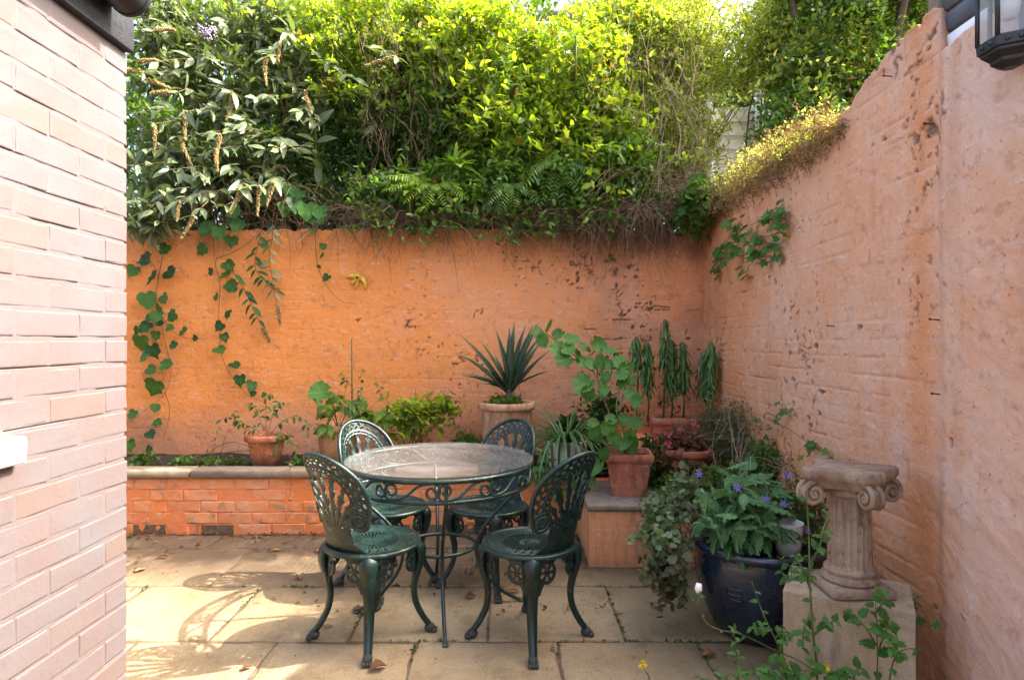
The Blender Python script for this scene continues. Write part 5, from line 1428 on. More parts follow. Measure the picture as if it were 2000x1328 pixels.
wall_cling('trailing green plant hanging down the salmon wall near the corner', [(1440, 440, 9), (1465, 455, 10), (1490, 465, 9), (1515, 478, 8), (1480, 490, 7), (1440, 470, 8), (1420, 480, 7), (1410, 500, 7), (1400, 525, 6), (1450, 500, 6), (1505, 500, 5), (1455, 535, 3)], 2, .058)
wall_cling('tiny leafy weed growing from a crack low on the salmon wall', [(1785, 1182, 4), (1800, 1185, 4)], 3, .035)
wall_cling('thin weeds at the foot of the wall beside the grey misty plant', [(1540, 800, 3), (1525, 820, 4), (1490, 815, 3), (1600, 880, 4), (1620, 890, 3)], 4, .045)

# ------------------------------------------------------------------ ivy strands on the rear wall
def jit_outline(P, seed, a=.05):
    r_ = random.Random(seed); return [(x * (1 + r_.uniform(-a, a)) + r_.uniform(-a, a) * .4, y * (1 + r_.uniform(-a, a) * 1.5)) for x, y in P]
IVV = [leaf_mesh(tpl_outline(jit_outline(IVY, k, .07), (.05, .2, .35, .28, .12)[k], (.32, 0), (.05, .2, .32, .1, .25)[k]), 'ivy') for k in range(5)]
def C4(x, y): return (200 + x / 2.857, 400 + y / 2.857)
def ivy(label, stems, leaves, seed, k=1.0, depth=YB - 0.03):
    rr = random.Random(seed); p0 = W(*C4(*stems[0][0]), depth); t = thing('ivy_strand', label, 'ivy', p0, 0, 'ivy strands hanging on the rear wall')
    for st in stems:
        g = Geo(); n = len(st); pts = [W(*C4(*q), depth - 0.012 + 0.015 * rr.random()) - p0 for q in st]
        tube(g, spline(pts, n * 6), np.linspace(0.0028, 0.0014, n * 6), 5); g.build('stem', M['red_stem'], t)
    for (x, y, s) in leaves:
        p = W(*C4(x, y), depth - rr.uniform(0.015, 0.05)) - p0; sz = s / 2.857 / F * depth * k * 0.80
        a = rr.gauss(-PI / 2, 0.7); d = np.array([math.cos(a), -0.30 + rr.gauss(0, .3), math.sin(a)])
        n = np.array([rr.gauss(0.1, .45), -1.0, 0.5 + rr.gauss(0, .4)])
        x_, _, _ = frames(d[None], n[None])
        put_leaf(rr.choice(IVV), t, np.array(p) - x_[0] * sz * 0.4, d, n, sz * 1.08, rr.uniform(.9, 1.15))
        # leaf stalk is short and hidden by the blade
    return t
ivy('densest ivy strand with large heart shaped leaves beside the pink house wall',
    [[(345, 240), (310, 430), (300, 520), (320, 600), (335, 700), (370, 850), (385, 930), (350, 1050), (270, 1120), (190, 1185)], [(350, 1050), (375, 1130), (365, 1220), (340, 1300)], [(330, 620), (400, 710), (480, 745), (570, 752)], [(300, 520), (270, 640), (280, 760), (330, 900), (340, 980)], [(250, 300), (300, 360), (310, 430)], [(180, 1245), (330, 1238)]],
    [(350, 250, 85), (240, 310, 110), (170, 370, 90), (375, 380, 105), (280, 415, 115), (250, 530, 120), (345, 525, 85), (300, 620, 90), (390, 620, 85), (375, 685, 65), (455, 710, 75), (520, 745, 45), (240, 680, 85), (215, 765, 110), (300, 730, 70), (400, 785, 60), (290, 815, 100), (235, 845, 80), (360, 895, 95), (270, 920, 80), (290, 1015, 120), (295, 1135, 65), (305, 1215, 60), (270, 1280, 75), (170, 1170, 70), (315, 580, 60), (260, 630, 60), (190, 700, 60), (150, 1340, 80), (260, 1370, 70), (320, 660, 55)], 1)
ivy('long middle ivy strand trailing down to the potted plants',
    [[(625, 60), (620, 180), (625, 300), (655, 450), (650, 600), (660, 800), (700, 920), (780, 1030), (860, 1085), (940, 1112)], [(640, 300), (760, 250), (860, 170), (900, 90)]],
    [(590, 135, 110), (555, 250, 95), (720, 205, 80), (705, 340, 80), (690, 395, 90), (610, 375, 60), (715, 455, 85), (640, 515, 60), (700, 610, 65), (655, 680, 70), (680, 740, 65), (655, 810, 75), (740, 895, 70), (770, 980, 85), (830, 1010, 80), (840, 1050, 55), (735, 90, 90), (900, 1060, 40)], 2)
ivy('short thin ivy strand beside the yellow bird ornament',
    [[(1190, 60), (1195, 300), (1240, 430), (1320, 530), (1412, 555)], [(1105, 60), (1110, 180), (1118, 230), (1095, 275)]],
    [(1215, 90, 65), (1170, 145, 60), (1230, 235, 50), (1225, 290, 50), (1210, 345, 32), (1250, 410, 62)], 3)
def ivy_top():
    rr = random.Random(8); p0 = W(560, 400, 4.6); t = thing('ivy_strand', 'broad ivy leaves spilling over the wall top under the buddleia', 'ivy', p0, 0, 'ivy strands hanging on the rear wall')
    g = Geo(); tube(g, spline([W(500, 380, 4.66) - p0, W(560, 395, 4.6) - p0, W(640, 410, 4.62) - p0], 12), 0.003, 5); g.build('stem', M['red_stem'], t)
    for (px, py, s) in [(575, 390, 44), (600, 400, 50), (555, 400, 36), (628, 405, 40), (590, 375, 34), (455, 405, 40), (430, 445, 40), (410, 440, 36), (520, 380, 34), (565, 365, 34), (610, 415, 36), (470, 432, 38)]:
        p = W(px, py, 4.58) - p0; a = rr.gauss(-PI / 2, .5); put_leaf(rr.choice(IVV), t, p, (math.cos(a), -.35, math.sin(a)), (rr.gauss(0, .3), -1, .7), s / F * 4.6 * .8)
ivy_top()
# two hanging sprigs of buddleia in front of the wall
def hang(label, path, seed, mat='ivy', size=.115):
    rr = random.Random(seed); p0 = W(*C4(*path[0]), YB - .14); t = thing('hanging_sprig', label, 'sprig', p0, 0)
    lm = leaf_mesh(tpl_lance(0.36, 0.14, 0.25), mat)
    pts = spline([W(*C4(*q), YB - .14 + .02 * i) - p0 for i, q in enumerate(path)], 26); g = Geo(); tube(g, pts, np.linspace(.003, .0014, 26), 5); g.build('stem', M['red_stem'], t)
    T = nrm(np.gradient(pts, axis=0))
    for k in range(3, 24, 1):
        if k % 3 == 2: continue
        s = -1 if k % 2 else 1
        d = T[k] * .5 + np.array([s * .8, -.25 + rr.gauss(0, .15), -.15 + rr.gauss(0, .2)])
        put_leaf(lm, t, pts[k], d, (rr.gauss(0, .2), -.75, .75), size * rr.uniform(.65, 1.1))
    n = 110; rng = np.random.default_rng(seed); tt = rng.uniform(0, 1, n); e = pts[-1]; ax = T[-1]; g = Geo()
    C = e + ax * (tt * .13)[:, None] + rng.normal(size=(n, 3)) * .012 * (1 - .7 * tt)[:, None]
    ov = np.array([(1, 0, 0), (-1, 0, 0), (0, 1, 0), (0, -1, 0), (0, 0, 1.4), (0, 0, -1.4)]) * 0.005; of = np.array([(0, 2, 4), (2, 1, 4), (1, 3, 4), (3, 0, 4), (2, 0, 5), (1, 2, 5), (3, 1, 5), (0, 3, 5)])
    g.add((C[:, None] + ov[None]).reshape(-1, 3), (of[None] + (np.arange(n) * 6)[:, None, None]).reshape(-1, 3)); tube(g, [e, e + ax * .13], .002, 4); g.build('seed_head', M['spike'], t)
hang('dark hanging leafy sprig with a seed head between two ivy strands', [(690, 330), (760, 420), (815, 520), (850, 600), (890, 680)], 4, size=.105)
hang('grey green hanging leafy sprig against the orange wall, higher of the pair', [(975, 60), (950, 180), (930, 300), (950, 420), (975, 570)], 5, 'bud_o', .10)
hang('short broad leafy sprig hanging from the wall top between the two ivy strands', [(900, 100), (870, 220), (850, 330), (880, 400), (930, 440)], 6, size=.105)
# low dark undergrowth that fills the gaps behind the wall top
shrub('undergrowth', 'dark low undergrowth along the wall top behind the dry twigs', 'undergrowth', (0, 5.3, BT),
      [(-2.6, 5.35, 2.3, .7, .25, .35), (-1.6, 5.3, 2.3, .7, .25, .36), (-.6, 5.25, 2.3, .7, .25, .36), (.4, 5.2, 2.35, .7, .25, .38), (1.2, 5.3, 2.4, .6, .25, .4), (2.0, 5.5, 2.5, .6, .25, .4), (-3.4, 5.5, 2.5, .8, .3, .5)],
      1500, 9, .06, T_SMALL, 'dark', 81, L=.2, nstem=12, shell=.3)
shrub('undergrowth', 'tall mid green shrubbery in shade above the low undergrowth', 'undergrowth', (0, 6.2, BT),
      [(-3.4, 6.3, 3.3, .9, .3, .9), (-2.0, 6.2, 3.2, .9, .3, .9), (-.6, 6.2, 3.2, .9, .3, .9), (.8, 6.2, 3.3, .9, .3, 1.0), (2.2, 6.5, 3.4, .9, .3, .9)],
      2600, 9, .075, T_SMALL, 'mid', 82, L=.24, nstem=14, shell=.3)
shrub('undergrowth', 'light green leafy mass beyond the corner between jasmine and the dark tree', 'undergrowth', (2.2, 7.0, BT),
      [(1.4, 7.0, 3.6, .9, .4, 1.1), (2.6, 7.1, 3.9, .9, .4, 1.1), (3.8, 7.2, 4.2, .9, .4, 1.1)], 1500, 9, .075, T_SMALL, 'bright', 83, L=.26, nstem=10, shell=.3)
def sprays(label, pts, seed, mat, size, tpl=T_SMALL, per=13, L=(.35, .6)):
    """long arching shoots that stand out of the mass"""
    rng = np.random.default_rng(seed); b = W(*pts[0]); t = thing('arching_shoots', label, 'shrub', (b.x, b.y + .4, BT), 0, SG); base = np.array(t.location)
    g = Geo(); gs = Geo(); P = np.array([tuple(W(*q)) for q in pts]) - base
    P = np.repeat(P, 6, 0) + rng.normal(size=(len(pts) * 6, 3)) * np.array([.10, .06, .07])
    ax = np.stack([rng.normal(size=len(P)) * .8, -.7 + rng.normal(size=len(P)) * .3, .25 + rng.normal(size=len(P)) * .5], -1)
    sprigs(rng, g, gs, tpl, P, ax, rng.uniform(*L, len(P)), per, size, 0.95, .6, True, .0024, .25, .2)
    g.build('foliage', M[mat], t, kind='stuff'); gs.build('branches', M['stem'], t, kind='stuff')
sprays('pale arching shoots standing out of the mounded shrub', [(930, 120, 4.7), (1010, 90, 4.7), (1080, 150, 4.55), (1150, 100, 4.6), (1200, 180, 4.5), (990, 200, 4.5), (1060, 240, 4.5), (1140, 260, 4.45), (900, 190, 4.8), (1230, 240, 4.5), (1180, 330, 4.4), (950, 270, 4.6)], 5, 'bright', .088)
sprays('yellow green arching shoots over the corner beside the mounded shrub', [(1290, 60, 4.9), (1350, 110, 4.8), (1300, 180, 4.8), (1400, 60, 4.9), (1260, 130, 4.8), (1330, 240, 4.7), (1290, 300, 4.6), (1380, 180, 4.8), (1450, 110, 4.9), (1550, 80, 4.6), (1600, 60, 4.5), (1620, 130, 4.3), (1510, 130, 4.7)], 6, 'lime', .062, T_SMALL, 14)
sprays('fresh shoots of the climber above the buddleia', [(600, 60, 4.9), (660, 100, 4.9), (720, 60, 5.0), (780, 90, 5.0), (830, 50, 5.1), (560, 30, 5.0), (700, 150, 4.9), (760, 170, 5.0), (850, 130, 5.0)], 7, 'bright', .075, T_SMALL, 13)

# foliage hanging forward over the wall edge
shrub('overhanging_shrub', 'mid green leafy growth spilling forward over the wall edge in the middle', 'shrub', (-.3, 5.0, BT),
      [(-.95, 4.72, 2.36, .30, .16, .20), (-.5, 4.66, 2.40, .32, .18, .22), (-.05, 4.66, 2.42, .34, .18, .22), (.40, 4.62, 2.46, .32, .18, .24), (.80, 4.64, 2.56, .30, .18, .26)],
      760, 8, .066, T_SMALL, 'mid', 84, L=.18, nstem=10, droop=.5, shell=.4, group=SG)
sprays('shoots drooping over the wall edge beneath the mounded shrub', [(760, 380, 4.55), (840, 400, 4.5), (930, 390, 4.5), (1020, 395, 4.5), (1100, 380, 4.5), (1180, 360, 4.45), (1250, 330, 4.5), (1150, 400, 4.5), (720, 350, 4.6), (1290, 380, 4.5)], 9, 'mid', .072, T_SMALL, 11, (.22, .40))

def fringe(label, spots, seed, mat, n=46, ln=.30):
    """clumps of dead stems and roots hanging over the wall face"""
    rng = np.random.default_rng(seed); g = Geo()
    for (x, w, l) in spots:
        for k in range(int(n * w / .12)):
            p0 = np.array([x + rng.normal() * w * .6, 4.74 + rng.normal() * .05, 2.16 + rng.random() * .10]); L = l * rng.uniform(.3, 1.15) * ln / .30
            p1 = p0 + np.array([rng.normal() * .05, -.05 - rng.random() * .08, .01 + rng.random() * .04]); p2 = p1 + np.array([rng.normal() * .06, rng.normal() * .02, -L * .55]); p3 = p2 + np.array([rng.normal() * .07, rng.normal() * .02, -L * .45])
            p2[1] = min(p2[1], 4.76); p3[1] = min(p3[1], 4.77)
            tube(g, spline([p0, p1, p2, p3], 8), np.linspace(.0022 * rng.uniform(.6, 1.5), .0006, 8), 3, cap=False)
    o = g.build('dry_fringe', M[mat], None, kind='stuff', label=label); o['category'] = 'dry stems'
rf = random.Random(77)
fringe('brown dead stems hanging in clumps over the face of the rear wall', [(rf.uniform(-1.15, 1.42), rf.uniform(.07, .2), rf.uniform(.12, .36)) for _ in range(17)] + [(.75, .22, .34), (1.1, .2, .30), (.3, .2, .26), (-.1, .2, .22), (.62, .12, .50), (1.02, .14, .52), (1.22, .1, .42), (.05, .1, .4), (-.55, .12, .34)], 5, 'twig')
fringe('pale straw stems hanging over the rear wall near the corner', [(rf.uniform(.1, 1.4), rf.uniform(.06, .16), rf.uniform(.10, .28)) for _ in range(10)], 6, 'straw', 26)
sprays('leafy shoots trailing lowest over the face of the rear wall', [(720, 415, 4.5), (790, 425, 4.5), (880, 420, 4.48), (985, 425, 4.48), (1060, 405, 4.5), (1120, 420, 4.5), (1210, 400, 4.48)], 19, 'mid', .062, T_SMALL, 9, (.16, .30))
# ================================================================== BED AND POT PLANTS
SOIL = 0.385
def pot(name, label, cat, loc, prof, mat, soil_r, soil_z, group=None, wob=0.0, square=None, rim=None):
    t = thing(name, label, cat, loc, 0, group)
    g = Geo(); lathe(g, prof, 48, (0, 0, 0), wob, 4); g.build('body', M[mat], t)
    if rim:
        g = Geo(); lathe(g, rim, 48, (0, 0, 0), wob, 5); g.build('rim', M[mat], t)
    g = Geo(); disc(g, soil_r, soil_z, rough=.012); g.build('soil', M['soil'], t)
    return t
def potprof(rb, rt, h, th=.012, lip=.02, lh=.045):
    return [(0.001, 0), (rb, 0), (rb + (rt - rb) * .5 + .006, h * .5), (rt - .004, h - lh - .004), (rt - .002, h - lh), (rt - .012, h - lh + .002), (rt - th - .006, h - lh), (rb, .06)], \
           [(rt - .006, h - lh - .003), (rt + lip * .6, h - lh), (rt + lip, h - lh + .008), (rt + lip, h - .01), (rt + lip - .006, h), (rt + lip - .014, h + .001), (rt - th, h - .008), (rt - th - .004, h - lh)]

def stalky(name, label, cat, base, stems, lm, per, size, seed, stem_mat='stem', rad=.003, leafcols=None, group=None, droop=.3, start=.2, side=1.0, face=.5, taper=.5, ws=1.0, out=.0):
    """stems as lists of points (world); every leaf a part"""
    rr = random.Random(seed); t = thing(name, label, cat, base, 0, group); b = np.array(base, float)
    for st in stems:
        p = spline([np.array(q) - b for q in st], 24); g = Geo(); tube(g, p, np.linspace(rad, rad * .45, 24), 5); g.build('stem', M[stem_mat], t)
        T = nrm(np.gradient(p, axis=0)); ph = rr.uniform(0, 6)
        for k in range(per):
            f = start + (1 - start) * (k + .5) / per; i = min(23, int(f * 23)); a = ph + k * 2.4
            u = np.cross(T[i], [0.21, .9, .3]); u /= np.linalg.norm(u); v = np.cross(T[i], u)
            d = (u * math.cos(a) + v * math.sin(a)) * side + T[i] * (.35 + out) + np.array([0, -.12, -droop]) + np.array([rr.gauss(0, .15) for _ in range(3)])
            s = size * rr.uniform(.7, 1.15) * (1 - taper * max(0, f - .4))
            put_leaf(lm, t, p[i], d, np.array([rr.gauss(0, .25), -face + rr.gauss(0, .2), 1.0]), s, ws)
    return t
def fz(px, py, d): return tuple(W(px, py, d))

L_OV = leaf_mesh(tpl_outline(serrate(8, .26), .10, (.4, 0), .18), 'sage')
RNDV = [leaf_mesh(tpl_outline(jit_outline(round_leaf(), 40 + k, .06), (.15, .30, .42, .25)[k], (.36, 0), (.05, .15, .2, .3)[k]), 'ger') for k in range(4)]
L_RND = leaf_mesh(tpl_outline(round_leaf(), .30, (.36, 0), .12), 'ger')
L_RND2 = leaf_mesh(tpl_outline(round_leaf(26, .09), .05, (.36, 0), .22), 'ger')
L_WEED = leaf_mesh(tpl_outline(serrate(5, .33), .12, (.4, 0), .22), 'weed')
L_SM = leaf_mesh(tpl_small(.5, .1, .2), 'weed')
L_IV = leaf_mesh(tpl_small(.55, .1, .3), 'ivy')
L_BR = leaf_mesh(tpl_small(.55, .12, .25), 'bright_o')

# 1 terracotta pot with a straggly plant
pr, ri = potprof(.085, .125, .235)
b = W(520, 900, 4.40); b.z = SOIL
pot('flower_pot', 'orange terracotta pot with a straggly weed, leftmost in the raised bed', 'pot', b, pr, 'terra', .11, .20, 'terracotta pots in the bed', rim=ri)
top = b + Vector((0, 0, .2))
stalky('straggly_weed', 'straggly wilted weed growing from the leftmost terracotta pot', 'plant', top,
       [[top, fz(500, 800, 4.35), fz(482, 785, 4.3)], [top, fz(540, 790, 4.38), fz(560, 790, 4.35)], [top, fz(555, 820, 4.3), fz(590, 815, 4.3), fz(603, 850, 4.28)], [top, fz(500, 840, 4.3), fz(440, 815, 4.3), fz(420, 860, 4.28)], [top, fz(520, 780, 4.4), fz(530, 770, 4.4)], [top, fz(560, 850, 4.26), fz(585, 900, 4.24)], [top, fz(470, 830, 4.28), fz(455, 800, 4.28)], [top, fz(545, 850, 4.24), fz(535, 890, 4.22)]],
       L_IV, 11, .055, 3, 'red_stem', .002, droop=.75, start=.25)
# 2 ochre pot with lush green plant and cane
pr, ri = potprof(.11, .155, .30)
b = W(662, 900, 4.46); b.z = SOIL
pot('flower_pot', 'ochre terracotta pot hidden behind the far left chair', 'pot', b, pr, 'terra_pale', .135, .26, 'terracotta pots in the bed', rim=ri)
top = b + Vector((0, 0, .26))
stalky('leafy_plant', 'lush light green broad leaved plant in the ochre pot beside a cane', 'plant', top,
       [[top, fz(640, 800, 4.4), fz(625, 790, 4.3)], [top, fz(680, 800, 4.35), fz(690, 790, 4.3)], [top, fz(710, 805, 4.35), fz(730, 810, 4.3)], [top, fz(730, 805, 4.35), fz(760, 820, 4.3)], [top, fz(650, 790, 4.45), fz(660, 770, 4.45)], [top, fz(640, 830, 4.28), fz(635, 835, 4.26)], [top, fz(690, 820, 4.25), fz(700, 825, 4.24)]],
       leaf_mesh(tpl_outline(serrate(7, .32), .12, (.4, 0), .25), 'bright_o'), 8, .125, 5, 'stem', .004, droop=.45, start=.35, face=.7)
gt = thing('round_leaf_plant', 'single big pale round leaf on a stalk above the ochre pot', 'plant', top)
g = Geo(); tube(g, spline([(0, 0, 0), np.array(W(650, 790, 4.42) - top), np.array(W(640, 765, 4.4) - top)], 8), .003, 5); g.build('stem', M['stem'], gt)
put_leaf(L_RND, gt, np.array(W(644, 765, 4.4) - top), (-1, -.3, -.1), (.1, -.75, .6), .165)
cane = thing('garden_cane', 'thin upright green cane standing in the ochre pot', 'cane', (W(687, 840, 4.47).x, 4.47, .62))
g = Geo(); tube(g, [(0, 0, 0), (0.002, 0, .30), (0, 0, .672)], .0048, 7); tube(g, [(0.001, 0, .25), (0.001, 0, .256)], .0058, 7); tube(g, [(0, 0, .47), (0, 0, .476)], .0058, 7); g.build('stake', M['cane'], cane)
stalky('climbing_tomato', 'thin dark climbing stem with small leaflets beside the green cane', 'plant', top,
       [[top, fz(675, 760, 4.46), fz(668, 730, 4.45)], [top, fz(700, 790, 4.46), fz(706, 715, 4.45)], [top, fz(740, 780, 4.46), fz(732, 735, 4.46)], [top, fz(690, 770, 4.45), fz(665, 725, 4.44)]], L_IV, 7, .05, 7, 'red_stem', .0018, droop=.7, start=.55)
# 3 twiggy shrub
b = W(818, 885, 4.50); b.z = SOIL
shrub('potted_fuchsia', 'rounded bushy plant on bare twiggy stems behind the glass table', 'shrub', b, [P6(815, 808, 4.45, .22, .14, .12), P6(865, 795, 4.45, .12, .12, .10), P6(785, 815, 4.4, .12, .1, .10)], 120, 8, .07, tpl_small(.5), 'bright', 71, L=.2, nstem=16, stem_mat='red_stem', stem_r=.0035, droop=.25)
shrub('low_plant', 'low dark green mound beside the cordyline pot', 'plant', W(915, 890, 4.45), [P6(912, 862, 4.45, .10, .10, .08)], 70, 7, .05, tpl_small(.4), 'mid', 72, L=.1, nstem=4, stem_r=.003)
shrub('low_plant', 'scrappy low weeds along the left end of the raised bed', 'plant', W(400, 890, 4.4), [(W(460, 890, 4.4).x, 4.35, .42, .10, .06, .04), (W(400, 890, 4.4).x, 4.45, .42, .35, .12, .03), (W(285, 880, 4.4).x, 4.4, .45, .12, .1, .06), (W(590, 890, 4.4).x, 4.33, .42, .10, .06, .05)], 95, 6, .048, tpl_small(.5), 'mid', 73, L=.1, nstem=5, stem_r=.003)
# 4 cordyline
b = Vector((W(990, 870, 4.46).x, 4.46, SOIL))
pr, ri = potprof(.155, .182, .455, lh=.05)
pot('flower_pot', 'large pale stained terracotta pot holding the spiky cordyline', 'pot', b, pr, 'terra_pale', .165, .425, 'terracotta pots in the bed', rim=ri)
top = b + Vector((0.01, 0, .42)); ct = thing('cordyline', 'spiky dark cordyline with sword leaves in the large terracotta pot', 'plant', top)
g = Geo(); tube(g, [(0, 0, 0), (0.003, 0, .05), (0.005, 0, .12)], [.026, .022, .018], 9); g.build('stem', M['bark'], ct)
rr = random.Random(17); SW = leaf_mesh(tpl_lance(.085, .35, .10), 'sword'); SWD = leaf_mesh(tpl_lance(.085, .30, .42), 'sword')
tg = [(910, 663, 0), (905, 690, 1), (922, 705, 0), (945, 672, 0), (975, 655, 0), (1003, 640, 0), (1040, 655, 0), (1050, 662, 0), (1066, 690, 0), (1050, 675, 0), (1062, 728, 0), (1030, 650, 0), (915, 735, 1), (918, 732, 1), (950, 750, 1), (985, 685, 0), (1020, 648, 0), (960, 690, 0), (1012, 690, 0), (995, 650, 0), (940, 700, 0), (1035, 700, 0), (1008, 665, 0), (970, 700, 0), (1045, 640, 0), (1055, 700, 0), (925, 680, 0)]
for i, (px, py, dr) in enumerate(tg):
    yy = 4.46 + rr.uniform(-.25, .12); p = np.array(W(px, py, yy) - top); s0 = np.array([0.004 + rr.uniform(-.01, .01), rr.uniform(-.01, .01), .06 + rr.uniform(0, .06)])
    v = p - s0; L = np.linalg.norm(v); d = v / L + np.array([0, 0, .10 if not dr else .36])
    put_leaf(SWD if dr else SW, ct, s0, d, (-v[0] * .3, -.5, 1.0), L * 1.12, 1.0 if L > .3 else 1.25)
shrub('underplanting', 'small leafy ground cover filling the top of the cordyline pot', 'plant', top, [(b.x, 4.44, SOIL + .465, .13, .13, .035)], 120, 7, .035, tpl_small(.45), 'mid', 74, L=.07, nstem=3, stem_r=.002)
# 5 striped pot with strap leaves
b = Vector((W(1108, 890, 4.15).x, 4.22, .36)); SB = b
sp_ = thing('striped_pot', 'cream glazed pot with dark vertical stripes in the bed', 'pot', b, 0)
g = Geo(); lathe(g, [(.001, 0), (.118, 0), (.126, .01), (.142, .22), (.146, .245), (.140, .252), (.130, .245), (.126, .2)], 60); g.build('body', M['stripe'], sp_)
g = Geo(); disc(g, .128, .225, rough=.01); g.build('soil', M['soil'], sp_)
top = b + Vector((0, 0, .22)); st = thing('agapanthus', 'arching strap leaved plant overflowing the striped pot', 'plant', top); rr = random.Random(23)
def strap_mesh(bend):
    g = Geo(); V = []; n = 10
    for i in range(n):
        t = i / (n - 1); a = bend * t; x = math.sin(a) / bend; z = -(1 - math.cos(a)) / bend; w = .034 * (1 - t ** 3) + .004
        V += [(x, -w / 2, z + .006), (x, 0, z), (x, w / 2, z + .006)]
    g.add(V, np.array([(3 * i + k, 3 * i + 3 + k, 3 * i + 4 + k, 3 * i + 1 + k) for i in range(n - 1) for k in (0, 1)])); return g.mesh('leaf', M['strap'])
SM = [strap_mesh(x) for x in (1.4, 1.9, 2.3)]
for k in range(84):
    a = rr.uniform(0, 2 * PI); e = rr.uniform(.55, 1.3); d = (math.cos(a) * math.cos(e) - .16, math.sin(a) * math.cos(e) - .1, math.sin(e))
    put_leaf(SM[k % 3], st, (math.cos(a) * .05, math.sin(a) * .05, 0), d, (-math.cos(a), -math.sin(a), .8), rr.uniform(.34, .52), rr.uniform(.75, 1.05))
# weeds left of the trough pot
b = Vector((W(1080, 960, 4.05).x, 4.16, .36))
stalky('leafy_weed', 'bright green leafy weed spilling below the striped pot', 'plant', b,
       [[b, fz(1070, 900, 4.05), fz(1060, 880, 3.95)], [b, fz(1090, 930, 4.0), fz(1100, 920, 3.9)], [b, fz(1060, 930, 4.0), fz(1050, 910, 3.95)], [b, fz(1120, 930, 3.95), fz(1140, 915, 3.9)], [b, fz(1090, 960, 3.95), fz(1075, 965, 3.9)], [b, fz(1110, 950, 3.9), fz(1150, 950, 3.85)]], L_WEED, 10, .085, 9, 'stem', .0025, droop=.35, start=.3)
# 6 trough pot with pelargonium
def trough(name, label, loc, wx, wy, h, mat, rz=0, flare=.03, group=None):
    t = thing(name, label, 'pot', loc, rz, group); g = Geo(); V = []
    lv = [(0, -flare, 0), (h - .05, -.006, 0), (h - .05, .004, 0), (h, .008, 0), (h, -.012, 0), (h - .06, -.016, 0)]
    for z, o, _ in lv:
        V += [(-wx / 2 - o, -wy / 2 - o, z), (wx / 2 + o, -wy / 2 - o, z), (wx / 2 + o, wy / 2 + o, z), (-wx / 2 - o, wy / 2 + o, z)]
    f = [(i * 4 + k, i * 4 + (k + 1) % 4, i * 4 + 4 + (k + 1) % 4, i * 4 + 4 + k) for i in range(len(lv) - 1) for k in range(4)] + [(3, 2, 1, 0)]
    g.add(V, np.array(f)); g.build('body', M[mat], t, smooth_=False)
    for (x0, x1, y0, y1) in ((-wx / 2 - .012, wx / 2 + .012, -wy / 2 - .014, -wy / 2 - .0065), ):
        g2 = Geo(); rbox(g2, x0, x1, y0, y1, h - .042, h - .002, .003); g2.build('rim', M[mat], t)
    g = Geo(); V = []; n = 12
    for i in range(n):
        for k in range(n): V.append((-wx / 2 + .012 + (wx - .024) * k / (n - 1), -wy / 2 + .012 + (wy - .024) * i / (n - 1), h - .035 + random.Random(i * 31 + k).uniform(-.008, .008)))
    g.add(V, np.array([(i * n + k, i * n + k + 1, (i + 1) * n + k + 1, (i + 1) * n + k) for i in range(n - 1) for k in range(n - 1)])); g.build('soil', M['soil'], t)
    return t
b = Vector((W(1226, 965, 3.8).x, 3.80, .351))
trough('planter_pot', 'square red terracotta planter standing on the mossy stone slab', b, .262, .24, .255, 'terra_red', R(-6), .035)
top = b + Vector((0, 0, .22)); ge = thing('pelargonium', 'leggy pelargonium with round scalloped leaves climbing from the square planter', 'plant', top)
def C5(x, y): return (850 + x / 2.857, 560 + y / 2.857)
for st_ in [[(1060, 930), (1000, 780), (930, 600), (880, 470), (760, 370), (620, 260)], [(1060, 930), (1050, 800), (1010, 680), (1040, 520)], [(1060, 930), (940, 930), (850, 920)], [(1080, 930), (1120, 800), (1130, 650)], [(930, 600), (900, 430), (915, 330)], [(880, 470), (800, 420), (700, 360)], [(1020, 700), (1060, 560), (1060, 450)], [(1060, 930), (980, 1000), (890, 1030)]]:
    g = Geo(); n = len(st_); pts = [np.array(W(*C5(*q), 3.80 + (.45 * max(0, (700 - q[1]) / 450)) - (.06 if q[1] > 850 else 0)) - top) for q in st_]
    tube(g, spline(pts, n * 5), np.linspace(.0065, .003, n * 5), 6); g.build('stem', M['red_stem'] if st_[1][0] == 1000 else M['stem'], ge)
rr = random.Random(31)
for (x, y, s) in [(570, 260, 78), (630, 215, 80), (685, 265, 70), (755, 300, 92), (680, 345, 85), (830, 340, 75), (910, 330, 100), (965, 365, 78), (720, 410, 90), (790, 390, 85), (870, 430, 80), (930, 420, 85), (1035, 425, 85), (1060, 460, 80), (830, 550, 110), (955, 505, 78), (1100, 525, 72), (1045, 540, 62), (870, 640, 95), (940, 580, 75), (1130, 640, 80), (1060, 745, 72), (900, 820, 78), (960, 790, 85), (1000, 850, 90), (1085, 830, 75), (1100, 880, 95), (1020, 880, 70), (900, 1010, 95), (940, 930, 70), (870, 1080, 60), (1120, 760, 70), (1040, 490, 72), (600, 300, 70), (820, 420, 70), (980, 440, 72), (1010, 400, 68), (850, 590, 80), (1090, 600, 70), (740, 350, 72), (880, 760, 60), (1140, 700, 64), (1060, 880, 75), (980, 740, 60)]:
    dd = 3.80 + (.45 * max(0, (700 - y) / 450)) - (.10 if y > 780 else .05) - rr.uniform(0, .06)
    p = np.array(W(*C5(x, y), dd) - top); sz = s / 2.857 / F * dd * 1.12; a = rr.gauss(-PI / 2, .9)
    d = np.array([math.cos(a), -.2, math.sin(a)]); n = np.array([rr.gauss(0, .45), -.65 + rr.gauss(0, .35), .8]); x_, _, _ = frames(d[None], n[None])
    put_leaf(rr.choice(RNDV), ge, p - x_[0] * sz * .4, d, n, sz, rr.uniform(.75, 1.15))
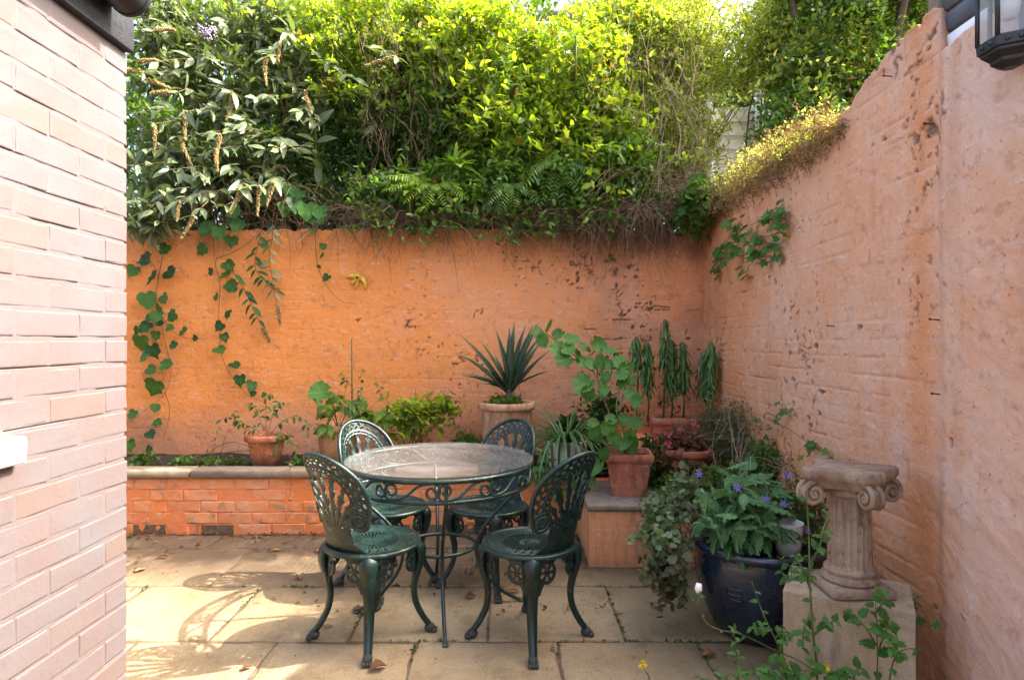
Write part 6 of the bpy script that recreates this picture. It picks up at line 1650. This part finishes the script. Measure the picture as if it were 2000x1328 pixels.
# 7 trough with upright cactus-like spires
b = Vector((W(1318, 830, 4.35).x, 4.40, .62))
trough('window_box', 'long terracotta trough with spire plants in the wall corner', b + Vector((.06, 0, 0)), .44, .17, .12, 'terra_red', 0, .012)
SPL = leaf_mesh(tpl_lance(.16, .25, .25), 'spire')
def spire(label, cols, seed):
    rr = random.Random(seed); x0 = sum(c[0] for c in cols) / len(cols); base = Vector((W(x0, 800, 4.42).x, 4.42, .70)); t = thing('spire_plant', label, 'plant', base, 0, 'spire plants in the corner trough')
    for (px, py0, py1, w) in cols:
        dd = 4.42 + rr.uniform(-.05, .05); a = W(px, py0, dd) - base; e = W(px + rr.uniform(-4, 4), py1, dd) - base; r = w / F * dd * .5
        n = 12; seg = 14; V = []
        for i in range(n):
            t_ = i / (n - 1); rad = .60 * r * (.30 + .70 * math.sin(PI * min(1, .12 + t_ * .80)) ** .8); c = a.lerp(e, t_)
            for q in range(seg):
                an = q * 2 * PI / seg; rr2 = rad * (1 + .22 * math.cos(an * 5 + t_ * 1.5) + rr.uniform(-.25, .25)); V.append((c.x + rr2 * math.cos(an) + .006 * math.sin(t_ * 7), c.y + rr2 * math.sin(an), c.z))
        V += [tuple(a + Vector((0, 0, r * .5))), tuple(e)]
        i = np.arange(n - 1)[:, None]; j = np.arange(seg)[None]; q_ = np.stack([i * seg + j, (i + 1) * seg + j, (i + 1) * seg + (j + 1) % seg, i * seg + (j + 1) % seg], -1).reshape(-1, 4); k = np.arange(seg)
        g = Geo(); g.add(V, [q_, np.stack([np.full(seg, n * seg), k, (k + 1) % seg], -1), np.stack([np.full(seg, n * seg + 1), (n - 1) * seg + (k + 1) % seg, (n - 1) * seg + k], -1)])
        tube(g, [tuple(e), tuple(e + Vector((.01, 0, -.05))), (e.x, e.y, min(e.z - .08, 0.0))], .007, 6); g.build('spire', M['spire'], t)
        for _ in range(90):
            t_ = rr.random() ** .9; an = rr.uniform(PI, 2 * PI) if rr.random() < .75 else rr.uniform(0, PI); rad = r * (.35 + .65 * math.sin(PI * min(1, .12 + t_ * .8))); c = a.lerp(e, t_ * .9)
            put_leaf(SPL, t, (c.x + rad * math.cos(an), c.y + rad * math.sin(an), c.z), (math.cos(an) * .45 + rr.gauss(0, .25), math.sin(an) * .45 + rr.gauss(0, .2), -1 + rr.gauss(0, .25)), (math.cos(an), math.sin(an), .35), rr.uniform(.04, .09), rr.uniform(.9, 1.5))
    return t
spire('slender green spire plant left of the taller group, beside the pelargonium', [(1243, 660, 720, 16), (1262, 672, 772, 25)], 3)
spire('green spire plant with the tallest thin column in the middle of the trough', [(1299, 626, 718, 15), (1310, 668, 778, 26), (1332, 672, 770, 24)], 4)
spire('stout green spire plant rightmost in the trough, nearest the side wall', [(1376, 690, 785, 28), (1389, 672, 770, 26)], 5)
# tangled low growth in the corner
shrub('bronze_leaf_plant', 'reddish and green low leafy plant in front of the corner trough', 'plant', (.98, 4.05, .45), [P6(1330, 870, 4.05, .17, .16, .13), P6(1300, 900, 3.95, .10, .10, .10), P6(1390, 900, 3.95, .16, .14, .10), P6(1360, 930, 3.8, .2, .14, .08)], 190, 7, .055, tpl_outline(lobed(5, .3)), 'redleaf', 75, L=.13, nstem=10, stem_mat='red_stem', stem_r=.003)
shrub('misty_plant', 'wispy grey green plant with fine stems against the corner of the walls', 'plant', (1.22, 4.0, .45), [P6(1410, 830, 4.1, .17, .14, .15), P6(1440, 870, 3.95, .18, .14, .15), P6(1380, 815, 4.2, .10, .1, .08), P6(1470, 900, 3.8, .16, .12, .14)], 420, 9, .022, T_DIA, 'greymist', 76, L=.17, nstem=26, stem_r=.0022, outw=.5, stem_mat='stem')
b = Vector((W(1345, 940, 3.95).x, 4.0, .351)); pr, ri = potprof(.10, .14, .24)
pot('flower_pot', 'terracotta pot half hidden among the reddish leaves by the side wall', 'pot', b, pr, 'terra', .12, .2, 'terracotta pots in the bed', rim=ri)
b = Vector((.93, 3.9, .42)); fl_ = thing('pink_flowers', 'faded pink flower heads low among the leaves beside the pelargonium', 'flowers', b)
for (px, py) in [(1278, 852), (1305, 848), (1305, 866), (1358, 832), (1442, 880)]:
    p = np.array(W(px, py, 3.85) - b); g = Geo(); tube(g, spline([(0, 0, 0), p * .6 + np.array([0, 0, .05]), p], 8), .0018, 4); g.build('stem', M['red_stem'], fl_)
    g = Geo(); r2 = np.random.default_rng(px); n = 26; scatter(g, T_DIA, np.tile(p, (n, 1)), rdir(r2, n), rdir(r2, n), np.full(n, .028), r2.random(n)); g.build('blossom', M['pinkf'], fl_)
for lab, pts in [('pale dry bent stalk leaning from the corner plants', [(1455, 825), (1470, 860), (1478, 885)]), ('thin dry stalk standing by the salmon wall above the blue pot', [(1527, 870), (1535, 910), (1540, 960)]), ('short bleached forked stalk among the misty plant', [(1455, 830), (1442, 850), (1440, 880)])]:
    p0 = W(*pts[0], 3.6); o = thing('dry_stalk', lab, 'stalk', p0); g = Geo(); tube(g, spline([W(*q, 3.6) - p0 for q in pts] + [W(pts[-1][0], 985, 3.6) - p0], 12), .004, 5); tube(g, spline([W(*pts[1], 3.6) - p0, W(pts[1][0] - 14, pts[1][1] - 16, 3.58) - p0], 4), .0025, 4); g.build('stem', M['twig'], o)

shrub('leafy_shrub', 'dark leafy growth crowding behind the square planter and the striped pot', 'shrub', (.62, 4.35, .40),
      [P6(1150, 860, 4.4, .14, .12, .14), P6(1180, 800, 4.5, .12, .1, .14), P6(1290, 930, 3.95, .10, .12, .14), P6(1275, 880, 4.15, .12, .12, .14), P6(1110, 830, 4.5, .12, .1, .12)], 230, 8, .062, tpl_small(.5), 'dark', 91, L=.15, nstem=10, stem_r=.003)
shrub('corner_weeds', 'mixed wild weeds filling the space between the reddish plant and the blue pot', 'weeds', (1.05, 3.45, .36),
      [P6(1330, 960, 3.55, .16, .12, .10), P6(1420, 940, 3.45, .16, .12, .12), P6(1500, 900, 3.5, .14, .10, .16), P6(1290, 985, 3.5, .10, .1, .07)], 240, 8, .045, tpl_small(.45), 'mid', 92, L=.16, nstem=14, stem_r=.0025, stem_mat='stem')
shrub('misty_plant', 'pale feathery grass like plant standing tall against the salmon wall behind the blue pot', 'plant', (1.30, 3.5, .36),
      [P6(1500, 860, 3.7, .10, .12, .20), P6(1440, 820, 3.9, .10, .10, .16), P6(1560, 900, 3.3, .08, .1, .14)], 190, 10, .024, T_DIA, 'greymist', 93, L=.22, nstem=26, stem_r=.002, outw=.4, stem_mat='straw')
# 8 blue glazed pot and its planting
PB = Vector((1.085, 2.76, 0)); 
prof = [(.001, 0), (.155, 0), (.168, .008), (.208, .07), (.243, .15), (.266, .235), (.273, .30), (.268, .352), (.266, .366), (.284, .374), (.292, .386), (.292, .402), (.284, .412), (.268, .412), (.254, .400), (.246, .36), (.2, .2)]
bp = thing('glazed_pot', 'big dark blue glazed pot standing on the paving before the side wall', 'pot', PB)
g = Geo(); lathe(g, prof[:9], 72, wob=.01); g.build('body', M['blue'], bp)
g = Geo(); lathe(g, prof[8:], 72, wob=.01); g.build('rim', M['blue'], bp)
g = Geo(); disc(g, .25, .365, rough=.015); g.build('soil', M['soil'], bp)
g = Geo()
for r_, z_ in ((.2705, .262), (.267, .238), (.259, .214)):         # moulded seal on the belly
    a = np.linspace(R(222), R(235), 7); tube(g, np.stack([(r_ + .001) * np.cos(a), (r_ + .001) * np.sin(a), np.full(7, z_)], -1), .0042, 6)
for an in (222, 235):
    zz = np.linspace(.214, .27, 5); rr_ = np.interp(zz, [.15, .235, .30], [.244, .267, .274]); tube(g, np.stack([rr_ * math.cos(R(an)), rr_ * math.sin(R(an)), zz], -1), .0035, 6)
g.build('moulded_seal', M['blue'], bp)
top = PB + Vector((0, 0, .37))
tips = [(1418, 912, 2.62), (1462, 905, 2.66), (1372, 962, 2.6), (1500, 935, 2.8), (1545, 985, 2.7), (1400, 965, 2.75), (1450, 960, 2.5), (1365, 1005, 2.55), (1500, 985, 2.52), (1530, 950, 2.85), (1440, 1010, 2.46), (1480, 1030, 2.46), (1400, 1030, 2.5)]
stalky('bellflower', 'leafy blue green plant with large pointed leaves filling the blue pot', 'plant', top,
       [[top + Vector(((W(px, py, d).x - PB.x) * .35, (d - PB.y) * .35, -.01)), W(px, py, d) * .5 + (top + Vector((0, 0, .06))) * .5, W(px, py, d)] for px, py, d in tips], L_OV, 12, .175, 41, 'stem', .0042, droop=.12, side=1.2, start=.3, taper=.75, face=.15, ws=1.0)
top2 = PB + Vector((-.16, -.03, .385))
t = shrub('trailing_geranium', 'grey green and bronze lobed foliage trailing over the left side of the blue pot', 'plant', top2, [P6(1290, 1040, 2.75, .13, .14, .07), P6(1320, 1000, 2.85, .12, .13, .08), P6(1310, 1080, 2.7, .11, .11, .07), P6(1345, 960, 2.95, .14, .12, .08), P6(1290, 990, 2.95, .09, .1, .06)], 140, 7, .036, tpl_outline(round_leaf(14, .14)), 'mistleaf', 77, L=.12, nstem=14, stem_r=.0025, droop=.3, stem_mat='red_stem')
shrub('bronze_geranium', 'bronze purple leaves drooping beside the blue pot towards the paving', 'plant', PB + Vector((-.27, -.02, .3)), [P6(1330, 1095, 2.6, .07, .07, .06), P6(1290, 1105, 2.7, .10, .09, .09), P6(1310, 1150, 2.75, .08, .08, .10)], 55, 6, .042, tpl_outline(round_leaf(14, .14)), 'purpleleaf', 78, L=.1, nstem=8, stem_r=.002, droop=.5, stem_mat='red_stem')
vf = thing('violet_flowers', 'small violet star flowers among the bellflower leaves in the blue pot', 'flowers', top)
STAR = Geo()
for k in range(6):
    a = k * PI / 3; ca, sa = math.cos(a), math.sin(a); STAR.add([(0, 0, 0), (.45 * ca - .15 * sa, .45 * sa + .15 * ca, .1), (ca, sa, .0), (.45 * ca + .15 * sa, .45 * sa - .15 * ca, .1)], np.array([(0, 1, 2), (0, 2, 3)]))
STARM = STAR.mesh('flower', M['purple'])
for i, (px, py, d) in enumerate([(1365, 925, 2.6), (1440, 952, 2.5), (1496, 975, 2.5), (1540, 928, 2.6), (1530, 983, 2.55), (1576, 1035, 2.6)]):
    put_leaf(STARM, vf, np.array(W(px, py, d) - top), (1, 0, .2 * math.sin(i)), (.2 * math.cos(i), -1, .5), .021, name='flower')
cup = thing('small_pot', 'small pale grey pot sitting inside the blue pot', 'pot', W(1540, 1046, 2.63))
g = Geo(); lathe(g, [(.001, -.075), (.045, -.075), (.052, -.03), (.058, .052), (.060, .058), (.054, .058), (.050, .02), (.001, .02)], 32); g.build('body', M['column'] if False else M['render'], cup)
gb2 = Geo(); disc(gb2, .05, .03, rough=.004, seg=20); gb2.build('soil', M['soil'], cup)
shrub('feathery_plant', 'feathery dark green plant between the blue pot and the broken column', 'plant', (1.30, 2.75, .38), [P6(1570, 960, 2.85, .07, .08, .10), P6(1590, 1000, 2.8, .07, .08, .09), P6(1560, 1010, 2.75, .07, .07, .07)], 130, 9, .026, T_DIA, 'mid', 79, L=.12, nstem=9, stem_r=.002, outw=.5)

# 9 weeds in the foreground at the lower right
WG = 'tall weeds in front of the stone block'
def P8(x, y): return (1200 + x * .41258, 780 + y * .41258)
def weed(label, stems, per, size, seed, lm=L_WEED, d=1.98, rad=.003, start=.35, flowers=(), side=1.0, droop=.2, cat='weed'):
    p0 = W(*P8(*stems[0][0]), d); p0.z = max(p0.z, 0.0); b = Vector((p0.x, p0.y, 0.0))
    ws_ = []
    for s in stems:
        pts = [W(*P8(x, y), d + .03 * math.sin(i * 1.7 + seed)) for i, (x, y) in enumerate(s)]
        if s[0][1] >= 1300: pts = [Vector((pts[0].x * .97, pts[0].y, 0.0))] + pts
        ws_.append([tuple(p) for p in pts])
    t = stalky('garden_weed', label, cat, b, ws_, lm, per, size * .74, seed, 'stem', rad, droop=droop, start=start, side=side, face=.6)
    for (x, y, s) in flowers:
        g = Geo(); r2 = np.random.default_rng(int(x)); n = 22; a = r2.uniform(0, 2 * PI, n); c = np.array(W(*P8(x, y), d - .005) - b)
        scatter(g, T_DIA, np.tile(c, (n, 1)), np.stack([np.cos(a), -.5 + r2.random(n) * .4, np.sin(a)], -1), np.tile([0, -1, .3], (n, 1)), np.full(n, s), r2.random(n)); g.build('flower', M['yellow'], t)
    return t
weed('tallest thin weed rising in front of the column up to its capital', [[(960, 1330), (940, 1100), (925, 850), (920, 620), (905, 430)], [(925, 780), (970, 700), (990, 610), (1020, 540)], [(930, 900), (890, 800), (850, 740)], [(945, 1110), (1000, 1065), (1060, 1040)], [(935, 1000), (900, 1080), (890, 1180)]], 9, .050, 2, start=.25, rad=.0048)
weed('slender weed with rounded leaves leaning right before the stone block', [[(1240, 1330), (1245, 1150), (1240, 1020), (1235, 950)], [(1245, 1200), (1290, 1080), (1300, 1040)], [(1240, 1160), (1190, 1080), (1140, 1020), (1090, 1000)], [(1235, 1010), (1270, 960), (1260, 940)]], 8, .070, 3, start=.3)
weed('creeping weed with broad leaves at the lower edge left of the stone block', [[(760, 1340), (740, 1290), (730, 1240)], [(800, 1340), (790, 1280), (810, 1240)], [(850, 1340), (900, 1290), (960, 1270)], [(1000, 1340), (1020, 1290), (1100, 1290)], [(1100, 1340), (1120, 1290), (1180, 1270)], [(900, 1340), (870, 1300), (840, 1300)], [(1060, 1340), (1060, 1310), (1040, 1290)]], 8, .072, 4, start=.1, flowers=[(1000, 1268, .016)], d=1.96)
weed('long bent weed with a white bud arching in front of the blue pot', [[(960, 1330), (900, 1250), (750, 1180), (600, 1110), (500, 1090), (430, 1050), (390, 960), (350, 900)], [(600, 1110), (570, 1090), (560, 1080)], [(390, 960), (410, 930), (392, 912)]], 5, .035, 5, L_SM, d=2.05, rad=.0028, start=.3)
weed('small bluish weed with opposite leaves near the bottom edge', [[(585, 1340), (580, 1230), (575, 1150), (565, 1100)], [(580, 1310), (480, 1330), (370, 1310)], [(580, 1300), (660, 1300), (760, 1320)]], 9, .045, 6, L_SM, d=2.02)
weed('weed with mid green leaves before the lower part of the blue pot', [[(820, 1340), (790, 1220), (760, 1130), (720, 1050), (680, 950), (650, 860)], [(760, 1130), (800, 1100), (860, 1110)], [(740, 1080), (690, 1080), (640, 1080)]], 9, .050, 7, L_WEED, d=2.06, start=.15)
weed('weed with paired oval leaves by the lower right corner of the block', [[(1300, 1340), (1330, 1220), (1380, 1180), (1470, 1185)], [(1340, 1230), (1330, 1170), (1320, 1150)]], 7, .055, 8, L_WEED, d=1.86, start=.3, droop=0)
weed('single yellow dandelion like flower on a thin stalk on the paving', [[(165, 1340), (150, 1290), (132, 1255)]], 0, .03, 9, L_SM, d=2.03, flowers=[(132, 1250, .017)], cat='flower')
weed('leafy weed low between the column base and the blue pot', [[(850, 900), (840, 850), (830, 790), (770, 740)], [(850, 900), (870, 830), (930, 790)], [(840, 860), (800, 830), (790, 800)]], 6, .055, 10, L_WEED, d=2.32, start=.2)
wb = bpy.data.objects['garden_weed.003'] if 'garden_weed.003' in bpy.data.objects else None
if wb:
    p = W(*P8(392, 915), 2.05) - wb.location; g = Geo(); tube(g, [p, p + Vector((0.004, 0, .012)), p + Vector((.006, 0, .03))], [.004, .013, .009], 10); g.build('bud', M['white'], wb)

# ------------------------------------------------------------------ small things
orn = thing('bird_ornament', 'small yellow glazed swallow ornament hung on the orange wall', 'ornament', W(697, 547, YB - .018))
def lp(x, y): return ((x - 1415) / 2.857 / F * YB, (420 - y) / 2.857 / F * YB)
def slab(g, pts, t0=-.005, t1=.007, mid=.010):
    P = [lp(*q) for q in pts]; n = len(P); cx = sum(p[0] for p in P) / n; cy = sum(p[1] for p in P) / n
    V = [(x, -t0, y) for x, y in P] + [(cx + (x - cx) * .97, -t1, cy + (y - cy) * .97) for x, y in P] + [(cx, -mid, cy)]
    k = np.arange(n); g.add(V, [np.stack([k, (k + 1) % n, n + (k + 1) % n, n + k], -1), np.stack([n + k, n + (k + 1) % n, np.full(n, 2 * n)], -1)])
g = Geo(); slab(g, [(1400, 378), (1415, 372), (1430, 380), (1436, 400), (1428, 425), (1412, 440), (1400, 430), (1396, 400)], mid=.018); slab(g, [(1412, 432), (1424, 428), (1418, 450), (1408, 478), (1406, 455)]); g.build('body', M['yellow_glaze'], orn)
g = Geo(); slab(g, [(1428, 392), (1445, 392), (1460, 405), (1468, 430), (1470, 462), (1462, 476), (1458, 455), (1446, 430), (1430, 420)]); g.build('wing', M['yellow_glaze'], orn)
g = Geo(); slab(g, [(1400, 384), (1385, 384), (1358, 400), (1356, 408), (1380, 406), (1398, 414)]); g.build('wing', M['yellow_glaze'], orn)
g = Geo(); slab(g, [(1398, 416), (1385, 432), (1372, 440), (1392, 438), (1404, 432)]); g.build('tail', M['yellow_glaze'], orn)
g = Geo(); tube(g, [(lp(1418, 408)[0], -.016, lp(1418, 408)[1]), (lp(1418, 408)[0], -.026, lp(1418, 408)[1])], [.011, .007], 10); g.build('centre', M['iron'], orn)
hs = W(566, 905, 4.10); hd = thing('hanging_string', 'thin string with a dry seed pod hanging down the front of the bed', 'string', hs); g = Geo()
tube(g, spline([(0, .03, .16), (0, 0, .02), (.004, 0, -.10), (0.002, 0, -.235)], 14), .0014, 4); g.build('string', M['twig'], hd)
for zz in (-.01, -.235):
    g = Geo(); tube(g, [(0.002, 0, zz + .012), (.002, 0, zz), (.002, 0, zz - .014)], [.004, .012, .003], 8); g.build('seed_pod', M['dry_leaf'], hd)

# fallen leaves
def curl_leaf(seed):
    rr = random.Random(seed); st = [(0, .04), (.2, .6), (.45, 1), (.7, .8), (.9, .35), (1, 0)]; V = []; w = rr.uniform(.45, .65); c = rr.uniform(.15, .55)
    for x, k in st:
        z = c * .35 * math.sin(x * 3.2) + rr.uniform(-.02, .02)
        V += [(x - .5, -w / 2 * k, z + c * k * .45 + rr.uniform(-.03, .03)), (x - .5, -w / 4 * k, z + c * k * .12), (x - .5, 0, z), (x - .5, w / 4 * k, z + c * k * .12), (x - .5, w / 2 * k, z + c * k * .45 + rr.uniform(-.03, .03))]
    g = Geo(); g.add(V, np.array([(i * 5 + k, i * 5 + 5 + k, i * 5 + 6 + k, i * 5 + 1 + k) for i in range(5) for k in range(4)])); return g.mesh('fallen_leaf', M['dry_leaf'])
CL = [curl_leaf(k) for k in range(6)]
def gp(px, py):
    d = H * F / (py - 664); return (px - 1000) / F * d, d
for k, (px, py, s, rz, lab) in enumerate([
        (738, 1308, .075, 0.6, 'red brown fallen leaf touching the nearest foot of the left chair'), (1000, 1158, .075, .2, 'brown curled leaf lying under the near right chair'),
        (918, 1168, .055, .1, 'greenish yellow fallen leaf between the two near chairs'), (700, 1195, .07, .3, 'dark crumpled leaf under the sunlit chair'), (640, 1225, .05, .2, 'small brown leaf left of the sunlit chair leg'),
        (735, 1075, .06, 0, 'brown leaf on the paving behind the sunlit chair'), (482, 1308, .045, .8, 'small orange brown leaf in the chair shadow at the lower edge'), (318, 1090, .06, .4, 'pale curled leaf on the dirt near the pink wall'),
        (585, 1130, .07, 2, 'brown leaf at the edge of the sun patch'), (735, 1075, .0, 0, ''), (540, 1076, .06, 0.3, 'pale brown leaf cluster on the dirt in front of the bed'), (1385, 1283, .07, .3, 'long thin brown leaf on the paving before the blue pot'),
        (590, 1080, .0, 0, ''), (1275, 1185, .045, 1, 'dark leaf on the damp paving left of the blue pot'), (500, 1050, .05, 2, 'brown leaf lying against the bed front'), (620, 1078, .06, 2.4, 'rusty leaf near the back of the sunlit chair'),
        (275, 1115, .07, 1.2, 'dark leaf close to the corner of the pink wall'), (860, 1095, .04, .5, 'small brown leaf under the middle of the table'), (1080, 1270, .03, .5, 'tiny brown leaf on the flagstone right of the chair'), (390, 1065, .05, 2.2, 'yellowish leaf among the dirt by the bed')]):
    if not lab: continue
    x, y = gp(px, py); o = link('fallen_leaf', CL[k % 6], None, (x, y, .006), label=lab, category='leaf', group='leaves fallen on the paving'); o.rotation_euler = (0.05, 0.08, rz); o.scale = (s, s, s)
def litter(name, label, n, xr, yr, seed, size, z=.003, pw=1.0, mat='litter'):
    rng = np.random.default_rng(seed); g = Geo(); x = rng.uniform(*xr, n); y = yr[1] - (yr[1] - yr[0]) * rng.random(n) ** pw
    keep = fbm(x * 2.5, y * 2.5, seed) > .42; x, y = x[keep], y[keep]; n = len(x)
    P = np.stack([x, y, z + rng.random(n) * .006], -1); a = rng.uniform(0, 2 * PI, n)
    scatter(g, tpl_small(.5, .2, -.2), P, np.stack([np.cos(a), np.sin(a), rng.normal(size=n) * .15], -1), np.tile([0, 0, 1.0], (n, 1)) + rng.normal(size=(n, 3)) * .3, rng.uniform(.3, 1, n) ** 2 * size, rng.random(n))
    o = g.build(name, M[mat], None, kind='stuff', label=label, category='leaf litter')
litter('leaf_litter', 'crumbled brown leaves and crumbs scattered over the paving near the bed', 1700, (-3.0, .5), (2.9, 4.12), 5, .032, pw=2.4)
litter('leaf_litter', 'fine crumbs and bits sprinkled over the flagstones under the chairs', 700, (-1.4, 1.4), (1.9, 3.6), 6, .013)
litter('leaf_litter', 'dead leaves lying on the soil of the raised bed', 700, (-3.2, 1.3), (4.28, 4.76), 7, .05, z=.42)

def joint_moss():
    rng = np.random.default_rng(61); g = Geo(); pts = []
    for ri, (y0, y1) in enumerate(rows):
        for _ in range(150): pts.append((rng.uniform(-2.6, 1.45), y0))
        off = -0.405 if ri % 2 == 0 else -0.11
        for k in range(-5, 5):
            for _ in range(22): pts.append((off + .595 * k, rng.uniform(y0, y1)))
    P = np.array(pts); k = fbm(P[:, 0] * 1.8, P[:, 1] * 1.8, 62) + .10 * (P[:, 0] > .3) + .05 * (P[:, 1] > 3) > .56; P = P[k]; n = len(P) * 5
    P = np.repeat(P, 5, 0) + rng.normal(size=(n, 2)) * .006
    d = rng.normal(size=(n, 3)); d[:, 2] = np.abs(d[:, 2]) * .8 + .15
    scatter(g, T_DIA, np.column_stack([P, np.full(n, -.004)]), d, rdir(rng, n), rng.uniform(.006, .017, n), rng.random(n))
    g.build('joint_moss', M['dark'], patio, kind='stuff')
joint_moss()
# ------------------------------------------------------------------ beyond the garden
nb = thing('neighbour_house', 'pale rendered house glimpsed through the leaves far behind', 'house', (-1.6, 14.0, 2.2))
g = Geo(); box(g, -4.4, 4.4, 0, 5, 0, 6.2); g.build('wall', M['render'], nb)
g = Geo(); box(g, -4.6, 4.6, -.2, 5.2, 6.21, 6.5); g.build('roof', M['slate'], nb)
for k in range(4):
    for z in (0.9, 3.5):
        x = -3.3 + 2.0 * k; g = Geo(); rbox(g, x - .5, x + .5, -.06, .02, z, z + 1.5, .01); w_ = g.build('window', M['white'], nb)
        for sx in (-.24, .24):
            g = Geo(); box(g, x + sx - .2, x + sx + .2, -.07, -.062, z + .1, z + 1.4); g.build('pane', M['dark_glass'], w_)
wf = thing('board_fence', 'sunlit white overlapping board fence seen through the yellow shrub', 'fence', (2.2, 5.9, 2.3))
for k in range(9):
    g = Geo(); V = [(-.55, 0, k * .13), (.55, 0, k * .13), (.55, .02, k * .13 + .14), (-.55, .02, k * .13 + .14), (-.55, .03, k * .13), (.55, .03, k * .13), (.55, .035, k * .13 + .14), (-.55, .035, k * .13 + .14)]
    g.add(V, np.array([(0, 1, 2, 3), (5, 4, 7, 6), (0, 4, 5, 1), (3, 2, 6, 7), (0, 3, 7, 4), (1, 5, 6, 2)])); g.build('board', M['white'], wf, smooth_=False)
for x in (-.35, .12):
    g = Geo(); rbox(g, x - .03, x + .03, -.06, -.004, -.35, 1.32, .005); g.build('post', M['white'], wf)
